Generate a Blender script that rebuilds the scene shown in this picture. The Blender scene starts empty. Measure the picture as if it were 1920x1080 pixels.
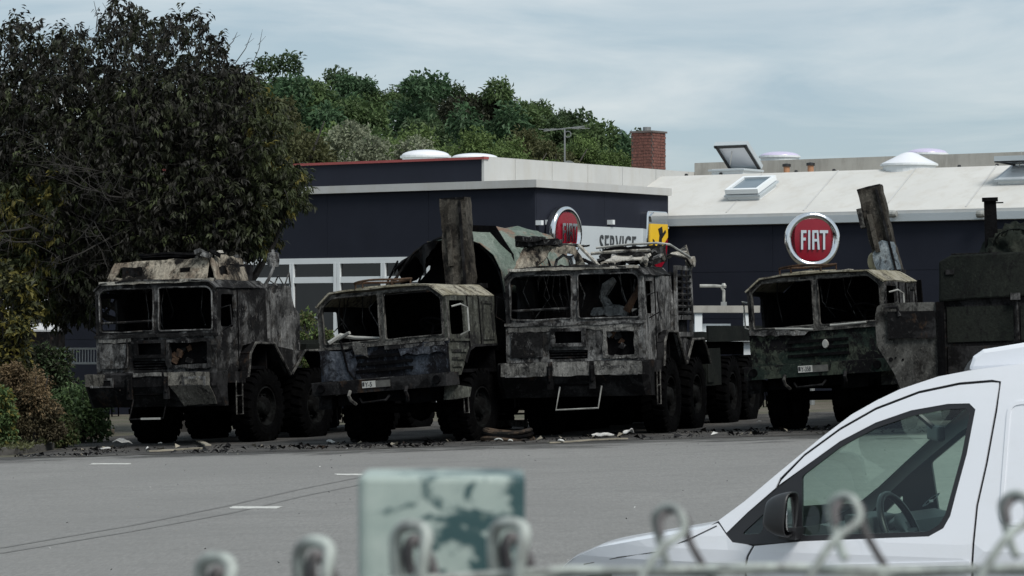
import bpy, bmesh, math, random
from mathutils import Vector, Matrix, noise
from mathutils.geometry import delaunay_2d_cdt
R = math.radians
sc = bpy.context.scene
COL = sc.collection

# ------------------------------------------------------------------ camera
CAMZ, HOR, F = 2.05, 613.0, 6000.0          # eye height (m), horizon row, focal length in photo pixels
cam = bpy.data.cameras.new('camera')
cam.sensor_width = 36.0
cam.lens = 36.0 * F / 1920.0
cam.shift_y = (HOR - 540.0) / 1920.0
cam.clip_start = 0.1
cam.clip_end = 3000.0
cam.dof.use_dof = True
cam.dof.focus_distance = 56.0
cam.dof.aperture_fstop = 29.0
camo = bpy.data.objects.new('camera', cam)
camo.location = (0, 0, CAMZ)
camo.rotation_euler = (R(90), 0, 0)
COL.objects.link(camo)
sc.camera = camo

# ------------------------------------------------------------------ sky, sun, exposure
SUN_EL, SUN_AZ = 50.0, 146.0                # azimuth clockwise from +Y (behind the camera, to the right)
w = bpy.data.worlds.new('World')
sc.world = w
w.use_nodes = True
nt = w.node_tree
nt.nodes.clear()
def wn(t, **k):
    n = nt.nodes.new(t)
    for a, b in k.items():
        setattr(n, a, b)
    return n
wo = wn('ShaderNodeOutputWorld')
bg = wn('ShaderNodeBackground')
bg.inputs[1].default_value = 0.10
sky = wn('ShaderNodeTexSky')
sky.sky_type = 'NISHITA'
sky.sun_disc = False
sky.sun_elevation = R(SUN_EL)
sky.sun_rotation = R(SUN_AZ)
sky.air_density = 1.0
sky.dust_density = 1.5
sky.ozone_density = 1.5
tc = wn('ShaderNodeTexCoord')
mp = wn('ShaderNodeMapping')
mp.inputs['Scale'].default_value = (1.0, 1.0, 5.5)
n1 = wn('ShaderNodeTexNoise')
n1.inputs['Scale'].default_value = 7.0
n1.inputs['Detail'].default_value = 7.0
n1.inputs['Roughness'].default_value = 0.55
n1.inputs['Distortion'].default_value = 0.5
n2 = wn('ShaderNodeTexNoise')
n2.inputs['Scale'].default_value = 2.6
n2.inputs['Detail'].default_value = 4.0
mr = wn('ShaderNodeMapRange')
mr.inputs[1].default_value = 0.38
mr.inputs[2].default_value = 0.66
cr = wn('ShaderNodeMix', data_type='RGBA')            # shaded cloud -> bright cloud
cr.inputs[6].default_value = (3.15, 4.05, 4.7, 1)
cr.inputs[7].default_value = (5.5, 5.9, 6.1, 1)
mr2 = wn('ShaderNodeMapRange')                        # how much cloud covers the blue
mr2.inputs[1].default_value = 0.30
mr2.inputs[2].default_value = 0.62
mr2.inputs[3].default_value = 0.62
mr2.inputs[4].default_value = 0.97
mx = wn('ShaderNodeMix', data_type='RGBA')
L = nt.links.new
L(tc.outputs['Generated'], mp.inputs['Vector'])
L(mp.outputs[0], n1.inputs['Vector'])
L(mp.outputs[0], n2.inputs['Vector'])
L(n1.outputs[0], mr.inputs[0])
L(mr.outputs[0], cr.inputs[0])
L(n2.outputs[0], mr2.inputs[0])
L(mr2.outputs[0], mx.inputs[0])
L(sky.outputs[0], mx.inputs[6])
L(cr.outputs[2], mx.inputs[7])
L(mx.outputs[2], bg.inputs[0])
L(bg.outputs[0], wo.inputs[0])

sd = bpy.data.lights.new('sun', 'SUN')
sd.energy = 2.6
sd.angle = R(24)
sd.color = (1.0, 0.97, 0.92)
so = bpy.data.objects.new('sun', sd)
so.rotation_euler = (R(90 - SUN_EL), 0, R(180 - SUN_AZ))
COL.objects.link(so)
sc.view_settings.view_transform = 'Standard'
sc.view_settings.look = 'None'
sc.view_settings.gamma = 1.0
sc.view_settings.use_curve_mapping = False
sc.view_settings.exposure = 0.4

# ------------------------------------------------------------------ helpers
def P(px, py, D):
    return Vector(((px - 960.0) / F * D, D, CAMZ + (HOR - py) / F * D))
def gz(x):
    return 0.029 * max(-16.0, min(16.0, x)) + 0.086
def tag(o, label=None, cat=None, group=None, kind=None):
    if label: o['label'] = label
    if cat: o['category'] = cat
    if group: o['group'] = group
    if kind: o['kind'] = kind
    return o
def empty(name, loc=(0, 0, 0), rot=(0, 0, 0)):
    o = bpy.data.objects.new(name, None)
    o.location = loc
    o.rotation_euler = rot
    o.empty_display_size = 0.2
    COL.objects.link(o)
    return o
def link(name, me, parent=None):
    o = bpy.data.objects.new(name, me)
    COL.objects.link(o)
    if parent: o.parent = parent
    return o
def copy_tree(o, parent=None):
    c = o.copy()
    COL.objects.link(c)
    c.parent = parent
    for ch in list(o.children):
        copy_tree(ch, c)
    return c
def pip(x, y, poly):
    ins = False
    n = len(poly)
    j = n - 1
    for i in range(n):
        xi, yi = poly[i]; xj, yj = poly[j]
        if (yi > y) != (yj > y) and x < (xj - xi) * (y - yi) / (yj - yi) + xi:
            ins = not ins
        j = i
    return ins
def densify(poly, step):
    out = []
    n = len(poly)
    for i in range(n):
        a = Vector(poly[i]); b = Vector(poly[(i + 1) % n])
        k = max(1, int(math.ceil((b - a).length / step)))
        for q in range(k):
            p = a.lerp(b, q / k)
            out.append((p.x, p.y))
    return out
def ragged(poly, amp, step, rng):
    return [(x + rng.uniform(-amp, amp), y + rng.uniform(-amp, amp)) for x, y in densify(poly, step)]
def rounded(poly, r, k=4):
    out = []
    n = len(poly)
    for i in range(n):
        a = Vector(poly[i - 1]); b = Vector(poly[i]); c = Vector(poly[(i + 1) % n])
        u = (a - b); v = (c - b)
        rr = min(r, u.length * 0.45, v.length * 0.45)
        p0 = b + u.normalized() * rr; p1 = b + v.normalized() * rr
        for q in range(k + 1):
            t = q / k
            p = (1 - t) ** 2 * p0 + 2 * t * (1 - t) * b + t * t * p1
            out.append((p.x, p.y))
    return out
def inset(poly, d):
    n = len(poly)
    area = sum(poly[i][0] * poly[(i + 1) % n][1] - poly[(i + 1) % n][0] * poly[i][1] for i in range(n))
    s = 1 if area > 0 else -1
    out = []
    for i in range(n):
        a = Vector(poly[i - 1]); b = Vector(poly[i]); c = Vector(poly[(i + 1) % n])
        u = (b - a); v = (c - b)
        if u.length < 1e-6 or v.length < 1e-6:
            out.append(tuple(b)); continue
        u.normalize(); v.normalize()
        n1_ = Vector((-u.y, u.x)) * s; n2_ = Vector((-v.y, v.x)) * s
        m = n1_ + n2_
        if m.length < 1e-4:
            out.append(tuple(b)); continue
        m.normalize()
        k = d / max(0.35, m.dot(n1_))
        out.append(tuple(b + m * k))
    return out

class MB:
    def __init__(s, M=None):
        s.v = []; s.f = []; s.mi = []; s.M = M; s.cur = 0
    def add(s, vs, fs):
        o = len(s.v)
        s.v += [tuple(p) for p in vs]
        for f in fs:
            s.f.append([o + i for i in f]); s.mi.append(s.cur)
        return s
    def box(s, x0, x1, y0, y1, z0, z1, M=None):
        vs = [Vector((x, y, z)) for z in (z0, z1) for y in (y0, y1) for x in (x0, x1)]
        if M: vs = [M @ p for p in vs]
        return s.add(vs, [(0, 2, 3, 1), (4, 5, 7, 6), (0, 1, 5, 4), (1, 3, 7, 5), (3, 2, 6, 7), (2, 0, 4, 6)])
    def prism(s, poly, a, b, fn):
        n = len(poly)
        area = sum(poly[i][0] * poly[(i + 1) % n][1] - poly[(i + 1) % n][0] * poly[i][1] for i in range(n))
        vs = [fn(u, v, a) for u, v in poly] + [fn(u, v, b) for u, v in poly]
        fs = [tuple(range(n))[::-1], tuple(range(n, 2 * n))]
        fs += [(i, (i + 1) % n, n + (i + 1) % n, n + i) for i in range(n)]
        return s.add(vs, fs)
    def tube(s, pts, r, n=6, caps=True):
        pts = [Vector(p) for p in pts]
        rs = r if isinstance(r, (list, tuple)) else [r] * len(pts)
        rings = []
        up = Vector((0.13, 0.21, 1)).normalized()
        for i, p in enumerate(pts):
            d = (pts[min(i + 1, len(pts) - 1)] - pts[max(i - 1, 0)])
            if d.length < 1e-9: d = Vector((0, 0, 1))
            d.normalize()
            a = d.cross(up)
            if a.length < 1e-3: a = d.cross(Vector((1, 0, 0)))
            a.normalize()
            b = d.cross(a)
            up = a.cross(d).normalized()
            rings.append([p + (a * math.cos(t) + b * math.sin(t)) * rs[i] for t in [2 * math.pi * k / n for k in range(n)]])
        vs = [q for ring in rings for q in ring]
        fs = []
        for i in range(len(pts) - 1):
            for k in range(n):
                fs.append((i * n + k, i * n + (k + 1) % n, (i + 1) * n + (k + 1) % n, (i + 1) * n + k))
        if caps:
            fs.append(tuple(range(n))[::-1]); fs.append(tuple((len(pts) - 1) * n + k for k in range(n)))
        return s.add(vs, fs)
    def lathe(s, prof, n=24, fn=None):
        # prof: (radius, axial) ; axis = local X by default
        if fn is None: fn = lambda a, c, d: Vector((a, c, d))
        vs = []; fs = []
        m = len(prof)
        for k in range(n):
            t = 2 * math.pi * k / n
            for r, a in prof:
                vs.append(fn(a, r * math.cos(t), r * math.sin(t)))
        for k in range(n):
            for i in range(m - 1):
                fs.append((k * m + i, k * m + i + 1, ((k + 1) % n) * m + i + 1, ((k + 1) % n) * m + i))
        return s.add(vs, fs)
    def sheet(s, outer, holes, fn, th, step=0.25, back=True):
        """flat piece with holes; fn(u, v, w) -> 3D, w runs 0..th"""
        outer = densify(outer, step * 1.5)
        holes = [densify(h, step * 1.5) for h in holes]
        pts = [Vector(p) for p in outer]
        edges = [(i, (i + 1) % len(outer)) for i in range(len(outer))]
        for h in holes:
            o = len(pts)
            pts += [Vector(p) for p in h]
            edges += [(o + i, o + (i + 1) % len(h)) for i in range(len(h))]
        us = [p[0] for p in outer]; vs_ = [p[1] for p in outer]
        nu = int((max(us) - min(us)) / step); nv = int((max(vs_) - min(vs_)) / step)
        def near(x, y):
            for p in pts[:nb]:
                if abs(p.x - x) < step * 0.35 and abs(p.y - y) < step * 0.35: return True
            return False
        nb = len(pts)
        for i in range(1, nu + 1):
            for j in range(1, nv + 1):
                x = min(us) + i * (max(us) - min(us)) / (nu + 1); y = min(vs_) + j * (max(vs_) - min(vs_)) / (nv + 1)
                if pip(x, y, outer) and not any(pip(x, y, h) for h in holes) and not near(x, y):
                    pts.append(Vector((x, y)))
        ov, oe, of, *_ = delaunay_2d_cdt(pts, edges, [], 0, 1e-5)
        keep = []
        for f in of:
            cx = sum(ov[i].x for i in f) / len(f); cy = sum(ov[i].y for i in f) / len(f)
            if pip(cx, cy, outer) and not any(pip(cx, cy, h) for h in holes):
                keep.append(f)
        n = len(ov)
        A = [fn(p.x, p.y, 0) for p in ov]
        if th == 0:
            return s.add(A, keep)
        B = [fn(p.x, p.y, th) for p in ov]
        fs = [tuple(f) for f in keep] + [tuple(n + i for i in f)[::-1] for f in keep]
        cnt = {}
        for f in keep:
            for i in range(len(f)):
                a, b = f[i], f[(i + 1) % len(f)]
                cnt[(a, b)] = cnt.get((a, b), 0) + 1
        for (a, b) in list(cnt):
            if (b, a) not in cnt:
                fs.append((b, a, n + a, n + b))
        return s.add(A + B, fs)
    def build(s, name, mat, parent=None, sub=0, warp=0.0, wscale=1.5, seed=0, smooth=False, fix=True, bevel=0.0):
        me = bpy.data.meshes.new(name)
        vs = s.v if s.M is None else [s.M @ Vector(p) for p in s.v]
        me.from_pydata([tuple(p) for p in vs], [], s.f)
        mats = mat if isinstance(mat, (list, tuple)) else [mat]
        for m in mats: me.materials.append(m)
        if len(mats) > 1: me.polygons.foreach_set('material_index', s.mi)
        if sub or fix or warp:
            bm = bmesh.new(); bm.from_mesh(me)
            if fix: bmesh.ops.recalc_face_normals(bm, faces=bm.faces)
            for _ in range(4):
                if not sub: break
                es = [e for e in bm.edges if e.calc_length() > sub]
                if not es: break
                bmesh.ops.subdivide_edges(bm, edges=es, cuts=1, use_grid_fill=True)
            if warp:
                for v in bm.verts:
                    q = v.co * wscale + Vector((seed * 3.1, seed * 1.7, seed * 2.3))
                    v.co += noise.noise_vector(q) * warp + noise.noise_vector(q * 3.1) * warp * 0.4
            bm.to_mesh(me); bm.free()
        if smooth:
            me.polygons.foreach_set('use_smooth', [True] * len(me.polygons))
        me.update()
        o = link(name, me, parent)
        if bevel:
            b = o.modifiers.new('bevel', 'BEVEL'); b.width = bevel; b.segments = 2; b.limit_method = 'ANGLE'; b.angle_limit = R(40)
        return o
def rotm(axis, deg, piv=(0, 0, 0)):
    p = Vector(piv)
    return Matrix.Translation(p) @ Matrix.Rotation(R(deg), 4, axis) @ Matrix.Translation(-p)

# ------------------------------------------------------------------ materials
def newmat(name):
    m = bpy.data.materials.new(name)
    m.use_nodes = True
    n = m.node_tree
    b = n.nodes['Principled BSDF']
    return m, n, b
def nd(n, t, ins=None, **k):
    x = n.nodes.new(t)
    for a, v in k.items(): setattr(x, a, v)
    for a, v in (ins or {}).items(): x.inputs[a].default_value = v
    return x
def c4(c): return (c[0], c[1], c[2], 1.0)
def coords(n, scale=(1, 1, 1), rnd=True, world=False):
    if world:
        g = nd(n, 'ShaderNodeNewGeometry'); v = g.outputs['Position']
    else:
        t = nd(n, 'ShaderNodeTexCoord'); v = t.outputs['Object']
    if rnd:
        oi = nd(n, 'ShaderNodeObjectInfo')
        mul = nd(n, 'ShaderNodeMath', {1: 37.0}, operation='MULTIPLY')
        n.links.new(oi.outputs['Random'], mul.inputs[0])
        add = nd(n, 'ShaderNodeVectorMath', operation='ADD')
        n.links.new(v, add.inputs[0]); n.links.new(mul.outputs[0], add.inputs[1])
        v = add.outputs[0]
    m = nd(n, 'ShaderNodeMapping', {'Scale': scale})
    n.links.new(v, m.inputs['Vector'])
    return m.outputs[0]
def noise_t(n, vec, scale, detail=5, rough=0.6, dist=0.0):
    t = nd(n, 'ShaderNodeTexNoise', {'Scale': scale, 'Detail': detail, 'Roughness': rough, 'Distortion': dist})
    n.links.new(vec, t.inputs['Vector'])
    return t.outputs[0]
def ramp(n, fac, lo, hi, a=0.0, b=1.0):
    m = nd(n, 'ShaderNodeMapRange', {1: lo, 2: hi, 3: a, 4: b})
    n.links.new(fac, m.inputs[0])
    return m.outputs[0]
def mix(n, fac, a, b, blend='MIX'):
    m = nd(n, 'ShaderNodeMix', data_type='RGBA', blend_type=blend)
    if isinstance(fac, float): m.inputs[0].default_value = fac
    else: n.links.new(fac, m.inputs[0])
    for i, c in ((6, a), (7, b)):
        if isinstance(c, tuple): m.inputs[i].default_value = c4(c)
        else: n.links.new(c, m.inputs[i])
    return m.outputs[2]
def bump(n, b, fac, strength, dist=0.02):
    k = nd(n, 'ShaderNodeBump', {'Strength': strength, 'Distance': dist})
    n.links.new(fac, k.inputs['Height'])
    n.links.new(k.outputs[0], b.inputs['Normal'])
def plain(name, col, rough=0.6, metal=0.0, var=0.15, scale=3.0, bmp=0.0, world=False, spec=None, dirt=None, dirtamt=0.4):
    m, n, b = newmat(name)
    b.inputs['Roughness'].default_value = rough
    b.inputs['Metallic'].default_value = metal
    if spec is not None: b.inputs['Specular IOR Level'].default_value = spec
    v = coords(n, world=world, rnd=not world)
    f = noise_t(n, v, scale, 6)
    lo = tuple(x * (1 - var) for x in col); hi = tuple(x * (1 + var) for x in col)
    c = mix(n, ramp(n, f, 0.3, 0.7), lo, hi)
    if dirt:
        f2 = noise_t(n, coords(n, (3, 3, 0.6), rnd=not world, world=world), scale * 0.8, 7, 0.7)
        c = mix(n, ramp(n, f2, 0.62 - dirtamt * 0.3, 0.75), c, dirt)
    n.links.new(c, b.inputs['Base Color'])
    if bmp: bump(n, b, noise_t(n, v, scale * 8, 4), bmp)
    return m
def burnt(name, A, B, C, covB=0.5, covC=0.5, s1=1.6, s2=2.4, streak=0.35, rough=0.9, bmp=0.5, sharp=0.05, metal=0.0, spec=0.08, flake=0.55, macro=0.0):
    """charred surface: A under B patches under C patches, with vertical streaks"""
    m, n, b = newmat(name)
    b.inputs['Roughness'].default_value = rough
    b.inputs['Metallic'].default_value = metal
    b.inputs['Specular IOR Level'].default_value = spec
    v = coords(n)
    f1 = noise_t(n, v, s1, 8, 0.65, 0.6)
    t1 = 0.72 - 0.44 * covB
    c = mix(n, ramp(n, f1, t1 - sharp, t1 + sharp), A, B)
    f2 = noise_t(n, coords(n, (1, 1, 0.8)), s2, 9, 0.7, 0.4)
    t2 = 0.72 - 0.44 * covC
    c = mix(n, ramp(n, f2, t2 - sharp, t2 + sharp), c, C)
    st = noise_t(n, coords(n, (7, 7, 0.55)), 1.6, 6, 0.7)
    c = mix(n, ramp(n, st, 0.42, 0.62, 0.0, streak), c, (0.010, 0.010, 0.011))
    if flake:
        fl = noise_t(n, coords(n, (1.5, 1.5, 0.8)), 10.0, 9, 0.75, 1.0)
        c = mix(n, ramp(n, fl, 0.57, 0.62, 0.0, flake), c, (min(0.5, B[0] * 1.7), min(0.5, B[1] * 1.68), min(0.5, B[2] * 1.64)))
        gl = noise_t(n, coords(n, (1.6, 1.6, 0.8)), 5.0, 10, 0.75, 0.9)
        c = mix(n, ramp(n, gl, 0.54, 0.60, 0.0, flake * 1.3), c, (0.008, 0.008, 0.0085))
    if macro:
        mc = noise_t(n, v, 1.15, 4, 0.6, 0.8)
        c = mix(n, ramp(n, mc, 0.44, 0.56, macro, 0.0), c, (0.010, 0.010, 0.0105))
    fine = noise_t(n, v, 26.0, 4, 0.7)
    c = mix(n, 0.75, c, mix(n, ramp(n, fine, 0.3, 0.7), (0.35, 0.35, 0.35), (1.0, 1.0, 1.0)), 'MULTIPLY')
    n.links.new(c, b.inputs['Base Color'])
    bump(n, b, noise_t(n, v, 14.0, 6, 0.7), bmp, 0.03)
    return m
def leafmat(name, col, var=0.5, trans=0.25, col2=None):
    m, n, b = newmat(name)
    b.inputs['Roughness'].default_value = 0.6
    b.inputs['Specular IOR Level'].default_value = 0.25
    v = coords(n)
    f = noise_t(n, v, 0.9, 4)
    g = noise_t(n, v, 9.0, 3)
    hi = col2 or tuple(x * (1 + var) for x in col)
    c = mix(n, ramp(n, f, 0.35, 0.65), tuple(x * (1 - var) for x in col), hi)
    c = mix(n, ramp(n, g, 0.3, 0.7, 0.0, 0.7), c, col)
    n.links.new(c, b.inputs['Base Color'])
    if trans:
        tr = nd(n, 'ShaderNodeBsdfTranslucent')
        n.links.new(c, tr.inputs['Color'])
        ms = nd(n, 'ShaderNodeMixShader', {0: trans})
        n.links.new(b.outputs[0], ms.inputs[1]); n.links.new(tr.outputs[0], ms.inputs[2])
        n.links.new(ms.outputs[0], n.nodes['Material Output'].inputs[0])
    return m
def glassmat(name, tint, refl=0.9):
    m, n, b = newmat(name)
    n.nodes.remove(b)
    t = nd(n, 'ShaderNodeBsdfTransparent'); t.inputs[0].default_value = c4(tint)
    g = nd(n, 'ShaderNodeBsdfGlossy', {'Roughness': 0.02}); g.inputs[0].default_value = (refl, refl, refl, 1)
    ge = nd(n, 'ShaderNodeNewGeometry')
    dt = nd(n, 'ShaderNodeVectorMath', operation='DOT_PRODUCT'); n.links.new(ge.outputs['Normal'], dt.inputs[0]); n.links.new(ge.outputs['Incoming'], dt.inputs[1])
    ab = nd(n, 'ShaderNodeMath', operation='ABSOLUTE'); n.links.new(dt.outputs['Value'], ab.inputs[0])
    iv = nd(n, 'ShaderNodeMath', {0: 1.0}, operation='SUBTRACT'); n.links.new(ab.outputs[0], iv.inputs[1])
    pw = nd(n, 'ShaderNodeMath', {1: 5.0}, operation='POWER'); n.links.new(iv.outputs[0], pw.inputs[0])
    fr = nd(n, 'ShaderNodeMath', {1: 0.92, 2: 0.05}, operation='MULTIPLY_ADD'); n.links.new(pw.outputs[0], fr.inputs[0])
    ms = nd(n, 'ShaderNodeMixShader')
    n.links.new(fr.outputs[0], ms.inputs[0]); n.links.new(t.outputs[0], ms.inputs[1]); n.links.new(g.outputs[0], ms.inputs[2])
    n.links.new(ms.outputs[0], n.nodes['Material Output'].inputs[0])
    return m

M = {}
CH = (0.009, 0.009, 0.010)
M['char'] = burnt('charred_steel', (0.005, 0.005, 0.0055), (0.028, 0.028, 0.029), (0.045, 0.028, 0.018), 0.45, 0.22)
M['soot'] = burnt('soot_black', (0.0025, 0.0025, 0.003), (0.006, 0.006, 0.0065), (0.009, 0.007, 0.006), 0.4, 0.25, spec=0.04, flake=0.0)
M['ashgrey'] = burnt('ash_grey_steel', (0.018, 0.018, 0.019), (0.245, 0.246, 0.242), (0.080, 0.074, 0.067), 0.62, 0.33, 2.4, 5.0, 0.6, macro=0.62)
M['ashdark'] = burnt('ash_dark_steel', (0.007, 0.007, 0.0075), (0.148, 0.149, 0.148), (0.042, 0.036, 0.031), 0.46, 0.32, 2.2, 5.0, 0.75, macro=0.9)
M['ashpale'] = burnt('ash_pale_steel', (0.30, 0.28, 0.24), (0.48, 0.46, 0.41), (0.035, 0.032, 0.03), 0.5, 0.30, 1.4, 1.3, 0.2)
M['beige'] = burnt('scorched_beige_roof', (0.40, 0.36, 0.29), (0.22, 0.18, 0.14), (0.012, 0.011, 0.010), 0.42, 0.46, 2.0, 1.6, 0.25)
M['roofA'] = burnt('bleached_roof_sheet', (0.33, 0.31, 0.25), (0.24, 0.22, 0.16), (0.06, 0.05, 0.04), 0.5, 0.27, 1.4, 1.8, 0.1)
M['blue'] = burnt('scorched_blue_grey_paint', (0.006, 0.006, 0.008), (0.055, 0.066, 0.085), (0.012, 0.013, 0.017), 0.42, 0.40, 1.3, 2.0, 0.35)
M['sideA'] = burnt('scorched_olive_door', (0.060, 0.062, 0.052), (0.11, 0.115, 0.10), (0.022, 0.022, 0.022), 0.45, 0.40, 2.2, 1.8, 0.35)
M['camo'] = burnt('sooted_camouflage_paint', (0.018, 0.028, 0.023), (0.050, 0.060, 0.046), (0.006, 0.006, 0.007), 0.45, 0.48, 1.1, 1.4, 0.2, sharp=0.02)
M['olive'] = burnt('dark_olive_paint', (0.010, 0.0125, 0.011), (0.017, 0.020, 0.017), (0.007, 0.0075, 0.007), 0.5, 0.25, 0.7, 1.5, 0.2)
M['pillar'] = burnt('sooted_grey_frame', (0.085, 0.083, 0.077), (0.15, 0.147, 0.136), (0.020, 0.020, 0.020), 0.5, 0.42, 3.0, 4.0, 0.45)
M['edge'] = burnt('pale_bare_edge', (0.17, 0.165, 0.15), (0.26, 0.25, 0.23), (0.03, 0.03, 0.03), 0.5, 0.35, 4.0, 6.0, 0.2)
M['wood'] = burnt('charred_stack_casing', (0.045, 0.040, 0.033), (0.10, 0.092, 0.078), (0.016, 0.015, 0.014), 0.5, 0.35, 2.2, 3.5, 0.5)
M['tarp'] = burnt('faded_camouflage_tarp', (0.19, 0.225, 0.195), (0.125, 0.160, 0.135), (0.21, 0.145, 0.110), 0.45, 0.38, 0.9, 0.8, 0.05, 0.9, 0.3, sharp=0.03, flake=0.0)
M['rust'] = burnt('rusted_iron', (0.075, 0.042, 0.026), (0.095, 0.06, 0.04), (0.03, 0.022, 0.018), 0.5, 0.35, flake=0.25)
M['strip'] = burnt('ash_bleached_bumper_strip', (0.15, 0.149, 0.14), (0.26, 0.256, 0.242), (0.024, 0.024, 0.024), 0.5, 0.32, 2.4, 4.0, 0.45, macro=0.4)
M['strip2'] = burnt('scorched_sand_plate', (0.15, 0.143, 0.126), (0.22, 0.21, 0.185), (0.016, 0.016, 0.016), 0.5, 0.32, 2.0, 3.2, 0.35, macro=0.3)
M['bluepanel'] = burnt('bleached_blue_grey_panel', (0.048, 0.056, 0.072), (0.095, 0.106, 0.125), (0.010, 0.010, 0.012), 0.45, 0.42, 2.0, 3.0, 0.5)
M['palemetal'] = plain('bare_pale_metal', (0.30, 0.30, 0.28), 0.5, 0.3, 0.35, 6.0)
M['tyre'] = burnt('burnt_tyre_rubber', (0.0015, 0.0015, 0.0017), (0.003, 0.003, 0.0032), (0.006, 0.006, 0.006), 0.4, 0.2, 3.0, 5.0, 0.1, 0.95, spec=0.03, flake=0.0)
M['rim'] = burnt('sooty_wheel_rim', (0.004, 0.004, 0.004), (0.011, 0.012, 0.012), (0.004, 0.004, 0.004), 0.45, 0.3, 4.0, 5.0, 0.1, spec=0.05, flake=0.0)
M['yellowed'] = plain('heat_yellowed_lamp', (0.34, 0.30, 0.18), 0.6, 0, 0.3, 6.0, dirt=(0.05, 0.04, 0.03))
M['plate'] = plain('plate_white', (0.34, 0.34, 0.32), 0.5, 0, 0.1, 6.0)
M['platesoot'] = plain('plate_sooted', (0.06, 0.06, 0.055), 0.7, 0, 0.4, 9.0)
M['ink'] = plain('black_ink', (0.015, 0.015, 0.016), 0.5)
# ------------------------------------------------------------------ ground
def groundmat():
    m, n, b = newmat('dirt_ground')
    b.inputs['Roughness'].default_value = 0.95
    v = coords(n, world=True, rnd=False)
    f1 = noise_t(n, v, 0.35, 6, 0.65); f2 = noise_t(n, v, 2.5, 8, 0.7); f3 = noise_t(n, v, 14.0, 4, 0.7)
    c = mix(n, ramp(n, f1, 0.4, 0.6), (0.10, 0.085, 0.062), (0.055, 0.060, 0.030))
    c = mix(n, ramp(n, f2, 0.45, 0.7), c, (0.16, 0.14, 0.11))
    c = mix(n, ramp(n, f3, 0.35, 0.7, 0.0, 0.6), c, (0.035, 0.032, 0.026))
    n.links.new(c, b.inputs['Base Color'])
    bump(n, b, f2, 0.8, 0.1)
    return m
def asphaltmat():
    m, n, b = newmat('worn_asphalt')
    b.inputs['Roughness'].default_value = 0.85
    b.inputs['Specular IOR Level'].default_value = 0.3
    v = coords(n, world=True, rnd=False)
    f1 = noise_t(n, coords(n, (1, 0.35, 1), world=True, rnd=False), 0.45, 7, 0.6)
    f2 = noise_t(n, v, 60.0, 3, 0.8)
    f3 = noise_t(n, v, 3.0, 8, 0.7)
    c = mix(n, ramp(n, f1, 0.3, 0.7), (0.225, 0.222, 0.212), (0.262, 0.258, 0.246))
    c = mix(n, ramp(n, f3, 0.50, 0.72, 0.0, 0.6), c, (0.15, 0.148, 0.141))
    f4 = noise_t(n, coords(n, (0.25, 1.0, 1), world=True, rnd=False), 0.9, 6, 0.65)
    c = mix(n, ramp(n, f4, 0.52, 0.70, 0.0, 0.45), c, (0.135, 0.134, 0.130))
    c = mix(n, ramp(n, f2, 0.35, 0.65, 0.0, 0.55), c, (0.115, 0.113, 0.108))
    f5 = noise_t(n, coords(n, (24, 3.2, 1), world=True, rnd=False), 1.0, 3, 0.8)
    c = mix(n, ramp(n, f5, 0.33, 0.66, 0.0, 0.55), c, (0.118, 0.117, 0.112))
    f6 = noise_t(n, coords(n, (1, 0.5, 1), world=True, rnd=False), 0.17, 5, 0.6, 0.5)
    c = mix(n, ramp(n, f6, 0.42, 0.66, 0.0, 0.45), c, (0.150, 0.148, 0.142))
    g = noise_t(n, v, 34.0, 2, 0.9)
    c = mix(n, ramp(n, g, 0.66, 0.72, 0.0, 0.6), c, (0.36, 0.36, 0.35))
    n.links.new(c, b.inputs['Base Color'])
    bump(n, b, f2, 0.5, 0.01)
    return m
def scorchmat():
    m, n, b = newmat('scorched_ash_ground')
    b.inputs['Roughness'].default_value = 0.95
    v = coords(n, world=True, rnd=False)
    f1 = noise_t(n, v, 0.9, 8, 0.7, 0.5); f2 = noise_t(n, v, 5.0, 8, 0.75); f3 = noise_t(n, v, 22.0, 4, 0.8)
    c = mix(n, ramp(n, f1, 0.38, 0.62), (0.016, 0.015, 0.015), (0.085, 0.08, 0.073))
    c = mix(n, ramp(n, f2, 0.5, 0.68), c, (0.035, 0.033, 0.031))
    c = mix(n, ramp(n, f3, 0.62, 0.74), c, (0.22, 0.21, 0.19))
    n.links.new(c, b.inputs['Base Color'])
    bump(n, b, f2, 0.9, 0.08)
    return m
M['dirt'] = groundmat(); M['asphalt'] = asphaltmat(); M['scorch'] = scorchmat()
xs = [-1500, -60, -16, -12, -8, -4, 0, 4, 8, 12, 16, 60, 1500]
ys = [-30, 10, 30, 45, 60, 75, 90, 140, 400, 2500]
g = MB()
g.add([(x, y, gz(x)) for y in ys for x in xs],
      [(j * len(xs) + i, j * len(xs) + i + 1, (j + 1) * len(xs) + i + 1, (j + 1) * len(xs) + i) for j in range(len(ys) - 1) for i in range(len(xs) - 1)])
tag(g.build('ground', M['dirt']), kind='structure')
def flat_sheet(name, poly, mat, dz, parent=None, step=2.0):
    mb = MB()
    mb.sheet(poly, [], lambda u, v, w_: Vector((u, v, gz(u) + dz)), 0, step)
    return mb.build(name, mat, parent)
rng = random.Random(3)
edge = []
x = -60.0
while x < 60:
    edge.append((x, 53.3 + 0.35 * math.sin(x * 0.5) + rng.uniform(-0.22, 0.22) + (0.0 if x > -9 else 0.8)))
    x += 0.55 if -14 < x < 10 else 3.0
lot = flat_sheet('parking_lot', [(-60, -25), (60, -25)] + edge[::-1], M['asphalt'], 0.004)
tag(lot, kind='structure')
def edge_y(x):
    return 53.3 + 0.35 * math.sin(x * 0.5)
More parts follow.
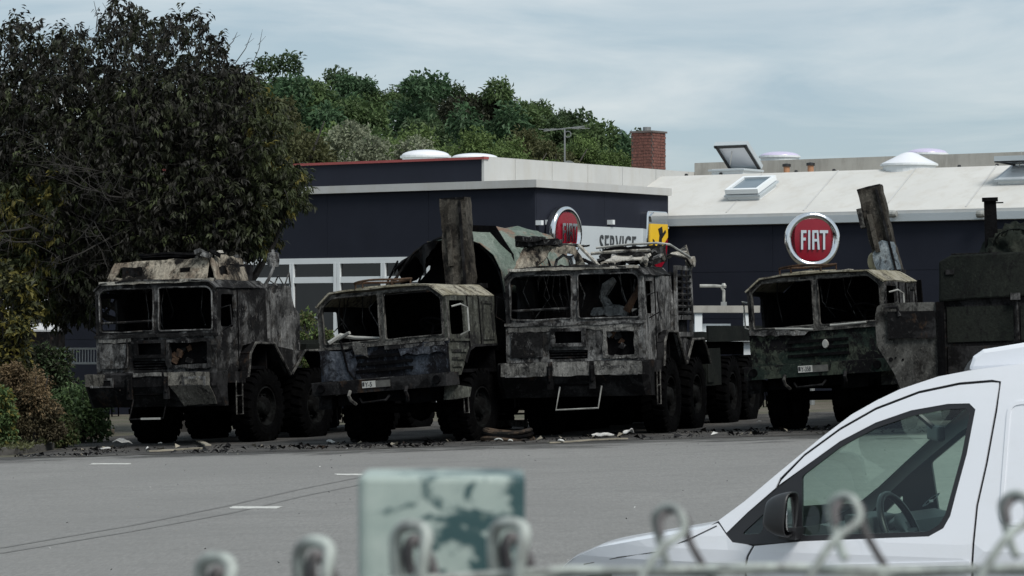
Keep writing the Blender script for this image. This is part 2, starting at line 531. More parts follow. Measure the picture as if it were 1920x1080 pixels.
sc_poly = [(-8.4, 54.6)] + [(-8.0 + 0.22 * k_, edge_y(-8.0 + 0.22 * k_) + 0.15 + 0.75 * noise.noise((k_ * 0.11, 2.0, 0)) + 0.35 * noise.noise((k_ * 0.5, 5.0, 0))) for k_ in range(86)] + [(12.5, 56), (14, 63), (9, 67), (3, 66), (-2, 68), (-6, 66.5), (-8.6, 63), (-8.1, 58)]
tag(flat_sheet('scorched_ground', sc_poly, M['scorch'], 0.010, None, 0.8), kind='structure')

# paint dashes and tyre marks on the lot
M['paint'] = plain('worn_road_paint', (0.62, 0.62, 0.58), 0.7, 0, 0.12, 12.0, world=True, dirt=(0.19, 0.187, 0.18), dirtamt=0.95)
M['tyremark'] = plain('tyre_mark', (0.128, 0.126, 0.120), 0.85, 0, 0.2, 3.0, world=True)
def lotpoint(px, py):
    D = 50.0
    for _ in range(12):
        z = gz((px - 960) / F * D) + 0.004
        D = (CAMZ - z) * F / (py - HOR)
    return ((px - 960) / F * D, D)
for (xa, xb, y, dep, nm) in ((432, 526, 952, 0.22, 'paint_dash'), (172, 245, 870, 0.22, 'paint_dash'), (628, 680, 890, 0.22, 'paint_dash')):
    a = lotpoint(xa, y); b = lotpoint(xb, y)
    o = flat_sheet(nm, ragged([(a[0], a[1] - dep), (b[0], b[1] - dep), (b[0], b[1] + dep), (a[0], a[1] + dep)], 0.03, 0.12, rng), M['paint'], 0.008, lot, 0.5)
for pts in (((0, 1028), (250, 985), (420, 950), (560, 918), (690, 892)), ((0, 1038), (250, 996), (430, 963), (570, 930), (700, 904))):
    q = [lotpoint(*p) for p in pts]
    poly = [(a - 0.035, b) for a, b in q] + [(a + 0.035, b) for a, b in q[::-1]]
    flat_sheet('tyre_mark', poly, M['tyremark'], 0.0075, lot, 1.5)

# soot washed out onto the asphalt in front of the trucks
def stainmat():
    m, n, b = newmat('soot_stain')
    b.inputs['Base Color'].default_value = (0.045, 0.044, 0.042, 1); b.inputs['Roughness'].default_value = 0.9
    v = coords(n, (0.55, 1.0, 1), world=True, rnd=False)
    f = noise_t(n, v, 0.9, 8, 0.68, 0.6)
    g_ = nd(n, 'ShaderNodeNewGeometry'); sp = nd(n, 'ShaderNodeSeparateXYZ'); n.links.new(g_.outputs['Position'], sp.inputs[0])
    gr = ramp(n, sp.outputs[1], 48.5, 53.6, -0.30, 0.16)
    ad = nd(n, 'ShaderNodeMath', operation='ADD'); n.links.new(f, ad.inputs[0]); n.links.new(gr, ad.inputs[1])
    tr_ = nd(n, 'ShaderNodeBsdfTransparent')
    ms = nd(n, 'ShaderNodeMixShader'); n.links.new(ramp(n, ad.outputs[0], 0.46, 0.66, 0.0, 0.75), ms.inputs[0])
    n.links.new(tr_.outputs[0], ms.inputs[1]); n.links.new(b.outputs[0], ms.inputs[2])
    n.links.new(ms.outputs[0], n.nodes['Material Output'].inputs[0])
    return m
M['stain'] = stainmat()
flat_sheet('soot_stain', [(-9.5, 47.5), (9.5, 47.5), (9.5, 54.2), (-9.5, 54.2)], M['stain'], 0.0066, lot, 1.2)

# verge and kerb on the left
M['kerb'] = plain('dark_kerb_concrete', (0.06, 0.057, 0.052), 0.9, 0, 0.4, 6.0, 0.3)
vp = [(-60, 55.2), (-9.4, 54.9), (-8.7, 55.6), (-8.45, 58), (-8.3, 61), (-8.2, 66), (-12, 74), (-60, 74)]
M['verge'] = plain('verge_litter_soil', (0.085, 0.066, 0.046), 0.95, 0, 0.5, 3.5, 0.6, world=True, dirt=(0.05, 0.055, 0.022), dirtamt=0.5)
mb = MB(); mb.sheet(vp, [], lambda u, v, w_: Vector((u, v, gz(u) + 0.10 + w_ + 0.03 * noise.noise((u * 1.3, v * 1.3, 0)))), -0.14, 0.8)
tag(mb.build('verge', M['verge']), kind='structure')
kerb = tag(empty('kerb', (-9.4, 54.8, gz(-9.4))), 'low dark kerb of worn stones in front of the brown hedge', 'kerb')
kp = [(-60, 55.05), (-9.5, 54.78), (-8.6, 55.4), (-8.3, 57.6), (-8.2, 60)]
kx = [(-14.6 + 1.02 * i, 54.80) for i in range(6)] + [(-8.62, 55.45), (-8.40, 56.5), (-8.30, 57.6)]
for i in range(len(kx) - 1):
    a = Vector((kx[i][0], kx[i][1], 0)); b = Vector((kx[i + 1][0], kx[i + 1][1], 0))
    d = (b - a); ln = d.length - 0.02; d.normalize(); nn = Vector((-d.y, d.x, 0))
    mb = MB()
    tz = rng.uniform(-0.01, 0.015)
    mb.prism([(-0.07, -0.05), (0.07, -0.05), (0.07, 0.12 + tz), (0.02, 0.135 + tz), (-0.07, 0.11 + tz)], 0, ln,
             lambda u, v, w_: a + d * w_ - nn * u + Vector((0, 0, v + gz((a + d * w_).x))) - Vector((-9.4, 54.8, gz(-9.4))))
    mb.build('kerb_stone', M['kerb'], kerb, sub=0.3, warp=0.012, wscale=3)

# ------------------------------------------------------------------ workshop building
M['navy'] = plain('navy_cladding', (0.016, 0.0185, 0.028), 0.75, 0, 0.10, 1.2, world=True, spec=0.15)
M['membrane'] = plain('white_roof_membrane', (0.50, 0.495, 0.47), 0.75, 0, 0.06, 0.8, world=True, dirt=(0.44, 0.42, 0.38), dirtamt=0.45)
M['flash'] = plain('pale_sheet_flashing', (0.44, 0.445, 0.435), 0.6, 0, 0.07, 1.0, world=True, dirt=(0.40, 0.39, 0.36), dirtamt=0.5)
M['fascia'] = plain('pale_grey_fascia', (0.40, 0.44, 0.46), 0.5, 0, 0.05, 1.0, world=True)
M['concrete'] = plain('grey_concrete_parapet', (0.33, 0.32, 0.29), 0.9, 0, 0.12, 1.5, world=True, dirt=(0.2, 0.19, 0.17), dirtamt=0.5)
M['white'] = plain('white_frame', (0.66, 0.69, 0.70), 0.4, 0, 0.03, 2.0)
M['redcap'] = plain('red_capping', (0.26, 0.055, 0.052), 0.5, 0, 0.15, 2.0)
M['pane'] = plain('dark_window_glass', (0.006, 0.0065, 0.007), 0.08, 0, 0.3, 2.0, spec=0.5)
M['chrome'] = plain('chrome', (0.75, 0.76, 0.77), 0.12, 1.0, 0.03, 2.0)
M['signred'] = plain('deep_red_enamel', (0.19, 0.004, 0.014), 0.25, 0, 0.12, 2.0)
M['signgrey'] = plain('pale_grey_sign', (0.46, 0.50, 0.52), 0.45, 0, 0.03, 2.0)
M['darkgrey'] = plain('dark_grey_lettering', (0.05, 0.055, 0.06), 0.5)
M['yellow'] = plain('yellow_enamel', (0.72, 0.45, 0.03), 0.35, 0, 0.05, 2.0)
M['brick'] = plain('red_brick', (0.125, 0.050, 0.038), 0.9, 0, 0.55, 14.0, 0.3)
M['mortar'] = plain('mortar', (0.10, 0.085, 0.078), 0.95)
M['dome'] = plain('frosted_skylight_dome', (0.66, 0.67, 0.70), 0.25, 0, 0.03, 2.0)
M['dome2'] = plain('lilac_skylight_dome', (0.48, 0.44, 0.58), 0.25, 0, 0.03, 2.0)
M['skyglass'] = plain('skylight_glass', (0.12, 0.16, 0.19), 0.10, 0, 0.1, 2.0)
M['greymetal'] = plain('grey_galvanised', (0.20, 0.21, 0.21), 0.5, 0.3, 0.2, 4.0)
M['orange'] = plain('orange_vent_pipe', (0.34, 0.17, 0.09), 0.7)
M['black'] = plain('black_plastic', (0.012, 0.012, 0.013), 0.55)
C0 = Vector((0.54, 75.0, 0.0))
EL = Vector((-0.819, 0.5736, 0)); ER = Vector((0.5736, 0.819, 0))
def Bp(l, r, z): return C0 + EL * l + ER * r + Vector((0, 0, z))
def on_r(px, py, r):
    dx = (px - 960) / F
    Y = (r + C0.dot(ER)) / (dx * ER.x + ER.y)
    p = Vector((dx * Y, Y, CAMZ + (HOR - py) / F * Y))
    return ((p - C0).dot(EL), p.z)
def on_l(px, py, l):
    dx = (px - 960) / F
    Y = (l + C0.dot(EL)) / (dx * EL.x + EL.y)
    p = Vector((dx * Y, Y, CAMZ + (HOR - py) / F * Y))
    return ((p - C0).dot(ER), p.z)
BM4 = Matrix(((EL.x, ER.x, 0, C0.x), (EL.y, ER.y, 0, C0.y), (0, 0, 1, 0), (0, 0, 0, 1)))
def bbox(mb, l0, l1, r0, r1, z0, z1): mb.box(l0, l1, r0, r1, z0, z1, BM4)

bld = tag(empty('workshop_building', Bp(0, 0, 0)), 'long navy clad workshop with white flat roofs and white framed windows', 'building')
BI = Matrix.Translation(-Bp(0, 0, 0))
def bpart(name, mat, fill, parent=None, **k):
    mb = MB(BI if True else None); fill(mb)
    return mb.build(name, mat, parent or bld, **k)
# core (solid backing so that nothing shows through the joints)
def core(m):
    bbox(m, 9.3, 22, 0.05, 5.85, -0.5, 5.30); bbox(m, 0.05, 9.3, 0.05, 5.9, 3.74, 5.30); bbox(m, 0.05, 0.9, 0.05, 5.9, -0.5, 3.74)
    bbox(m, 0.9, 9.3, 4.5, 5.9, -0.5, 3.74); bbox(m, 0.9, 9.3, 0.06, 4.5, -0.5, 0.25)
    bbox(m, -16, 2.1, 5.92, 12, -0.5, 4.50)
wall = bpart('wall', M['navy'], core)
def panels(l_edges, z_edges, fixed, plane):
    first = None
    for i in range(len(l_edges) - 1):
        for j in range(len(z_edges) - 1):
            a, b = l_edges[i], l_edges[i + 1]; z0, z1 = z_edges[j], z_edges[j + 1]
            q = 0.004
            if plane == 'r': fill = lambda m: bbox(m, a + q, b - q, fixed, fixed + 0.045, z0 + q, z1 - q)
            else: fill = lambda m: bbox(m, fixed, fixed + 0.045, a + q, b - q, z0 + q, z1 - q)
            bpart('cladding_panel', M['navy'], fill, wall)
panels([0.0, 3.1, 6.2, 9.3, 12.4, 15.5, 18.6, 21.7], [3.74, 5.32], 0.0, 'r')
panels([9.3, 12.4, 15.5, 18.6, 21.7], [-0.3, 1.72, 3.74], 0.0, 'r')
panels([0.05, 2.95, 5.85], [-0.3, 1.72, 3.74, 5.32], 0.0, 'l')
panels([-15, -12, -9, -6, -3, 0.0], [-0.3, 1.1, 2.25, 3.4, 4.55], 5.87, 'r')
# caps
bpart('roof_edge_cap', M['flash'], lambda m: (bbox(m, -0.12, 22, -0.12, 0.25, 5.32, 5.50), bbox(m, -0.12, 0.25, 0.25, 5.83, 5.32, 5.50)))
bpart('lower_roof', M['membrane'], lambda m: bbox(m, 0.25, 22, 0.25, 5.85, 5.30, 5.44))
# raised roof block
def upper(m): bbox(m, 2.25, 22, 1.0, 1.06, 5.44, 6.09)
up = bpart('upper_wall', M['navy'], upper)
bpart('upper_flashing', M['flash'], lambda m: bbox(m, 2.18, 2.25, 1.0, 13, 5.0, 6.16))
for r_ in (2.3, 3.9, 5.5, 7.1, 8.7, 10.3):
    bpart('flashing_seam', M['flash'], lambda m: bbox(m, 2.165, 2.18, r_, r_ + 0.03, 5.3, 6.15))
bpart('upper_roof', M['membrane'], lambda m: bbox(m, 2.25, 22, 1.06, 13, 5.9, 6.08))
bpart('red_roof_cap', M['redcap'], lambda m: bbox(m, 2.15, 22, 0.95, 1.16, 6.09, 6.15))
# wing roof
SLO = (6.12, 4.80, 8.95, 5.98)
def slope(m):
    r0, z0, r1, z1 = SLO
    for (a, b) in ((-16, 2.18),):
        q = [Bp(a, r0, z0), Bp(b, r0, z0), Bp(b, r1, z1), Bp(a, r1, z1)]
        m.add(q + [p - Vector((0, 0, 0.12)) for p in q], [(0, 1, 2, 3), (7, 6, 5, 4), (0, 4, 5, 1), (1, 5, 6, 2), (2, 6, 7, 3), (3, 7, 4, 0)])
roofp = bpart('wing_roof', M['membrane'], slope)
def slz(r): return SLO[1] + (SLO[3] - SLO[1]) * (r - SLO[0]) / (SLO[2] - SLO[0])
for l_ in (-0.9, -3.1, -5.3, -7.5, -9.7, -11.9):
    def seam(m):
        q = [Bp(l_ + 0.02 - 0.5, SLO[0] + 0.2, slz(SLO[0] + 0.2) + 0.004), Bp(l_ - 0.02 - 0.5, SLO[0] + 0.2, slz(SLO[0] + 0.2) + 0.004), Bp(l_ - 0.02, SLO[2], SLO[3] + 0.004), Bp(l_ + 0.02, SLO[2], SLO[3] + 0.004)]
        m.add(q + [p + Vector((0, 0, 0.01)) for p in q], [(3, 2, 1, 0), (4, 5, 6, 7), (0, 1, 5, 4), (1, 2, 6, 5), (2, 3, 7, 6), (3, 0, 4, 7)])
    bpart('membrane_seam', M['flash'], seam, roofp)
bpart('eave_fascia', M['fascia'], lambda m: bbox(m, -16, 0.12, 5.72, 5.80, 4.56, 4.74))
bpart('gutter', M['flash'], lambda m: (bbox(m, -16, 0.12, 5.80, 6.14, 4.55, 4.82),))
bpart('wing_flat_roof', M['membrane'], lambda m: bbox(m, -16, 2.18, 8.95, 12, 5.80, 5.97))
bpart('rear_parapet', M['concrete'], lambda m: bbox(m, -16, 2.17, 10.6, 10.8, 5.9, 6.40))
# windows
zt = 3.205
mul = [8.72, 7.30, 5.88, 4.46, 3.04, 1.62]
bpart('window_header', M['white'], lambda m: bbox(m, 0.9, 9.3, -0.03, 0.10, 3.60, 3.74))
bpart('window_transom', M['white'], lambda m: bbox(m, 0.9, 9.3, -0.02, 0.08, zt - 0.075, zt + 0.075))
bpart('window_sill', M['white'], lambda m: bbox(m, 0.9, 9.3, -0.08, 0.08, 0.25, 0.36))
for i, l_ in enumerate(mul):
    wd = 0.10 if i % 2 == 0 else 0.065
    bpart('mullion', M['white'], lambda m: (bbox(m, l_ + 0.012, l_ + wd, -0.035, 0.07, 0.3, 3.62), bbox(m, l_ - wd, l_ - 0.012, -0.035, 0.07, 0.3, 3.62), bbox(m, l_ - 0.012, l_ + 0.012, -0.02, 0.07, 0.3, 3.62)))
le = [0.9] + mul[::-1] + [9.3]
for i in range(len(le) - 1):
    for (z0, z1) in ((0.36, zt - 0.075), (zt + 0.075, 3.60)):
        bpart('pane', M['pane'], lambda m: bbox(m, le[i] + 0.07, le[i + 1] - 0.07, 0.03, 0.045, z0, z1))
# outdoor lamps under the eave
for px_ in (1673, 1838):
    l_, z_ = on_r(px_, 401, 5.62)
    def lampf(m):
        m.lathe([(0.0, -0.13), (0.07, -0.13), (0.09, -0.06), (0.09, 0.06), (0.0, 0.09)], 12, lambda a, c, d: Bp(l_ + a, 5.60 + c, z_ + d))
    bpart('wall_lamp', M['palemetal'], lampf)

# roof furniture
def roof_thing(name, label, cat, l, r, z, group=None):
    e = empty(name, Bp(l, r, z), (0, 0, math.atan2(-EL.y, -EL.x)))     # local x runs right along the facade, y runs back
    return tag(e, label, cat, group)
def skylight(px, py, r, wd, opened, label):
    l, _ = on_r(px, py, r)
    z = slz(r) if r < 8.95 else 5.97
    t = roof_thing('roof_skylight', label, 'skylight', l, r, z)
    sl = math.atan2(SLO[3] - SLO[1], SLO[2] - SLO[0]) if r < 8.95 else 0
    Ms = Matrix.Rotation(sl, 4, 'X')
    mb = MB(Ms); mb.box(-wd / 2, wd / 2, -0.45, 0.45, -0.15, 0.16); mb.build('curb', M['white'], t, bevel=0.02)
    mb = MB(Ms); mb.box(-wd / 2 - 0.06, wd / 2 + 0.06, -0.51, 0.51, 0.10, 0.15); mb.build('curb_collar', M['fascia'], t)
    Mo = Ms @ (rotm('X', 42, (0, 0.45, 0.2)) if opened else Matrix())
    # sash
    Mo = Ms @ (rotm('X', opened, (0, 0.47, 0.2)) if opened else Matrix())
    a = wd / 2 + 0.02
    mb = MB(Mo)
    mb.box(-a, a, -0.49, -0.40, 0.18, 0.30); mb.box(-a, a, 0.40, 0.49, 0.18, 0.30)
    mb.box(-a, -a + 0.09, -0.40, 0.40, 0.18, 0.30); mb.box(a - 0.09, a, -0.40, 0.40, 0.18, 0.30)
    mb.build('sash', M['white'] if not opened else M['fascia'], t)
    mb = MB(Mo); mb.box(-a + 0.09, a - 0.09, -0.40, 0.40, 0.22, 0.25); mb.build('glass', M['dome' if opened else 'skyglass'], t)  # opened pane is painted pale to stand for sky seen through it
    if opened:
        mb = MB(Mo); mb.box(-a + 0.03, -a + 0.1, -0.47, 0.47, 0.15, 0.18); mb.box(a - 0.1, a - 0.03, -0.47, 0.47, 0.15, 0.18); mb.box(-a, a, -0.47, -0.40, 0.15, 0.18); mb.build('seal', M['black'], t)
        mb = MB(); mb.tube([(0, -0.3, 0.25), (0, -0.2, 0.62)], 0.012); mb.build('opener_rod', M['palemetal'], t)
    return t
skylight(1411, 340, 7.55, 0.92, 0, 'closed white roof skylight low on the white sloped roof')
skylight(1380, 300, 9.45, 0.95, -38, 'roof skylight tilted wide open above the closed one')
skylight(1922, 322, 8.1, 1.0, -25, 'roof skylight cut off by the right edge of the photo')
def dome(px, py, r, rad, h, mat, label, cone=False):
    l, z = on_r(px, py, r)
    t = roof_thing('skylight_dome', label, 'skylight', l, r, z)
    mb = MB()
    if cone: mb.lathe([(rad * 1.05, 0.0), (rad * 0.95, h * 0.12), (rad * 0.62, h * 0.48), (rad * 0.30, h * 0.86), (rad * 0.12, h * 0.98), (0, h)], 24, lambda a, c, d: Vector((c, d, a + 0.02)))
    else: mb.lathe([(rad * math.cos(a), h * math.sin(a)) for a in [math.pi / 2 * k / 8 for k in range(9)]], 24, lambda a, c, d: Vector((c, d, a + 0.02)))
    mb.build('dome', M[mat], t, smooth=True)
    mb = MB(); mb.lathe([(0, -0.4), (rad * 0.96, -0.4), (rad * 0.97, -0.03), (rad * 1.06, -0.03), (rad * 1.06, 0.02), (0, 0.025)], 24, lambda a, c, d: Vector((c, d, a)))
    mb.build('collar', M['white'], t)
    return t
dome(1705, 309, 9.4, 0.68, 0.30, 'dome', 'white cone-shaped roof dome on the ridge right of centre', True)
dome(1738, 289, 11.6, 0.52, 0.13, 'dome2', 'flat lilac roof dome behind the grey parapet, rightmost')
dome(1462, 294, 11.6, 0.52, 0.12, 'dome2', 'flat lilac roof dome behind the open skylight')
dome(798, 294, 4.0, 0.62, 0.16, 'dome', 'white roof dome above the red capping, left one')
dome(890, 297, 4.0, 0.58, 0.11, 'dome', 'white roof dome above the red capping, right one')
for px_, py_, lab in ((1475, 317, 'left one of two stubby orange roof vents with black caps'), (1520, 315, 'right one of two stubby orange roof vents with black caps')):
    l, z = on_r(px_, py_, 10.2)
    t = roof_thing('roof_vent', lab, 'vent', l, 10.2, 5.95, 'orange roof vents')
    mb = MB(); mb.lathe([(0.08, 0), (0.08, z - 5.95 + 0.06)], 12, lambda a, c, d: Vector((c, d, a))); mb.build('pipe', M['orange'], t)
    zz = z - 5.95 + 0.06
    mb = MB(); mb.lathe([(0, zz), (0.11, zz), (0.11, zz + 0.07), (0, zz + 0.09)], 12, lambda a, c, d: Vector((c, d, a))); mb.build('cap', M['black'], t)
# fixings along the ridge
for i, px_ in enumerate((1285, 1350, 1491, 1562, 1716, 1797, 1868)):
    l, z = on_r(px_, 320, 8.95)
    bpart('ridge_bracket', M['black'], lambda m: m.lathe([(0, 0), (0.05, 0), (0.04, 0.05), (0, 0.06)], 8, lambda a, c, d: Bp(l + c, 9.0 + d, 5.98 + a)), roofp)
# chimney
l, z = on_r(1216, 300, 11.4)
ch = roof_thing('brick_chimney', 'red brick chimney rising behind the white roof', 'chimney', l, 11.4, 5.9)
ztop = on_r(1216, 250, 11.4)[1] - 5.9
CW = 0.34
mb = MB(); mb.box(-CW + 0.012, CW - 0.012, -CW + 0.012, CW - 0.012, -0.3, ztop); mb.build('mortar_core', M['mortar'], ch)
bh = 0.082
nc = int(ztop / bh)
bmx = MB(); bmx.box(-0.108, 0.108, 0, 0.03, 0.006, bh - 0.006)
bo = bmx.build('brick', M['brick'], ch); bme = bo.data
bpy.data.objects.remove(bo)
for k in range(nc):
    for side in range(4):
        for i in range(3):
            off = (i - 1) * 0.226 + (0.06 if k % 2 else -0.05)
            o = link('brick', bme, ch)
            off = max(-CW + 0.12, min(CW - 0.12, off))
            o.matrix_local = Matrix.Rotation(side * math.pi / 2, 4, 'Z') @ Matrix.Translation((off, -CW - 0.005 + rng.uniform(-0.003, 0.004), k * bh))
mb = MB(); mb.box(-CW - 0.03, CW + 0.03, -CW - 0.03, CW + 0.03, ztop, ztop + 0.05); mb.build('cap', M['mortar'], ch)
mb = MB(); mb.lathe([(0.11, 0), (0.11, 0.12), (0.09, 0.12), (0.0, 0.10)], 12, lambda a, c, d: Vector((c - 0.05, d, ztop + 0.05 + a))); mb.build('flue', M['greymetal'], ch)
# antenna and dish
l, z = on_r(1059, 290, 9.5)
an = roof_thing('roof_aerial', 'thin aerial mast with crossbars and a ring on the white roof', 'aerial', l, 9.5, 5.9)
zt_ = on_r(1059, 240, 9.5)[1] - 5.9
mb = MB(); mb.tube([(0, 0, 0), (0, 0, zt_)], 0.022); mb.build('mast', M['greymetal'], an)
mb = MB(); mb.tube([(-0.75, 0.1, zt_ - 0.05), (0.7, -0.1, zt_ + 0.02)], 0.014)
mb.build('crossbar', M['greymetal'], an)
for xx in (-0.65, -0.45, -0.25, 0.25, 0.45, 0.6):
    mb = MB(); mb.tube([(xx, -0.3, zt_ - 0.02), (xx, 0.3, zt_ - 0.02)], 0.008); mb.build('element', M['greymetal'], an)
mb = MB(); mb.tube([(0.10 + 0.1 * math.cos(t), 0, zt_ - 0.17 + 0.08 * math.sin(t)) for t in [k * 0.45 for k in range(15)]], 0.012); mb.build('ring', M['greymetal'], an)
l, z = on_r(1066, 300, 9.0)
ds = roof_thing('satellite_dish', 'grey satellite dish half hidden behind the white roof edge', 'satellite dish', l, 9.0, 5.9)
mb = MB(); mb.lathe([(0.0, 0.10), (0.12, 0.09), (0.22, 0.05), (0.30, 0.0), (0.305, -0.01), (0.22, 0.03), (0.0, 0.08)], 24, lambda a, c, d: Vector((c, a, d + 0.28)))
mb.build('reflector', M['greymetal'], ds, smooth=True)
mb = MB(); mb.tube([(0, 0.1, 0), (0, 0.1, 0.3)], 0.025); mb.build('mount', M['greymetal'], ds)
mb = MB(); mb.tube([(0, 0.05, 0.02), (0, -0.3, 0.25)], 0.012); mb.box(-0.03, 0.03, -0.36, -0.28, 0.22, 0.3); mb.build('feed_arm', M['greymetal'], ds)

# ------------------------------------------------------------------ signs
def bars(mb, segs, fn, th):
    for poly in segs:
        mb.prism(poly, 0, th, fn)
def badge_letters(fn, parent, mat):
    # tall condensed F I A T, unit box about 0.8 x 0.6
    wv = 0.062
    glyphs = {
        'F': [[(-0.36, -0.30), (-0.36 + wv, -0.30), (-0.36 + wv, 0.30), (-0.36, 0.30)], [(-0.36 + wv, 0.21), (-0.20, 0.21), (-0.20, 0.30), (-0.36 + wv, 0.30)], [(-0.36 + wv, -0.02), (-0.22, -0.02), (-0.22, 0.07), (-0.36 + wv, 0.07)]],
        'I': [[(-0.15, -0.30), (-0.15 + wv, -0.30), (-0.15 + wv, 0.30), (-0.15, 0.30)]],
        'A': [[(-0.03, -0.30), (-0.03 + wv, -0.30), (-0.03 + wv, 0.30), (-0.03, 0.30)], [(-0.03 + wv, 0.22), (0.10, 0.22), (0.10, 0.30), (-0.03 + wv, 0.30)], [(0.13, -0.30), (0.13 + wv, -0.30), (0.10 + wv * 0.8, 0.30), (0.10, 0.30)], [(-0.03 + wv, -0.05), (0.13, -0.05), (0.13, 0.03), (-0.03 + wv, 0.03)]],
        'T': [[(0.29, -0.30), (0.29 + wv, -0.30), (0.29 + wv, 0.30), (0.29, 0.30)], [(0.19, 0.21), (0.29, 0.21), (0.29, 0.30), (0.19, 0.30)], [(0.29 + wv, 0.21), (0.44, 0.21), (0.44, 0.30), (0.29 + wv, 0.30)]],
    }
    for ch_, segs in glyphs.items():
        mb = MB()
        bars(mb, segs, fn, 0.03)
        mb.build('letter', mat, parent)
def round_badge(name, label, loc, rotz, rad, pole=None):
    t = tag(empty(name, loc, (0, 0, rotz)), label, 'sign')
    # local: x right, y into the wall, z up ; centre at origin
    k = rad
    fx = lambda a, c, d: Vector((c, a, d))
    mb = MB(); mb.lathe([(0, 0.30 * k), (0.93 * k, 0.30 * k), (1.0 * k, 0.22 * k), (1.0 * k, -0.02 * k), (0.97 * k, -0.08 * k), (0.90 * k, -0.12 * k), (0.80 * k, -0.08 * k), (0.74 * k, 0.0), (0, 0.02 * k)], 48, fx)
    mb.build('chrome_ring', M['chrome'], t, smooth=True)
    sq = [(k * 0.66 * math.copysign(abs(math.cos(a)) ** 0.62, math.cos(a)), k * 0.74 * math.copysign(abs(math.sin(a)) ** 0.62, math.sin(a))) for a in [2 * math.pi * i / 40 for i in range(40)]]
    mb = MB()
    mb.sheet(sq, [], lambda u, v, w_: Vector((u * (1 - 0.12 * (v / k < 0) * abs(v / k)), -0.10 * k * (1 - 0.55 * (u * u + v * v) / (k * k)) + w_, v)), 0.08 * k, 0.14 * k)
    mb.build('red_face', M['signred'], t, smooth=False)
    badge_letters(lambda u, v, w_: Vector((u * k * 1.22, (-0.11 * k * (1 - 0.5 * u * u)) - 0.02 * k + w_ * k * 0.6 - 0.02, v * k * 1.15)), t, M['chrome'])
    if pole:
        mb = MB(); mb.tube([(0, 0.15 * k, -0.9 * k), (0, 0.15 * k, pole)], 0.07, 10); mb.build('post', M['greymetal'], t)
    return t
pb = P(1523.5, 450, 72.5)
round_badge('round_badge_sign', 'large round red badge sign with chrome ring above the fourth burnt truck', pb, R(4), 52.5 / F * 72.5, -(pb.z - gz(pb.x)))
r_, z_ = on_l(1070, 436, -0.35)
round_badge('round_badge_sign', 'round red badge sign seen edge-on beside the grey lettered panel', Bp(-0.22, r_, z_), R(55), 0.63)
# lettered panel
pnl = tag(empty('lettered_panel', Bp(-0.06, 3.5, 4.0), (0, 0, R(55))), 'pale grey wall panel lettered SERVICE between the two badges', 'sign')
mb = MB(); mb.box(-2.35, 1.75, -0.03, 0.05, -0.45, 0.47); mb.build('board', M['signgrey'], pnl)
fc = bpy.data.curves.new('service_text', 'FONT')
fc.body = 'SERVICE'; fc.size = 0.62; fc.align_x = 'CENTER'; fc.extrude = 0.012; fc.space_character = 1.12
tmp = bpy.data.objects.new('tmp', fc)
COL.objects.link(tmp)
bpy.context.view_layer.update()
tm = bpy.data.meshes.new_from_object(tmp.evaluated_get(bpy.context.evaluated_depsgraph_get()))
bpy.data.objects.remove(tmp)
tm.transform(Matrix(((0.66, 0, 0, -0.10), (0, 0, -1, -0.045), (0, 1.1, 0, -0.20), (0, 0, 0, 1))))
tm.materials.clear(); tm.materials.append(M['darkgrey'])
link('lettering', tm, pnl)
# two small floodlights over the panel
for px_, py_ in ((1013, 418), (1031, 417), (1147, 417)):
    r_, z_ = on_l(px_, py_, -0.1)
    bpart('wall_light', M['white'], lambda m: bbox(m, -0.16, 0.0, r_ - 0.05, r_ + 0.05, z_ - 0.05, z_ + 0.06))
# shield badge with scorpion-like mark
r_, z_ = on_l(1233, 452, -0.2)
sh = tag(empty('shield_badge_sign', Bp(-0.12, r_, z_), (0, 0, R(55))), 'yellow and red shield badge with a black mark and silver top', 'sign')
def shp(k): return [(-0.40 * k, 0.42), (0.40 * k, 0.42), (0.41 * k, 0.0), (0.33 * k, -0.45), (0.0, -0.74), (-0.33 * k, -0.45), (-0.41 * k, 0.0)]
fxz = lambda u, v, w_: Vector((u, w_, v))
mb = MB(); mb.prism(rounded([(-0.47, 0.74), (0.47, 0.74), (0.50, 0.0), (0.40, -0.52), (0.0, -0.84), (-0.40, -0.52), (-0.50, 0.0)], 0.12), -0.10, 0.14, fxz); mb.build('chrome_body', M['chrome'], sh, bevel=0.03)
mb = MB(); mb.prism([(-0.40, 0.42), (0.40, 0.42), (0.41, 0.10), (-0.28, -0.52), (-0.33, -0.45), (-0.41, 0.0)], -0.125, -0.09, fxz); mb.build('yellow_field', M['yellow'], sh)
mb = MB(); mb.prism([(0.41, 0.06), (-0.25, -0.54), (0.0, -0.74), (0.33, -0.45)], -0.125, -0.09, fxz); mb.build('red_field', M['signred'], sh)
mb = MB(); mb.prism([(-0.36, 0.46), (0.36, 0.46), (0.40, 0.60), (0.25, 0.70), (-0.25, 0.70), (-0.40, 0.60)], -0.14, -0.09, fxz); mb.build('silver_band', M['chrome'], sh)
mb = MB()
for pl in ([(-0.05, 0.30), (0.12, 0.36), (0.16, 0.18), (0.02, 0.12)], [(0.02, 0.18), (0.12, 0.16), (0.10, -0.10), (-0.06, -0.22)], [(-0.06, -0.05), (0.02, -0.12), (-0.24, -0.46), (-0.28, -0.40)],
           [(0.10, 0.05), (0.30, 0.22), (0.27, 0.28), (0.08, 0.12)], [(-0.30, 0.05), (-0.22, 0.0), (-0.18, -0.38), (-0.27, -0.30)], [(0.08, -0.05), (0.25, -0.22), (0.20, -0.28), (0.02, -0.14)]):
    mb.prism(pl, -0.14, -0.118, fxz)
mb.build('black_mark', M['ink'], sh)
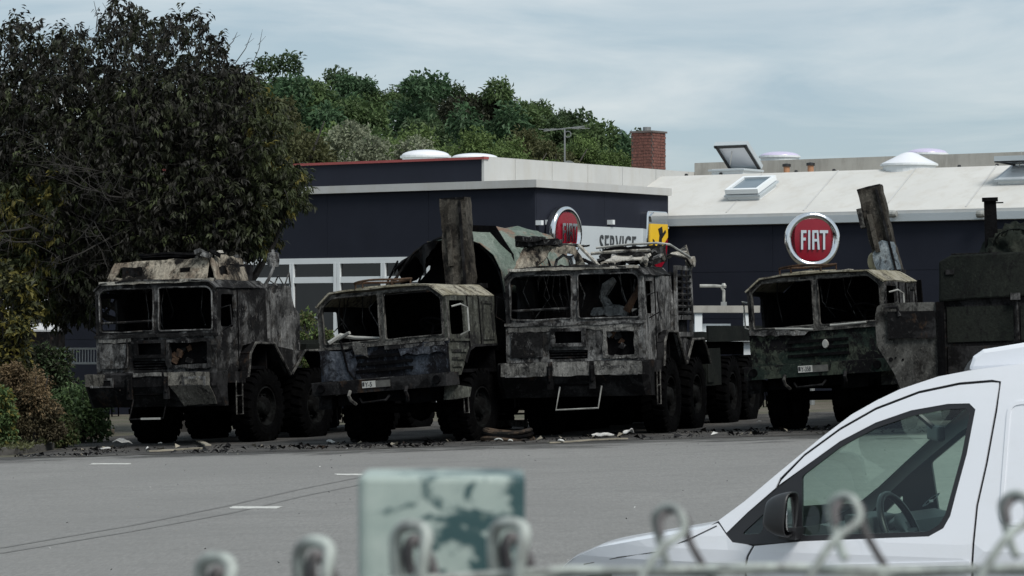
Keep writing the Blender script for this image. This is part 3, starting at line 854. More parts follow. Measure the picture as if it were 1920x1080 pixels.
# ------------------------------------------------------------------ vegetation
def leaf_quad(mb, c, d, nrm, ln, wd, droop=0.25):
    d = d.normalized(); s = d.cross(nrm)
    if s.length < 1e-4: s = d.orthogonal()
    s.normalize(); nn = s.cross(d)
    a = c; t = c + d * ln - nn * ln * droop
    m1 = c + d * ln * 0.5 + s * wd * 0.5 + nn * wd * 0.12; m2 = c + d * ln * 0.5 - s * wd * 0.5 + nn * wd * 0.12
    mb.add([a, m1, t, m2], [(0, 1, 2, 3)])
def rv(rng):
    while True:
        v = Vector((rng.uniform(-1, 1), rng.uniform(-1, 1), rng.uniform(-1, 1)))
        if 0.05 < v.length < 1: return v.normalized()
def crown_mesh(name, lobes, n, ls, seed, mats, k=4, low=-0.5, picker=None):
    rng = random.Random(seed)
    mb = MB()
    tot = sum(r[3] ** 2 for r in lobes)
    for (x, y, z, r, sz) in lobes:
        cnt = int(n * r * r / tot)
        for _ in range(cnt):
            v = rv(rng)
            if v.z < low: v.z *= 0.4
            rad = r * (rng.random() ** 0.33) * (0.8 + 0.35 * noise.noise(v * 2.2 + Vector((x, y, z))))
            p = Vector((x + v.x * rad, y + v.y * rad, z + v.z * rad * sz))
            mb.cur = picker(p, rng) if picker else 0
            for q in range(k):
                d = (v * 0.7 + rv(rng)).normalized()
                nr = (Vector((0, 0, 1)) + rv(rng) * 0.9)
                leaf_quad(mb, p + rv(rng) * ls * 0.7, d, nr, ls * rng.uniform(0.7, 1.25), ls * rng.uniform(0.4, 0.65), 0.3)
    me = bpy.data.meshes.new(name)
    me.from_pydata(mb.v, [], mb.f)
    for m in mats: me.materials.append(m)
    if len(mats) > 1: me.polygons.foreach_set('material_index', mb.mi)
    return me
M['bark'] = plain('grey_bark', (0.085, 0.078, 0.068), 0.9, 0, 0.4, 6.0, 0.4)
M['bark2'] = plain('scorched_bark', (0.021, 0.019, 0.017), 0.9, 0, 0.5, 6.0, 0.4)
M['leafdark'] = leafmat('dark_green_leaves', (0.052, 0.082, 0.036))
M['leafmid'] = leafmat('mid_green_leaves', (0.078, 0.120, 0.046))
M['leaflight'] = leafmat('light_green_leaves', (0.105, 0.155, 0.050))
M['leafgrey'] = leafmat('silver_grey_leaves', (0.20, 0.22, 0.15))
M['leafolive'] = leafmat('olive_brown_leaves', (0.075, 0.080, 0.034))
M['leafscorch'] = leafmat('scorched_dark_leaves', (0.015, 0.0145, 0.011), 0.5, 0.1)
M['leafdullgreen'] = leafmat('dull_green_leaves', (0.026, 0.030, 0.016), 0.5, 0.2)  # a duller, darker green leaf colour
M['leafyellow'] = leafmat('yellowing_leaves', (0.13, 0.115, 0.028))
M['leafbrown'] = leafmat('dry_brown_leaves', (0.16, 0.095, 0.050), 0.5, 0.15)
M['hill'] = plain('wooded_hill_soil', (0.030, 0.045, 0.022), 0.95, 0, 0.4, 0.3, world=True)

# hill behind the building
def ridge(px):       # row of the treetops in the photo along the hill
    pts = [(-900, 380), (-200, 330), (150, 270), (350, 180), (480, 132), (560, 134), (650, 138), (740, 156), (860, 160), (960, 178), (1060, 212), (1120, 235), (1185, 245), (1260, 330), (1400, 420), (2600, 480)]
    for (a, b), (c, d) in zip(pts, pts[1:]):
        if a <= px <= c: return b + (d - b) * (px - a) / (c - a)
    return pts[-1][1]
def hillz(x, D):
    t = max(0.0, min(1.0, (D - 125.0) / 165.0))
    px = 960 + x / D * F
    zt = CAMZ + (HOR - ridge(px)) / F * 290.0 - 7.5
    zt = max(0.4, zt)
    s = t * t * (3 - 2 * t)
    return 0.4 + (zt - 0.4) * s
mb = MB()
hx = [-110 + 6 * i for i in range(40)]; hy = [125, 145, 165, 185, 205, 225, 245, 265, 290, 330, 400]
mb.add([(x, y, hillz(x * y / 290.0, y) + 0.1) if False else (x * y / 290.0, y, hillz(x * y / 290.0, y) + 0.1) for y in hy for x in hx],
       [(j * len(hx) + i, j * len(hx) + i + 1, (j + 1) * len(hx) + i + 1, (j + 1) * len(hx) + i) for j in range(len(hy) - 1) for i in range(len(hx) - 1)])
tag(mb.build('hill', M['hill'], smooth=True), kind='structure')
def tree_meshes(nv, mats, seed, r=2.9, sz=1.15, n=1150, ls=0.42, h=4.6):
    out = []
    for k in range(nv):
        rng = random.Random(seed + k)
        lobes = [(0, 0, h, r * 0.75, sz)]
        for i in range(9):
            a = rng.uniform(0, 6.28); e = rng.uniform(-0.5, 1.0)
            q = r * rng.uniform(0.5, 0.85)
            lobes.append((math.cos(a) * q * math.cos(e * 0.9), math.sin(a) * q * math.cos(e * 0.9), h + q * sz * e, r * rng.uniform(0.28, 0.48), rng.uniform(0.8, 1.1)))
        me = crown_mesh('crown', lobes, n, ls, seed + k, mats[k % len(mats)], 3)
        tb = MB(); tb.tube([(0, 0, -1), (0.1, 0.05, h * 0.5), (0.0, 0, h * 1.2)], [0.22, 0.16, 0.06], 6)
        for i in range(5):
            a = i * 1.3
            tb.tube([(0.05, 0, h * 0.55 + 0.2 * i), (math.cos(a) * r * 0.4, math.sin(a) * r * 0.4, h * 0.8 + 0.2 * i), (math.cos(a) * r * 0.7, math.sin(a) * r * 0.7, h + 0.35 * i)], [0.09, 0.06, 0.02], 5)
        tme = bpy.data.meshes.new('trunk'); tme.from_pydata(tb.v, [], tb.f); tme.materials.append(M['bark'])
        out.append((me, tme))
    return out
hillkinds = tree_meshes(5, [[M['leafdark']], [M['leafmid']], [M['leafdark']], [M['leafmid']], [M['leafdark']]], 11)
def plant_tree(name, meshes, loc, s, rz, label, cat='tree', group=None, sx=1.0):
    t = tag(empty(name, loc, (0, 0, rz)), label, cat, group)
    t.scale = (s * sx, s * sx, s)
    link('trunk', meshes[1], t); link('crown', meshes[0], t)
    return t
rng = random.Random(21)
# trees that stand out on the skyline, left to right
sky_trees = [(515, 112), (585, 126), (655, 122), (725, 150), (765, 140), (830, 158), (880, 148), (935, 168), (990, 172), (1040, 205), (1090, 222), (1140, 230), (1172, 238)]
names = ['skyline tree nearest the big scorched tree', 'second skyline tree from the scorched tree', 'skyline tree with the highest top left of centre', 'fourth skyline tree from the scorched tree', 'fifth skyline tree from the scorched tree', 'sixth skyline tree from the scorched tree', 'seventh skyline tree, above the lettered workshop corner', 'eighth skyline tree from the scorched tree', 'ninth skyline tree, where the ridge starts to drop', 'fourth skyline tree left of the brick chimney', 'third skyline tree left of the brick chimney', 'second skyline tree left of the brick chimney', 'skyline tree right beside the brick chimney']
for i, (px, top) in enumerate(sky_trees):
    D = rng.uniform(268, 285)
    s = rng.uniform(0.72, 1.12)
    p = P(px, top, D)
    plant_tree('hill_tree', hillkinds[i % 5], (p.x, D, p.z - 8.0 * s), s, rng.uniform(0, 6.28), 'dark green ' + names[i], 'tree', 'trees along the hill skyline')
# the wood below the skyline reads as one mass
wood = MB()
wv, wf, wm = [], [], []
def bake(me, Mx, slot):
    o = len(wv)
    for v in me.vertices: wv.append(tuple(Mx @ v.co))
    for f in me.polygons:
        wf.append([o + i for i in f.vertices]); wm.append(slot)
for row in range(7):
    D = 140 + row * 19
    px = -250 + rng.uniform(0, 50)
    while px < 1160:
        x = (px - 960) / F * D
        zb = hillz(x, D)
        k = rng.randrange(5)
        s = rng.uniform(0.75, 1.15)
        topz = CAMZ + (HOR - ridge(px) - 8) / F * D
        zb = min(zb, topz + 0.6 - 7.2 * s)
        if True:
            bake(hillkinds[k][0], Matrix.Translation((x, D + rng.uniform(-6, 6), zb - 0.5)) @ Matrix.Rotation(rng.uniform(0, 6.28), 4, 'Z') @ Matrix.Scale(s, 4), rng.choice((0, 0, 1, 1, 2, 3)))
        px += rng.uniform(0.75, 1.15) * F / D * 4.0
me = bpy.data.meshes.new('hillside_wood'); me.from_pydata(wv, [], wf)
for m in (M['leafdark'], M['leafmid'], M['leafdullgreen'], leafmat('bottle_green_leaves', (0.056, 0.104, 0.050))): me.materials.append(m)
me.polygons.foreach_set('material_index', wm)
tag(link('hillside_wood', me), 'dense dark green wood covering the hillside behind the workshop', 'wood', kind='stuff')
# paler trees at the foot of the hill
foot = tree_meshes(3, [[M['leaflight']], [M['leafgrey']], [M['leafolive']]], 77, 2.6, 0.85, 3600, 0.20, 3.4)
for (px, top, D, k, s, lab) in ((700, 240, 128, 0, 0.95, 'light green tree above the left white roof dome'), (775, 238, 132, 0, 1.05, 'light green tree above the red roof capping'), (855, 250, 130, 0, 0.9, 'light green tree above the white roof corner'),
                                (590, 235, 118, 1, 0.85, 'silvery grey green tree beside the scorched tree'), (640, 262, 110, 1, 0.7, 'pale grey bushy tree left of the roof domes'), (722, 264, 112, 1, 0.7, 'pale grey bushy tree right above the roof domes'),
                                (545, 190, 108, 2, 0.95, 'olive brown tree between scorched tree and dark wood'), (960, 258, 134, 0, 0.8, 'yellow green tree left of the aerial'), (1035, 250, 138, 2, 0.85, 'olive tree behind the aerial'), (1120, 262, 140, 0, 0.8, 'green tree between aerial and chimney'),
                                (520, 245, 112, 1, 0.8, 'silver leaved tree half hidden by the scorched tree')):
    p = P(px, top, D)
    plant_tree('foothill_tree', foot[k], (p.x, D, p.z - 5.6 * s), s, rng.uniform(0, 6), lab, 'tree')

# the big scorched tree on the left
def big_tree():
    rng = random.Random(5)
    D0 = 66.0
    base = Vector(((330 - 960) / F * D0, D0, gz(-7)))
    t = tag(empty('scorched_tree', base), 'big dark scorched tree with bare twigs behind the leftmost burnt truck', 'tree')
    def px2l(px, py, dy=0.0): return P(px, py, D0 + dy) - base - Vector((0, 0, 0))
    outline = [(-160, 640), (-180, 200), (-60, 60), (0, 55), (25, 22), (60, 40), (90, 75), (118, 50), (145, 45), (160, 80), (185, 78), (190, 20), (215, -18), (250, 0), (270, 30), (300, 28), (335, 20), (385, 22), (410, 60), (428, 92), (425, 118), (470, 132), (490, 165), (525, 190), (540, 235), (520, 275), (545, 300), (575, 330), (583, 385), (560, 390), (520, 400), (515, 455), (470, 480), (420, 478), (300, 486), (190, 540), (178, 600), (100, 600), (60, 575), (20, 640)]
    def inside(px, py): return pip(px, py, outline)
    wb = MB()
    tips = []
    def branch(p, d, ln, r, lvl):
        n = 5 if lvl < 2 else 4
        pts = [p]; rs = [r]
        q = p.copy(); dd = d.copy()
        for i in range(n):
            dd = (dd + rv(rng) * (0.22 if lvl < 2 else 0.32) + Vector((0, 0, 0.05 if lvl < 2 else -0.03))).normalized()
            q = q + dd * ln / n
            pts.append(q.copy()); rs.append(r * (1 - 0.75 * (i + 1) / n))
        if lvl >= 0:
            e_ = pts[-1] + base; pe = (960 + e_.x / e_.y * F, HOR - (e_.z - CAMZ) / e_.y * F)
            if not inside(*pe): return
        wb.tube(pts, rs, 6 if lvl == 0 else (5 if lvl < 2 else 3), caps=False)
        if lvl >= 3: tips.append((pts[-1], dd)); tips.append((pts[2], dd))
        if lvl < 3:
            kids = (9, 8, 5)[lvl]
            for i in range(kids):
                f = 0.25 + 0.75 * (i + rng.random()) / kids
                j = min(n - 1, int(f * n)); pp = pts[j].lerp(pts[j + 1], f * n - j)
                nd_ = (dd * 0.6 + rv(rng) * 0.95 + Vector((0, 0, 0.12))).normalized()
                branch(pp, nd_, ln * rng.uniform(0.42, 0.62), max(0.006, rs[j] * 0.55), lvl + 1)
    tb = MB(); tb.tube([(0, 0, -0.2), (0.05, 0, 0.8), (-0.05, 0.05, 1.9)], [0.26, 0.21, 0.19], 10)
    tb.build('trunk', M['bark2'], t)
    for i in range(9):
        a = i * 2 * math.pi / 9 + rng.uniform(-0.3, 0.3)
        e = rng.uniform(0.25, 1.0)
        branch(Vector((0, 0, 1.5 + 0.12 * i)), Vector((math.cos(a) * 1.15 - 0.12, math.sin(a) * 0.8, e)).normalized(), rng.uniform(3.2, 4.3), 0.10, 0)
    br = wb.build('branches', M['bark2'], t, fix=False)
    # leaf sprays: drooping compound leaves spread through the crown
    lm = MB(); ns = 0
    tries = 0
    tippos = [tp for tp, _ in tips]
    while ns < 18000 and tries < 340000:
        tries += 1
        px = rng.uniform(-180, 590); py = rng.uniform(-20, 640)
        if not inside(px, py): continue
        cy_ = 300; dx = (px - 200) / 390; dyv = (py - 260) / 330
        dep = math.sqrt(max(0.03, 1 - min(1.0, dx * dx + dyv * dyv * 0.8))) * 3.0
        dy = rng.uniform(-dep, dep)
        core_ = (abs(px - 300) < 190 and 110 < py < 470)
        if py < 130 and rng.random() < 0.45: continue
        p = px2l(px, py, dy)
        if noise.noise(p * 1.3) < (-0.15 if py < 200 else -0.42): continue
        # kind of leaf by its place in the crown: fire took the side facing the trucks
        if px < 110 and py > 330: k = 3 if rng.random() < 0.30 else 2
        elif px > 470 and py > 120: k = 2 if rng.random() < 0.55 else (3 if rng.random() < 0.15 else 1)
        elif py < 150: k = 1 if rng.random() < 0.35 else 0
        else: k = 0 if rng.random() < 0.55 else (1 if rng.random() < 0.75 else 2)
        lm.cur = k
        ax = (rv(rng) + Vector((0, 0, -0.3))).normalized()
        stem = rng.uniform(0.14, 0.30)
        for q in range(7):
            f = 0.25 + 0.75 * (q // 2) / 3.0
            pp = p + ax * stem * f
            sd_ = ax.orthogonal().normalized() * (1 if q % 2 else -1)
            d = (sd_ * 0.8 + ax * 0.7 + Vector((0, 0, -0.55)) + rv(rng) * 0.35).normalized()
            leaf_quad(lm, pp, d, Vector((0, 0, 1)) + rv(rng) * 0.6, rng.uniform(0.10, 0.19), rng.uniform(0.04, 0.07), 0.3)
        ns += 1
    me = bpy.data.meshes.new('crown'); me.from_pydata(lm.v, [], lm.f)
    for m in ('leafscorch', 'leafdullgreen', 'leafmid2' if 'leafmid2' in M else 'leafdullgreen', 'leafyellow'): me.materials.append(M[m])
    me.polygons.foreach_set('material_index', lm.mi)
    link('crown', me, t)
    # bare shoots standing above the crown
    for (a, b) in (((440, 120), (472, 62)), ((470, 128), (492, 55)), ((180, 60), (176, 2)), ((205, 40), (192, 5)), ((420, 95), (445, 60)), ((150, 80), (168, 48))):
        p0 = px2l(*a); p1 = px2l(*b)
        mb = MB(); mb.tube([p0, p0.lerp(p1, 0.5) + Vector((0.05, 0, 0)), p1], [0.012, 0.009, 0.004], 4); mb.tube([p0.lerp(p1, 0.6), p0.lerp(p1, 0.8) + Vector((0.12, 0, 0.02))], [0.006, 0.003], 3)
        mb.build('bare_shoot', M['bark2'], t, fix=False)
    # pale bare boughs reaching to the left, low in the crown
    for pts in (((190, 500), (130, 465), (60, 455), (0, 470)), ((150, 475), (148, 500), (120, 530), (95, 545)), ((155, 480), (160, 510), (190, 530)), ((150, 474), (100, 480), (70, 500)), ((330, 420), (240, 370), (140, 385), (40, 400)), ((300, 300), (270, 230), (250, 160)), ((330, 330), (390, 240), (430, 190)), ((320, 380), (420, 300), (500, 260))):
        q = [px2l(a, b, -1.8) for a, b in pts]
        mb = MB(); mb.tube(q, [0.035 - 0.024 * i / (len(q) - 1) for i in range(len(q))], 5)
        mb.build('bough', M['bark2'], t, fix=False)
    return t
M['leafmid2'] = leafmat('muted_green_leaves', (0.050, 0.062, 0.026), 0.5, 0.25)  # muted green leaf colour mixed into the scorched crown
big_tree()

# bushes
def bush(name, label, px, py, D, w_, h_, mats, n, ls, seed, picker=None, sz=1.0, cat='shrub'):
    p = P(px, py, D)
    base = Vector((p.x, D, gz(p.x)))
    t = tag(empty(name, base), label, cat)
    rng = random.Random(seed)
    lobes = [(0, 0, h_ * 0.5, w_ * 0.36, h_ / w_ * 1.25)]
    for i in range(10):
        a = rng.uniform(0, 6.28); e = rng.random()
        lobes.append((math.cos(a) * w_ * 0.30, math.sin(a) * w_ * 0.22, h_ * (0.15 + 0.70 * e), w_ * rng.uniform(0.16, 0.24), 0.9))
    me = crown_mesh('foliage', lobes, n, ls, seed, mats, 3, -2, picker)
    link('foliage', me, t)
    mb = MB()
    for i in range(5):
        a = i * 1.26
        mb.tube([(0.05 * math.cos(a), 0.05 * math.sin(a), -0.1), (w_ * 0.12 * math.cos(a), w_ * 0.1 * math.sin(a), h_ * 0.5), (w_ * 0.22 * math.cos(a), w_ * 0.2 * math.sin(a), h_ * 0.8)], [0.04, 0.025, 0.01], 5)
    mb.build('stems', M['bark2'], t, fix=False)
    return t
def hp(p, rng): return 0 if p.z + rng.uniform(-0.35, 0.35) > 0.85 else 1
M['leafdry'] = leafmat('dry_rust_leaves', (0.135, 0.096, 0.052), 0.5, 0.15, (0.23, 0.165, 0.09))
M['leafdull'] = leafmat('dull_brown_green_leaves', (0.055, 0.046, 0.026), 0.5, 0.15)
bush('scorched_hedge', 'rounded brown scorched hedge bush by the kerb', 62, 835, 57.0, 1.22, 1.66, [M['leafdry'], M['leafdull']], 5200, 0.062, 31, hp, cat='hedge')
bush('green_bush', 'green bush cut off by the left edge beside the brown hedge', -5, 835, 56.4, 0.7, 1.35, [M['leafmid'], M['leafyellow']], 1100, 0.09, 32, lambda p, r: 0 if r.random() < 0.8 else 1)
bush('green_bush', 'green bush between the brown hedge and the leftmost truck', 150, 800, 60.5, 1.3, 1.30, [M['leafmid'], M['leafdark']], 1500, 0.09, 33, lambda p, r: r.randrange(2))
bush('green_bush', 'dark green bush behind the top of the brown hedge', 62, 660, 64.0, 2.1, 1.98, [M['leafdark'], M['leafdullgreen']], 2800, 0.10, 34, lambda p, r: r.randrange(2))
bush('green_bush', 'small leafy bush low beside the front wheel of the leftmost truck', 118, 810, 58.2, 0.7, 0.62, [M['leafmid'], M['leafolive']], 800, 0.08, 35, lambda p, r: r.randrange(2))
bush('climbing_bush', 'yellow green bush seen between the two left trucks', 586, 640, 70.5, 0.95, 2.7, [M['leaflight'], M['leafolive']], 1100, 0.09, 36, lambda p, r: r.randrange(2))
bush('yellow_sapling', 'yellowing leafy sapling at the left edge before the scorched tree', 20, 470, 62.0, 1.3, 4.1, [M['leafyellow'], M['leafolive'], M['leafdullgreen']], 1300, 0.14, 37, lambda p, r: r.randrange(3), cat='tree')
# dry weeds and litter on the verge
rng = random.Random(9)
lm = MB()
for _ in range(2600):
    x = rng.uniform(-10.2, -8.3); y = rng.uniform(55.0, 62)
    p = Vector((x, y, gz(x) + 0.11))
    leaf_quad(lm, p, rv(rng) + Vector((0, 0, 0.8)), rv(rng), rng.uniform(0.05, 0.16), 0.03, 0.3)
me = bpy.data.meshes.new('weeds'); me.from_pydata(lm.v, [], lm.f); me.materials.append(M['leafolive'])
tag(link('weeds', me), 'dry weeds and leaf litter on the verge', 'weeds', kind='stuff')

# white railing behind the hedge
rl = tag(empty('white_railing', P(137, 683, 69.0)), 'short white metal railing with thin bars left of the first truck', 'railing')
x0 = (92 - 137) / F * 69; x1 = (205 - 137) / F * 69; hz = (683 - 652) / F * 69
mb = MB(); mb.box(x0, x1, -0.02, 0.02, hz - 0.04, hz); mb.build('top_rail', M['white'], rl)
mb = MB(); mb.box(x0, x1, -0.02, 0.02, 0.0, 0.045); mb.build('bottom_rail', M['white'], rl)
k = x0 + 0.03
while k < x1:
    mb = MB(); mb.box(k, k + 0.016, -0.012, 0.012, 0.045, hz - 0.04); mb.build('baluster', M['white'], rl)
    k += 0.062
for k in (x0, x1 - 0.05):
    mb = MB(); mb.box(k, k + 0.05, 0.022, 0.062, gz(-9) - P(137, 683, 69).z, hz); mb.build('post', M['char'], rl)
# ------------------------------------------------------------------ burnt trucks
def make_wheel(Rw, tw):
    """tyre and rim meshes, axis along X, outer face towards +X"""
    t = MB()
    h = tw / 2
    prof = [(Rw * 0.52, -h * 0.80), (Rw * 0.58, -h * 0.95), (Rw * 0.72, -h * 1.04), (Rw * 0.88, -h * 1.0), (Rw * 0.955, -h * 0.82), (Rw * 0.965, 0), (Rw * 0.955, h * 0.82), (Rw * 0.88, h * 1.0), (Rw * 0.72, h * 1.04), (Rw * 0.58, h * 0.95), (Rw * 0.52, h * 0.80)]
    t.lathe(prof, 40)
    for k in range(26):
        for s in (-1, 1):
            a = 2 * math.pi * (k + (0.5 if s > 0 else 0)) / 26
            Mx = Matrix.Rotation(a, 4, 'X')
            vs = [Vector((s * h * u, Rw * r, w_)) for (u, r) in ((0.04, 0.955), (1.0, 0.87), (0.98, 0.93), (0.9, 1.0), (0.04, 1.0)) for w_ in (-0.045, 0.045)]
            vs = [Mx @ (v + Vector((0, 0, 0.05 * (abs(v.x) / h)))) for v in vs]
            t.add(vs, [(0, 2, 4, 6, 8), (9, 7, 5, 3, 1), (0, 1, 3, 2), (2, 3, 5, 4), (4, 5, 7, 6), (6, 7, 9, 8), (8, 9, 1, 0)])
    tm = bpy.data.meshes.new('tyre'); tm.from_pydata(t.v, [], t.f); tm.materials.append(M['tyre'])
    r = MB()
    r.lathe([(0, -h * 0.3), (Rw * 0.50, -h * 0.6), (Rw * 0.55, -h * 0.8), (Rw * 0.55, h * 0.85), (Rw * 0.50, h * 0.88), (Rw * 0.48, h * 0.6), (Rw * 0.40, h * 0.35), (Rw * 0.28, h * 0.45), (Rw * 0.22, h * 0.9), (Rw * 0.14, h * 1.0), (0, h * 1.02)], 32)
    for k in range(10):
        a = 2 * math.pi * k / 10
        c, s = math.cos(a) * Rw * 0.33, math.sin(a) * Rw * 0.33
        r.lathe([(0, h * 0.62), (Rw * 0.03, h * 0.6), (Rw * 0.03, h * 0.3)], 6, lambda q, y, z: Vector((q, y + c, z + s)))
    rm = bpy.data.meshes.new('wheel'); rm.from_pydata(r.v, [], r.f); rm.materials.append(M['rim'])
    bm = bmesh.new(); bm.from_mesh(rm); bmesh.ops.recalc_face_normals(bm, faces=bm.faces); bm.to_mesh(rm); bm.free()
    return rm, tm
WH = {'A': make_wheel(0.66, 0.40), 'B': make_wheel(0.69, 0.43)}
def add_wheel(root, kind, x, y, Rw, squash=0.0):
    o = link('wheel', WH[kind][0], root)
    o.location = (x, y, Rw - squash)
    if x < 0: o.rotation_euler = (0, 0, math.pi)
    c = link('tyre', WH[kind][1], o)
    return o
def steering_wheel(mb, c, r, tilt):
    c = Vector(c)
    mb.tube([c + Matrix.Rotation(R(tilt), 3, 'X') @ Vector((r * math.cos(a), 0, r * math.sin(a))) for a in [2 * math.pi * k / 20 for k in range(21)]], 0.018, 6, False)
    mb.tube([c, c + Vector((0, -0.3, -0.45))], 0.025)
    for a in (0, 2.1, 4.2):
        mb.tube([c, c + Matrix.Rotation(R(tilt), 3, 'X') @ Vector((r * math.cos(a), 0, r * math.sin(a)))], 0.012)
def seat_frame(mb, x, y, z, lean=12):
    Ms = Matrix.Translation((x, y, z)) @ rotm('X', -lean)
    for s in (-0.2, 0.2):
        mb.tube([Ms @ Vector((s, 0, 0)), Ms @ Vector((s, 0.02, 0.62)), Ms @ Vector((s * 0.7, 0.02, 0.72))], 0.016)
        mb.tube([Vector((x + s, y - 0.45, z)), Vector((x + s, y, z))], 0.016)
    mb.tube([Ms @ Vector((-0.14, 0.02, 0.72)), Ms @ Vector((0.14, 0.02, 0.72))], 0.016)
    for k in range(6):
        zz = 0.08 + 0.09 * k
        mb.tube([Ms @ Vector((-0.2, 0.01, zz)), Ms @ Vector((-0.07, 0.03, zz + 0.02)), Ms @ Vector((0.07, 0.0, zz - 0.02)), Ms @ Vector((0.2, 0.01, zz))], 0.007, 4)
    mb.box(x - 0.2, x + 0.2, y - 0.42, y - 0.05, z - 0.25, z - 0.02)
def chassis(root, L_, axles, Rw, kind, track, bed, rng, squash):
    for s in (-1, 1):
        mb = MB(); x = s * 0.42
        mb.box(x - 0.045, x + 0.045, 0.35, L_, 0.88, 1.14); mb.build('chassis_rail', M['soot'], root)
    for y in axles:
        mb = MB()
        mb.tube([(-track, y, Rw - squash), (-0.2, y, Rw - squash), (0.2, y, Rw - squash), (track, y, Rw - squash)], 0.085, 8)
        mb.lathe([(0, -0.22), (0.2, -0.12), (0.24, 0), (0.2, 0.12), (0, 0.22)], 12, lambda a, c, d: Vector((a, y + c, Rw - squash + d)))
        mb.build('axle', M['soot'], root)
        for s in (-1, 1):
            add_wheel(root, kind, s * track, y, Rw, squash)
    for y in (0.6, 1.3, 2.6, 4.2, 6.0, L_ - 0.15):
        mb = MB(); mb.box(-0.40, 0.40, y, y + 0.1, 0.92, 1.1); mb.build('cross_member', M['soot'], root)
def text_mesh(body, size, ext):
    fc = bpy.data.curves.new('plate_text', 'FONT')
    fc.body = body; fc.size = size; fc.align_x = 'LEFT'; fc.extrude = ext
    tmp = bpy.data.objects.new('tmp', fc); COL.objects.link(tmp)
    bpy.context.view_layer.update()
    tm = bpy.data.meshes.new_from_object(tmp.evaluated_get(bpy.context.evaluated_depsgraph_get()))
    bpy.data.objects.remove(tmp)
    return tm
FXZ = lambda y0: (lambda u, v, w_: Vector((u, y0 + w_, v)))
FYZ = lambda x0: (lambda u, v, w_: Vector((x0 + w_, u, v)))
FXY = lambda z0: (lambda u, v, w_: Vector((u, v, z0 + w_)))

def cab_common(root, bm_, W, L_, zf, zs, zw0, zw1, zr, ch, ms, rng, side_poly, win, sideR=True, roof_pts=None, roof_holes=(), mid=0.05, warp=0.014):
    """open burnt cab: fascia, windscreen frame, roof, sides, back wall, floor"""
    h = W / 2
    cx, cz = ch
    outer = [(-h, zs), (h, zs), (h, zr - cz), (h - cx, zr), (-h + cx, zr), (-h, zr - cz)]
    b = 0.085
    def op(s):
        q = [(s * mid, zw0), (s * (h - b), zw0), (s * (h - b), zr - cz - 0.03), (s * (h - cx - 0.02), zw1), (s * mid, zw1)]
        return rounded(q if s > 0 else q[::-1], 0.05, 3)
    mb = MB(bm_); mb.sheet(outer, [op(-1), op(1)], FXZ(0.0), 0.07, 0.28)
    mb.build('windscreen_frame', M[ms['frame']], root, warp=warp, wscale=2.0, seed=rng.random() * 9)
    for s in (-1, 1):
        q_ = op(s); q_ = q_ + [q_[0]]
        mb = MB(bm_); mb.tube([(a, -0.008, b) for a, b in q_], 0.014, 5, False); mb.build('opening_rim', M[ms.get('rim', 'pillar')], root, sub=0.2, warp=warp, wscale=2.0, seed=3.3)
    for k in range(5):
        xx = rng.uniform(-h + 0.2, h - 0.2)
        mb = MB(bm_); mb.tube([(xx, 0.3 + rng.random() * 0.4, zr - 0.05), (xx + rng.uniform(-0.15, 0.15), 0.45, (zw0 + zw1) / 2 + rng.uniform(-0.1, 0.2)), (xx + rng.uniform(-0.25, 0.25), 0.5, zw0 + rng.uniform(-0.05, 0.25))], 0.010, 4); mb.build('burnt_cable', M['ashdark'], root)
    # roof
    rp = roof_pts or [(-h, zr - cz), (-h + cx, zr), (-h * 0.45, zr + 0.035), (h * 0.45, zr + 0.035), (h - cx, zr), (h, zr - cz)]
    mb = MB(bm_)
    for i in range(len(rp) - 1):
        (xa, za), (xb, zb) = rp[i], rp[i + 1]
        hole = [hh for (ii, hh) in roof_holes if ii == i]
        ln = math.hypot(xb - xa, zb - za)
        nx, nz = -(zb - za) / ln, (xb - xa) / ln
        if nz < 0: nx, nz = -nx, -nz
        def f(u, v, w_):
            t = u / ln
            return Vector((xa + (xb - xa) * t + nx * w_, v, za + (zb - za) * t + nz * w_))
        mb.sheet([(0, -0.06), (ln, -0.06), (ln, L_), (0, L_)], hole, f, 0.028, 0.25)
    roof = mb.build('roof', M[ms['roof']], root, warp=warp * 1.8, wscale=1.6, seed=rng.random() * 9)
    # sides
    for s in (-1, 1):
        mb = MB(bm_)
        f = (lambda u, v, w_: Vector((s * (h - w_), u, v)))
        mb.sheet(side_poly, win, f, 0.05, 0.25)
        mb.build('cab_side', M[ms['side'] if s > 0 else ms['sideL']], root, warp=warp, wscale=1.8, seed=rng.random() * 9)
    # back wall with two burnt-out openings
    mb = MB(bm_)
    mb.sheet([(-h + 0.05, zf), (h - 0.05, zf), (h - 0.05, zr - cz), (h - cx, zr), (-h + cx, zr), (-h + 0.05, zr - cz)], [], FXZ(L_ - 0.05), 0.05, 0.35)
    mb.build('back_wall', M['soot'], root, warp=warp * 1.5)
    mb = MB(bm_); mb.box(-h + 0.06, h - 0.06, 0.08, L_ - 0.06, zf, zf + 0.06); mb.build('cab_floor', M['soot'], root)
    return roof

def frame_truck(name, label, px, D, yaw, group):
    x = (px - 960) / F * D
    t = empty(name, (x, D, gz(x)), (0, -R(1.6), -R(yaw)))
    tag(t, label, 'truck', group)
    return t

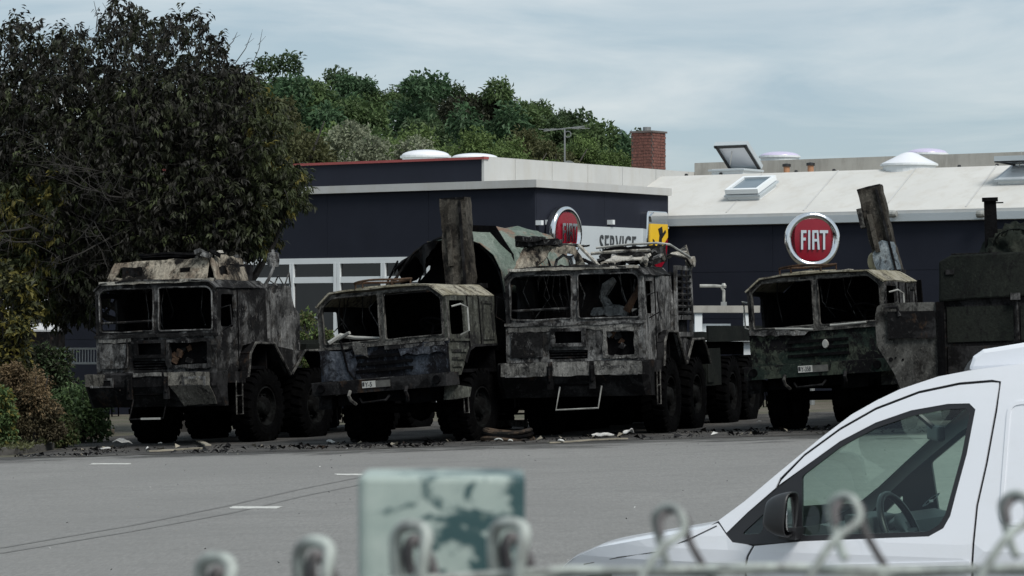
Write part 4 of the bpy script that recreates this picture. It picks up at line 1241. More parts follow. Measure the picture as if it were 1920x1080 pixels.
def truck_A(px, D, yaw, roll, label, variant, seed):
    """low cab with chamfered roof (second and fourth truck)"""
    rng = random.Random(seed)
    t = frame_truck('burnt_truck', label, px, D, yaw, 'burnt military trucks in a row')
    sq = 0.05
    chassis(t, 8.6, (1.28, 4.9, 6.3), 0.66, 'A', 1.03, True, rng, sq)
    B = Matrix.Translation((0, 0, 0.03 if variant == 2 else 0.07)) @ rotm('Y', -roll, (0, 0, 1.0))
    h = 1.25
    side = [(0.0, 1.08), (0.42, 1.08), (0.62, 1.30), (0.80, 1.52), (1.0, 1.58), (1.9, 1.60), (1.9, 2.44), (0.0, 2.44)]
    win = [rounded([(0.12, 1.78), (0.70, 1.78), (0.70, 2.36), (0.12, 2.36)], 0.05, 3)]
    ms = {'frame': 'pillar', 'roof': 'roofA', 'side': 'sideA', 'sideL': 'char'} if variant == 2 else {'frame': 'pillar', 'roof': 'roofA', 'side': 'ashdark', 'sideL': 'char'}
    roof = cab_common(t, B, 2.5, 1.9, 1.12, 1.70, 1.78, 2.57, 2.63, (0.27, 0.20), ms, rng, side, win)
    # fascia with pressed ribs
    mb = MB(B); mb.sheet([(-h, 1.10), (h, 1.10), (h, 1.71), (-h, 1.71)], [], FXZ(-0.012), 0.05, 0.16)
    fas = mb.build('front_panel', M['blue' if variant == 2 else 'camo'], t, warp=0.03, wscale=2.2, seed=seed)
    for z in (1.24, 1.36, 1.48):
        mb = MB(B); mb.box(-0.55, 0.55, -0.045, -0.005, z, z + 0.05); mb.build('grille_rib', M['soot'], fas)
    mb = MB(B); mb.box(-h - 0.01, h + 0.01, -0.055, 0.02, 1.675, 1.72); mb.build('windscreen_sill', M['pillar'], t, sub=0.3, warp=0.012, wscale=3)
    if variant == 2:
        mb = MB(B); mb.sheet(ragged([(-0.50, 1.56), (-0.28, 1.52), (-0.24, 1.76), (-0.56, 1.78)], 0.02, 0.1, rng), [], FXZ(-0.10), 0.008, 0.1); mb.build('torn_flap', M['strip'], fas, warp=0.03, wscale=4)
        mb = MB(B); mb.tube([(-1.05, -0.02, 1.80), (-0.85, 0.06, 1.92), (-0.60, 0.10, 1.86), (-0.15, 0.16, 1.82)], [0.04, 0.045, 0.035, 0.02], 6); mb.tube([(-0.9, 0.05, 1.86), (-0.62, -0.04, 1.95)], 0.03); mb.build('collapsed_strut', M['palemetal'], t)
        mb = MB(B); mb.tube([(-0.80, -0.06, 1.82), (-0.74, -0.07, 1.55), (-0.70, -0.05, 1.30), (-0.58, -0.05, 1.14)], 0.02); mb.build('hanging_hose', M['soot'], fas)
        mb = MB(B); mb.sheet(ragged([(-1.22, 1.14), (-0.62, 1.14), (-0.50, 1.40), (-0.60, 1.64), (-1.22, 1.66)], 0.025, 0.1, rng), [], FXZ(-0.05), 0.02, 0.12); mb.build('fascia_plate', M['bluepanel'], fas, warp=0.02, wscale=3)
        mb = MB(B); mb.sheet(ragged([(0.35, 1.50), (1.22, 1.46), (1.22, 1.66), (0.30, 1.66)], 0.03, 0.1, rng), [], FXZ(-0.05), 0.02, 0.12); mb.build('fascia_plate', M['bluepanel'], fas, warp=0.02, wscale=3)
        mb = MB(B); mb.box(0.05, 1.2, -0.06, -0.03, 1.60, 1.66); mb.build('panel_lip', M['ashgrey'], fas, sub=0.15, warp=0.015, wscale=4)
    else:
        mb = MB(B); mb.sheet(ragged([(-1.2, 1.66), (-0.2, 1.62), (-0.15, 1.68), (-0.7, 1.74), (-1.2, 1.74)], 0.02, 0.12, rng), [], FXZ(-0.07), 0.02, 0.12); mb.build('torn_flap', M['ashgrey'], fas, warp=0.02, wscale=4)
        mb = MB(B); mb.lathe([(0, -0.07), (0.055, -0.07), (0.065, -0.03), (0, -0.02)], 14, lambda a, c, d: Vector((0.14 + c * 0.9, a, 1.44 + d * 1.3))); mb.build('badge_disc', M['palemetal'], fas)
        mb = MB(B); mb.tube([(-0.75, -0.05, 1.76), (-0.3, -0.06, 1.73), (-0.06, -0.05, 1.70)], 0.02); mb.tube([(0.25, -0.05, 1.75), (0.9, -0.05, 1.76)], 0.018); mb.build('wiper_arm', M['palemetal'], t)
    # bumper
    mb = MB(B)
    pr = [(-0.30, 0.92), (0.06, 0.90), (0.06, 1.12), (-0.30, 1.12)]
    mb.prism([(-1.36, -0.10), (-1.30, -0.28), (1.30, -0.28), (1.36, -0.10), (1.36, 0.10), (-1.36, 0.10)], 0.90, 1.12, FXY(0))
    bump_ = mb.build('bumper', M['char' if variant == 2 else 'camo'], t, sub=0.35, warp=0.014, wscale=2, seed=seed)
    mb = MB(B); mb.box(-1.33, 1.33, -0.27, 0.08, 1.118, 1.128); mb.build('bumper_top', M['ashdark'], bump_, sub=0.3, warp=0.006)
    # number plate, its right half blackened by soot
    x0 = -0.31 if variant == 2 else -0.30
    mb = MB(B); mb.box(x0, x0 + 0.26, -0.30, -0.286, 0.97, 1.085); pl = mb.build('number_plate', M['plate'], bump_)
    mb = MB(B); mb.box(x0 + 0.26, x0 + 0.54, -0.299, -0.286, 0.965, 1.08); mb.build('sooted_plate_half', M['platesoot'], pl)
    tm = text_mesh('Y-5' if variant == 2 else 'Y-358', 0.115, 0.002)
    tm.transform(B @ Matrix(((0.85 if variant == 2 else 0.62, 0, 0, x0 + 0.06), (0, 0, -1, -0.303), (0, 1.0, 0, 0.988), (0, 0, 0, 1))))
    tm.materials.clear(); tm.materials.append(M['ink']); link('plate_lettering', tm, pl)
    mb = MB(B); mb.box(x0 + 0.008, x0 + 0.045, -0.303, -0.299, 1.0, 1.07); mb.build('plate_flag', M['ink'], pl)
    # lamps at the bumper ends
    for s in (-1, 1):
        mb = MB(B); mb.lathe([(0, 0.0), (0.07, -0.01), (0.08, 0.03), (0.08, 0.08)], 14, lambda a, c, d: Vector((s * 1.12 + c, -0.30 + a, 1.02 + d))); mb.build('headlight', M['soot'], t)
        mb = MB(B); mb.tube([(s * 0.55, -0.3, 0.94), (s * 0.55, -0.36, 0.86), (s * 0.55, -0.3, 0.78), (s * 0.50, -0.2, 0.70)], 0.03); mb.build('tow_hook', M['pillar' if s < 0 else 'char'], t)
        # entry step below the door
        mb = MB(B); q = s * 1.22
        mb.prism([(0.05, 0.66), (0.55, 0.70), (0.62, 0.86), (0.10, 0.90)], q - 0.16, q + 0.10, lambda u, v, w_: Vector((w_, u, v)))
        mb.build('step_box', M['sideA' if s > 0 else 'char'], t, warp=0.01)
        mb = MB(B); mb.tube([(s * 1.24, 0.45, 0.70), (s * 1.24, 0.45, 0.42), (s * 1.24, 0.62, 0.42), (s * 1.24, 0.62, 0.70)], 0.013); mb.build('step_stirrup', M['pillar' if s > 0 else 'char'], t)
        # mud guard behind the cab wheel
        mb = MB(B); mb.sheet([(1.9, 1.58), (2.25, 1.45), (2.35, 0.85), (2.28, 0.85), (2.05, 1.40), (1.9, 1.50)], [], lambda u, v, w_: Vector((s * (0.95 + w_), u, v)), 0.32, 0.4); mb.build('mud_guard', M['soot'], t)
        mb = MB(B); mb.sheet([(0.62, 1.27), (0.80, 1.49), (1.0, 1.555), (1.9, 1.575), (1.9, 1.61), (1.0, 1.60), (0.78, 1.53), (0.58, 1.30)], [], lambda u, v, w_: Vector((s * (1.27 - w_), u, v)), 0.45, 0.3); mb.build('wheel_arch', M['char'], t)
    # stuff hanging under the bumper
    mb = MB(B); mb.tube([(-0.42, -0.2, 0.80), (-0.36, -0.24, 0.72), (0.10, -0.24, 0.74), (0.16, -0.2, 0.82)], 0.022); mb.build('bent_tube', M['char'], t)
    for (xa, xb, zb) in ((-0.95, -0.55, 0.70), (0.35, 0.85, 0.66)):
        mb = MB(B); mb.box(xa, xb, -0.02, 0.35, zb, 0.88); mb.build('underbody_box', M['soot'], t, sub=0.25, warp=0.02)
    mb = MB(B); mb.box(-0.3, 0.3, 0.2, 0.5, 0.72, 1.1); mb.build('radiator', M['soot'], t)
    # interior
    for x_ in (-0.75, 0.0, 0.72):
        mb = MB(B); seat_frame(mb, x_, 1.35, 1.55); mb.build('seat_frame', M['soot'], t)
    mb = MB(B); steering_wheel(mb, (0.72, 0.55, 1.98), 0.24, 60); mb.build('steering_wheel', M['soot'], t)
    mb = MB(B); mb.box(-1.15, 1.15, 0.12, 0.45, 1.45, 1.72); mb.build('dashboard', M['soot'], t, sub=0.3, warp=0.03)
    # door seams, handle, grab rails on the near side
    for s in (1, -1):
        for (y0, y1, z0, z1) in ((0.79, 0.83, 1.50, 2.44), (1.25, 1.28, 1.58, 2.44)):
            mb = MB(B); mb.box(s * 1.25, s * 1.262, y0, y1, z0, z1); mb.build('door_seam', M['soot'], t)
        mb = MB(B); mb.box(s * 1.25, s * 1.275, 0.05, 0.8, 1.66, 1.70); mb.build('door_crease', M['sideA' if variant == 2 else 'ashdark'], t)
        for z in (1.22, 1.34, 1.47):
            mb = MB(B); mb.box(s * 1.25, s * 1.272, 0.08, 0.45 + (z - 1.22) * 0.8, z, z + 0.045); mb.build('door_rib', M['sideA' if variant == 2 else 'ashdark'], t)
        mb = MB(B); mb.sheet([(1.38, 1.68), (1.80, 1.68), (1.80, 2.36), (1.38, 2.36)], [[(1.43, 1.73), (1.75, 1.73), (1.75, 2.31), (1.43, 2.31)]], lambda u, v, w_: Vector((s * (1.25 + w_), u, v)), 0.022, 0.3); mb.build('side_hatch_frame', M['sideA' if variant == 2 else 'ashdark'], t)
        mb = MB(B); mb.tube([(s * 1.28, 0.16, 2.25), (s * 1.42, 0.22, 2.28), (s * 1.46, 0.40, 2.22), (s * 1.46, 0.40, 1.82), (s * 1.30, 0.40, 1.76)], 0.016); mb.build('mirror_arm', M['palemetal'], t)
    # roof hatch: lid lying under a low ring rail
    mb = MB(B); mb.lathe([(0, 0.0), (0.50, 0.0), (0.52, 0.03), (0.48, 0.07), (0, 0.09)], 28, lambda a, c, d: Vector((-0.42 + c, 0.95 + d, 2.675 + a))); mb.build('hatch_lid', M['roofA'], roof, warp=0.015)
    mb = MB(B); mb.tube([(-0.42 + 0.50 * math.cos(a), 0.95 + 0.5 * math.sin(a), 2.84 + 0.01 * math.sin(3 * a)) for a in [2 * math.pi * k / 28 for k in range(29)]], 0.022, 6, False)
    for a in (0.2, 1.7, 3.4, 4.4, 5.5): mb.tube([(-0.42 + 0.5 * math.cos(a), 0.95 + 0.5 * math.sin(a), 2.66), (-0.42 + 0.5 * math.cos(a), 0.95 + 0.5 * math.sin(a), 2.84)], 0.016)
    mb.build('hatch_rail', M['rust'], roof)
    mb = MB(B); mb.sheet(ragged([(0.15, 0.25), (0.42, 0.2), (0.5, 0.6), (0.2, 0.7)], 0.04, 0.15, rng), [], FXY(2.70), 0.012, 0.2); mb.build('loose_sheet', M['ashpale'], roof, warp=0.02, wscale=4)
    # upright stack behind the cab
    x_, tilt, ztop = (0.50, 0, 4.24) if variant == 2 else (0.72, -10, 4.22)
    hw_ = 0.245 if variant == 2 else 0.205
    Mk = B @ rotm('Y', tilt, (x_, 2.15, 2.6)) @ (rotm('Z', 6, (x_, 2.15, 0)))
    mb = MB(Mk); mb.sheet(ragged([(x_ - hw_, 1.2), (x_ + hw_, 1.2), (x_ + hw_, ztop), (x_ - hw_, ztop)], 0.012, 0.12, rng), [], FXZ(2.02), 0.30, 0.22)
    st = mb.build('upright_stack', M['wood'], t, warp=0.025, wscale=3, seed=seed)
    mb = MB(Mk); mb.box(x_ - 0.13, x_ - 0.05, 1.95, 2.03, 3.05, 3.75); mb.build('stack_channel', M['wood'], st, sub=0.2, warp=0.01)
    mb = MB(Mk); mb.box(x_ + 0.12, x_ + 0.16, 1.97, 2.03, 2.6, ztop - 0.05); mb.build('stack_rib', M['char'], st)
    mb = MB(Mk); mb.box(x_ - hw_, x_ + hw_, 2.0, 2.34, ztop - 0.01, ztop + 0.02); mb.build('stack_cap', M['char'], st, sub=0.2, warp=0.02)
    if variant == 4:
        mb = MB(Mk); mb.box(x_ - 0.30, x_ - 0.21, 2.0, 2.2, 3.55, 3.9); mb.build('stack_bracket', M['pillar'], st)
        mb = MB(Mk); mb.sheet(ragged([(x_ - 0.22, 2.62), (x_ + 0.24, 2.62), (x_ + 0.24, 3.15), (x_ - 0.05, 3.25), (x_ - 0.18, 3.05)], 0.03, 0.1, rng), [], FXZ(1.985), 0.012, 0.1); mb.build('peeled_lining', M['blue2'], st, warp=0.02, wscale=4)
        mb = MB(B); mb.lathe([(0, -0.03), (0.12, -0.03), (0.15, 0.0), (0.15, 0.1), (0, 0.1)], 18, lambda a, c, d: Vector((x_ - 0.36 + c * 0.7, 2.3 + a, 2.88 + d * 1.15))); mb.build('round_lamp', M['yellowed'], t)
    else:
        for z in (3.02, 3.30):
            mb = MB(B); mb.lathe([(0, -0.03), (0.10, -0.03), (0.13, 0.0), (0.13, 0.1), (0, 0.1)], 18, lambda a, c, d: Vector((x_ - 0.23 + c, 2.36 + a, z + d))); mb.build('round_lamp', M['yellowed'], t)
    mb = MB(B); mb.box(-0.9, 0.95, 2.0, 2.3, 2.62, 2.70); mb.build('rear_roof_bar', M['char'], t, sub=0.3, warp=0.02)
    # bed
    mb = MB(B); mb.box(-1.22, 1.22, 2.35, 8.6, 1.30, 1.42); mb.build('load_bed', M['char'], t, sub=1.0, warp=0.02)
    for s in (-1, 1):
        mb = MB(B); mb.box(s * 1.22 - 0.02, s * 1.22 + 0.02, 2.35, 8.6, 1.42, 1.95); mb.build('bed_side', M['olive'], t, sub=0.6, warp=0.03)
    mb = MB(B); mb.box(-1.2, 1.2, 2.35, 2.40, 1.42, 2.5); mb.build('bed_headboard', M['soot'], t, sub=0.4, warp=0.02)
    for s in (-1, 1):
        mb = MB(); mb.box(s * 0.95 - 0.22, s * 0.95 + 0.22, 2.6, 3.7, 0.72, 1.22); mb.build('side_locker', M['olive' if s > 0 else 'soot'], t, sub=0.5, warp=0.01)
    return t, B, rng
M['blue2'] = burnt('peeling_pale_blue_lining', (0.20, 0.24, 0.27), (0.28, 0.32, 0.34), (0.07, 0.075, 0.08), 0.5, 0.3, 3.0, 4.0, 0.15)

t2, B2, r2 = truck_A(727, 55.0, 25.5, 3.0, 'burnt truck with tall upright stack and camouflage tarp, second from left', 2, 42)
# hooped tarp over the bed of the second truck
def arch(u):      # u 0..1 from left foot over the top to the right foot
    a = math.pi * (1 - u)
    return (1.27 * math.copysign(abs(math.cos(a)) ** 0.72, math.cos(a)), 2.25 + 1.58 * max(0.0, math.sin(a)) ** 0.72)
def cloth(u, v, w_):
    x, z = arch(u)
    sag = 0.10 * math.sin((v - 2.3) / 0.9 * math.pi) ** 2
    k = 0.07 * noise.noise((u * 9, v * 2.5, 1.0)) + 0.04 * noise.noise((u * 22, v * 5, 4.0))
    c = Vector((0, 0, 2.5)); n_ = Vector((x, 0, (z - 2.4))).normalized()
    p = Vector((x, v, z)) + n_ * (k - sag * 0.6 + w_)
    p.z -= 0.26 * max(0.0, 1 - (v - 2.3) / 1.3) * max(0.0, math.sin(math.pi * u))
    if u < 0.5: p.z -= 1.5 * (0.5 - u) * (1.0 + 0.4 * noise.noise((u * 6, v * 3, 2)))
    return p
mb = MB(B2); mb.sheet([(0.47, 2.40), (0.80, 2.32), (0.97, 2.35), (0.98, 5.2), (0.75, 5.6), (0.47, 5.6)], [], lambda u, v, w_: cloth(u, v, w_), 0.015, 0.09)
mb.build('tarp', M['tarp'], t2, smooth=True)
mb = MB(B2); mb.sheet(ragged([(0.08, 2.9), (0.16, 2.35), (0.24, 2.7), (0.30, 2.25), (0.40, 2.5), (0.468, 2.45), (0.468, 5.6), (0.12, 5.2), (0.02, 4.1)], 0.02, 0.05, r2), [ragged([(0.12, 3.3), (0.22, 3.2), (0.25, 3.9), (0.14, 4.1)], 0.02, 0.1, r2)], lambda u, v, w_: cloth(u, v, w_), 0.012, 0.09)
mb.build('burnt_tarp', M['soot'], t2)
mb = MB(B2); mb.sheet(ragged([(-0.60, 3.34), (-0.25, 3.52), (0.05, 3.56), (-0.25, 3.22), (-0.30, 2.98), (-0.42, 3.2)], 0.03, 0.1, r2), [], lambda u, v, w_: Vector((u, 2.40 + 0.1 * math.sin(u * 9) + w_, v)), 0.01, 0.1)
mb.build('hanging_rag', M['char'], t2)
for y_ in (2.42, 3.5, 4.6, 5.5):
    mb = MB(B2); mb.tube([Vector((arch(k / 24)[0] * 0.97, y_ + 0.02 * math.sin(k), arch(k / 24)[1] * 0.985 - (0.2 if y_ < 3 else 0.05) - (1.45 * max(0, 0.5 - k / 24)))) for k in range(25)], 0.022, 5); mb.build('tarp_hoop', M['char'], t2)
mb = MB(B2); mb.sheet([(-1.2, 1.42), (1.2, 1.42), (1.15, 3.2), (0.8, 3.75), (0, 3.85), (-0.5, 3.1), (-0.95, 2.75), (-1.2, 2.2)], [], FXZ(3.05), 0.02, 0.4); mb.build('dark_infill', M['soot'], t2, warp=0.05)  # black sheet added to stand in for the dark inside of the tarp
for (a, b) in (((-1.25, 2.3, 2.6), (-0.5, 2.6, 3.45)), ((-1.2, 2.6, 2.9), (-0.8, 2.3, 3.25))):
    mb = MB(B2); mb.tube([a, b], 0.02, 5); mb.build('broken_hoop', M['char'], t2)
truck_A(1541, 55.3, 24.0, 2.5, 'burnt truck with leaning upright stack below the round red badge, fourth from left', 4, 43)

def truck_B(px, D, yaw, label, variant, seed):
    """tall cab with heavy two-facet bumper (first and third truck)"""
    rng = random.Random(seed)
    t = frame_truck('burnt_heavy_truck', label, px, D, yaw, 'burnt military trucks in a row')
    ax = (1.75, 3.70, 6.6, 8.2)
    chassis(t, 9.6, ax, 0.69, 'B', 1.06, False, rng, 0.03)
    B = Matrix()
    h = 1.25
    side = [(0.0, 1.30), (0.70, 1.30), (0.82, 1.62), (0.95, 1.78), (1.20, 1.82), (1.9, 1.82), (1.9, 2.80), (0.0, 2.80)]
    win = [rounded([(0.14, 2.12), (0.66, 2.12), (0.66, 2.70), (0.14, 2.70)], 0.05, 3)]
    ms = {'rim': 'ashgrey', 'frame': 'ashdark' if variant == 1 else 'ashgrey', 'roof': 'ashdark', 'side': 'ashdark' if variant == 1 else 'ashgrey', 'sideL': 'char'}
    holes = [(2, [(0.1, 0.25), (1.0, 0.25), (1.0, 1.6), (0.1, 1.6)])] if variant == 1 else [(1, [(0.08, 0.2), (0.30, 0.2), (0.30, 1.5), (0.08, 1.5)]), (2, ragged([(0.08, 0.2), (1.0, 0.2), (1.0, 1.6), (0.08, 1.6)], 0.05, 0.2, rng)), (3, ragged([(0.08, 0.4), (0.3, 0.4), (0.3, 1.3), (0.08, 1.3)], 0.03, 0.2, rng))]
    roof = cab_common(t, B, 2.5, 1.9, 1.35, 1.98, 2.08, 2.84, 2.93, (0.15, 0.13), ms, rng, side, win, roof_holes=holes, mid=0.055, warp=0.02)
    # fascia: frame with recess for lamps and centre grille
    fh = [rounded([(0.28, 1.44), (1.08, 1.44), (1.08, 1.86), (0.28, 1.86)], 0.04, 2), rounded([(-0.42, 1.62), (0.18, 1.62), (0.18, 1.90), (-0.42, 1.90)], 0.03, 2), [(-0.50, 1.38), (0.22, 1.38), (0.22, 1.54), (-0.50, 1.54)]]
    if variant == 3: fh[0] = rounded([(0.56, 1.42), (1.08, 1.42), (1.08, 1.84), (0.56, 1.84)], 0.04, 2)
    mb = MB(); mb.sheet([(-h, 1.32), (h, 1.32), (h, 1.99), (-h, 1.99)], fh, FXZ(-0.02), 0.05, 0.14)
    fas = mb.build('front_panel', M['ashdark' if variant == 1 else 'ashgrey'], t, warp=0.022, wscale=2.6, seed=seed)
    mb = MB(); mb.box(-h + 0.05, h - 0.05, 0.10, 0.14, 1.34, 1.98); mb.build('bulkhead', M['soot'], fas)
    mb = MB(); mb.box(-1.16, -0.58, -0.05, -0.018, 1.42, 1.86); mb.build('left_hatch', M['ashgrey' if variant == 1 else 'ashdark'], fas, sub=0.15, warp=0.014, wscale=3)
    hx0, hx1, hz0, hz1 = (0.22, 1.14, 1.40, 1.92) if variant == 1 else (0.50, 1.14, 1.37, 1.90)
    mb = MB(); mb.sheet(ragged([(hx0, hz0), (hx1, hz0), (hx1, hz1), (hx0, hz1)], 0.012, 0.1, rng), [ragged([(hx0 + 0.07, hz0 + 0.06), (hx1 - 0.07, hz0 + 0.06), (hx1 - 0.07, hz1 - 0.06), (hx0 + 0.07, hz1 - 0.06)], 0.015, 0.1, rng)], FXZ(-0.05), 0.03, 0.12); mb.build('lamp_surround', M['ashdark' if variant == 1 else 'strip'], fas, warp=0.02, wscale=4)
    mb = MB(); mb.sheet(ragged([(-1.2, 1.88), (-0.5, 1.88), (-0.5, 1.96), (-1.2, 1.96)] if variant == 1 else [(-1.2, 1.86), (1.15, 1.90), (1.2, 1.97), (-1.2, 1.96)], 0.015, 0.1, rng), [], FXZ(-0.045), 0.02, 0.12); mb.build('upper_band', M['strip'], fas, warp=0.015, wscale=4)
    for z in (1.40, 1.45, 1.50):
        mb = MB(); mb.box(-0.48, 0.20, 0.01, 0.05, z, z + 0.02); mb.build('grille_slat', M['char'], fas)
    mb = MB(); mb.sheet([(-0.44, 1.60), (0.20, 1.60), (0.20, 1.92), (-0.44, 1.92)], [[(-0.36, 1.66), (0.12, 1.66), (0.12, 1.86), (-0.36, 1.86)]], FXZ(-0.06), 0.04, 0.2); mb.build('grille_surround', M['char' if variant == 1 else 'ashdark'], fas, warp=0.01)
    for k in range(7):
        p = Vector((rng.uniform(0.3, 1.0), rng.uniform(0.0, 0.08), rng.uniform(1.5, 1.8)))
        mb = MB(); mb.box(p.x - rng.uniform(0.03, 0.09), p.x + rng.uniform(0.03, 0.09), p.y, p.y + 0.05, p.z - rng.uniform(0.02, 0.09), p.z + rng.uniform(0.02, 0.09), rotm('Y', rng.uniform(-40, 40), p))
        mb.build('wreckage_piece', M[rng.choice(('ashgrey', 'char', 'ashdark', 'rust'))], fas, sub=0.05, warp=0.02, wscale=8, seed=k)
    mb = MB(); mb.box(-h - 0.015, h + 0.015, -0.06, 0.02, 1.965, 2.02); mb.build('windscreen_sill', M['ashdark' if variant == 1 else 'ashgrey'], t, sub=0.2, warp=0.02, wscale=4)
    mb = MB(); mb.tube([(-1.15, 0.04, 2.24), (-0.6, 0.05, 2.25), (-0.08, 0.06, 2.26)], 0.022); mb.build('wiper_rail', M['ashdark'], t)
    if variant == 1:
        mb = MB(); mb.tube([(-0.56, -0.09, 1.95), (-0.57, -0.10, 1.6), (-0.60, -0.30, 1.02)], 0.015); mb.build('hanging_rod', M['char'], fas)
    # bumper: vertical upper face, lower face raked back
    mb = MB()
    yz = [(-0.30, 1.33), (-0.33, 1.30), (-0.33, 1.08), (-0.10, 0.72), (0.15, 0.72), (0.15, 1.33)]
    st = [(-1.36, 0.10), (-1.26, 0.0), (-0.60, 0.0), (0.0, 0.0), (0.60, 0.0), (1.26, 0.0), (1.36, 0.10)]
    vs = []; fs = []
    n_ = len(yz)
    for (x_, dy) in st:
        for (y_, z_) in yz: vs.append((x_, y_ + (dy if y_ < 0.1 else 0), z_))
    for i in range(len(st) - 1):
        for k in range(n_): fs.append((i * n_ + k, i * n_ + (k + 1) % n_, (i + 1) * n_ + (k + 1) % n_, (i + 1) * n_ + k))
    fs += [tuple(range(n_)), tuple((len(st) - 1) * n_ + k for k in range(n_))[::-1]]
    mb.add(vs, fs)
    bp_ = mb.build('bumper', M['char'], t, sub=0.22, warp=0.016, wscale=2.4, seed=seed + 1)
    for s in (-1, 1):
        mb = MB(); mb.box(s * 0.95 - 0.2, s * 0.95 + 0.2, -0.338, -0.30, 1.10, 1.22); mb.build('lamp_recess', M['soot'], bp_, warp=0.008)
        mb = MB(); mb.sheet([(s * 0.95 - 0.24, 1.08), (s * 0.95 + 0.24, 1.08), (s * 0.95 + 0.24, 1.25), (s * 0.95 - 0.24, 1.25)], [[(s * 0.95 - 0.19, 1.11), (s * 0.95 + 0.19, 1.11), (s * 0.95 + 0.19, 1.21), (s * 0.95 - 0.19, 1.21)]], FXZ(-0.352), 0.03, 0.2); mb.build('lamp_frame', M['ashgrey'], bp_, warp=0.006)
        mb = MB(); mb.tube([(s * 0.38, -0.32, 1.22), (s * 0.38, -0.40, 1.20), (s * 0.38, -0.38, 1.0), (s * 0.38, -0.32, 0.96)], 0.022); mb.box(s * 0.38 - 0.05, s * 0.38 + 0.05, -0.36, -0.3, 0.86, 1.26); mb.build('tow_bracket', M['char'], bp_)
    if variant == 3:
        for (xa, xb) in ((-1.27, -0.42), (-0.33, 0.33), (0.43, 1.27)):
            mb = MB(); mb.sheet(ragged([(xa, 1.09), (xb, 1.09), (xb, 1.325), (xa, 1.325)], 0.008, 0.12, rng), [], FXZ(-0.352), 0.016, 0.12); mb.build('bumper_face', M['strip'], bp_, warp=0.014, wscale=3)
    else:
        mb = MB(); mb.sheet(ragged([(-1.30, 1.10), (-0.95, 1.10), (-0.88, 1.325), (-1.30, 1.325)], 0.01, 0.12, rng), [], FXZ(-0.350), 0.014, 0.12); mb.build('bumper_face', M['strip2'], bp_, warp=0.012, wscale=3)
        mb = MB(); mb.sheet(ragged([(0.42, 1.09), (1.27, 1.09), (1.27, 1.325), (0.34, 1.325)], 0.008, 0.12, rng), [], FXZ(-0.350), 0.014, 0.12); mb.build('bumper_face', M['strip2'], bp_, warp=0.012, wscale=3)
        mb = MB(); mb.sheet(ragged([(0.45, 1.085), (1.27, 1.085), (1.30, 0.76), (0.62, 0.73)], 0.008, 0.12, rng), [], lambda u, v, w_: Vector((u, -0.352 + (1.085 - v) * 0.62 + w_, v)), 0.014, 0.12); mb.build('bumper_face', M['strip2'], bp_, warp=0.012, wscale=3)
        mb = MB(); mb.sheet(ragged([(-0.3, 1.26), (0.3, 1.27), (0.3, 1.33), (-0.3, 1.33)], 0.01, 0.1, rng), [], FXZ(-0.348), 0.012, 0.12); mb.build('bumper_face', M['strip'], bp_, warp=0.01, wscale=3)
    mb = MB(); mb.box(-0.32, 0.30, -0.24, -0.20, 0.92, 1.04, rotm('X', -30, (0, -0.22, 0.98))); mb.build('lower_grille', M['soot'], bp_)
    # folding step hanging in front
    x0, x1 = (-0.42, 0.28) if variant == 1 else (-0.30, 0.46)
    mb = MB(); mb.tube([(x0 + 0.06, -0.22, 0.90), (x0, -0.30, 0.50), (x1, -0.30, 0.52), (x1 + 0.05, -0.22, 0.90)], 0.016); mb.build('folding_step', M['char' if variant == 1 else 'palemetal'], t)
    if variant == 1:
        mb = MB(); mb.box(x0 + 0.25, x1 - 0.05, -0.325, -0.285, 0.495, 0.53); mb.build('step_tread', M['palemetal'], t)
    # door steps by the near front wheel
    for s in (-1, 1):
        mb = MB(); mb.tube([(s * 1.30, 0.55, 1.15), (s * 1.30, 0.55, 0.55), (s * 1.30, 0.78, 0.55), (s * 1.30, 0.78, 1.15)], 0.014); mb.tube([(s * 1.30, 0.55, 0.88), (s * 1.30, 0.78, 0.88)], 0.014); mb.build('entry_ladder', M['pillar' if s > 0 else 'char'], t)
        mb = MB(); mb.box(s * 1.2 - 0.1, s * 1.2 + 0.1, 0.2, 0.9, 1.12, 1.32); mb.build('sill_box', M['char'], t, sub=0.3, warp=0.015)
        # fenders: angular arches over both front axles
        f1 = [(0.95, 1.20), (1.05, 1.62), (1.25, 1.80), (1.95, 1.80), (2.55, 1.22)]
        f2 = [(2.60, 1.22), (3.15, 1.66), (3.95, 1.66), (4.45, 1.20)]
        for f in (f1, f2):
            mb = MB()
            for (a, b) in zip(f, f[1:]):
                d = Vector((0, b[0] - a[0], b[1] - a[1])); nn = Vector((0, -d.z, d.y)).normalized()
                q0 = Vector((0, a[0], a[1])); q1 = Vector((0, b[0], b[1]))
                xo, xi = s * 1.33, s * 0.82
                vs = [Vector((x_, 0, 0)) + q + nn * e for x_ in (xo, xi) for q in (q0, q1) for e in (0, 0.03)]
                mb.add(vs, [(0, 1, 3, 2), (4, 6, 7, 5), (0, 4, 5, 1), (2, 3, 7, 6), (0, 2, 6, 4), (1, 5, 7, 3)])
            fo = mb.build('fender', M['char'], t, sub=0.25, warp=0.02)
            mb = MB(); mb.tube([(s * 1.335, a, b + 0.015) for a, b in f], 0.026, 6); mb.build('fender_rim', M['pillar' if s > 0 else 'char'], fo, sub=0.3, warp=0.012)
        mb = MB(); mb.prism([(1.95, 1.78), (3.15, 1.64), (2.72, 1.24), (2.48, 1.24)], s * 1.26, s * 1.30, lambda u, v, w_: Vector((w_, u, v))); mb.build('fender_web', M['ashdark'], t)
        mb = MB(); mb.tube([(s * 1.28, 0.10, 2.45), (s * 1.45, 0.14, 2.5), (s * 1.48, 0.14, 2.15), (s * 1.3, 0.12, 2.05)], 0.014); mb.build('mirror_arm', M['char'], t)
        mb = MB(); mb.box(s * 1.25, s * 1.262, 0.74, 0.77, 1.5, 2.78); mb.build('door_seam', M['soot'], t)
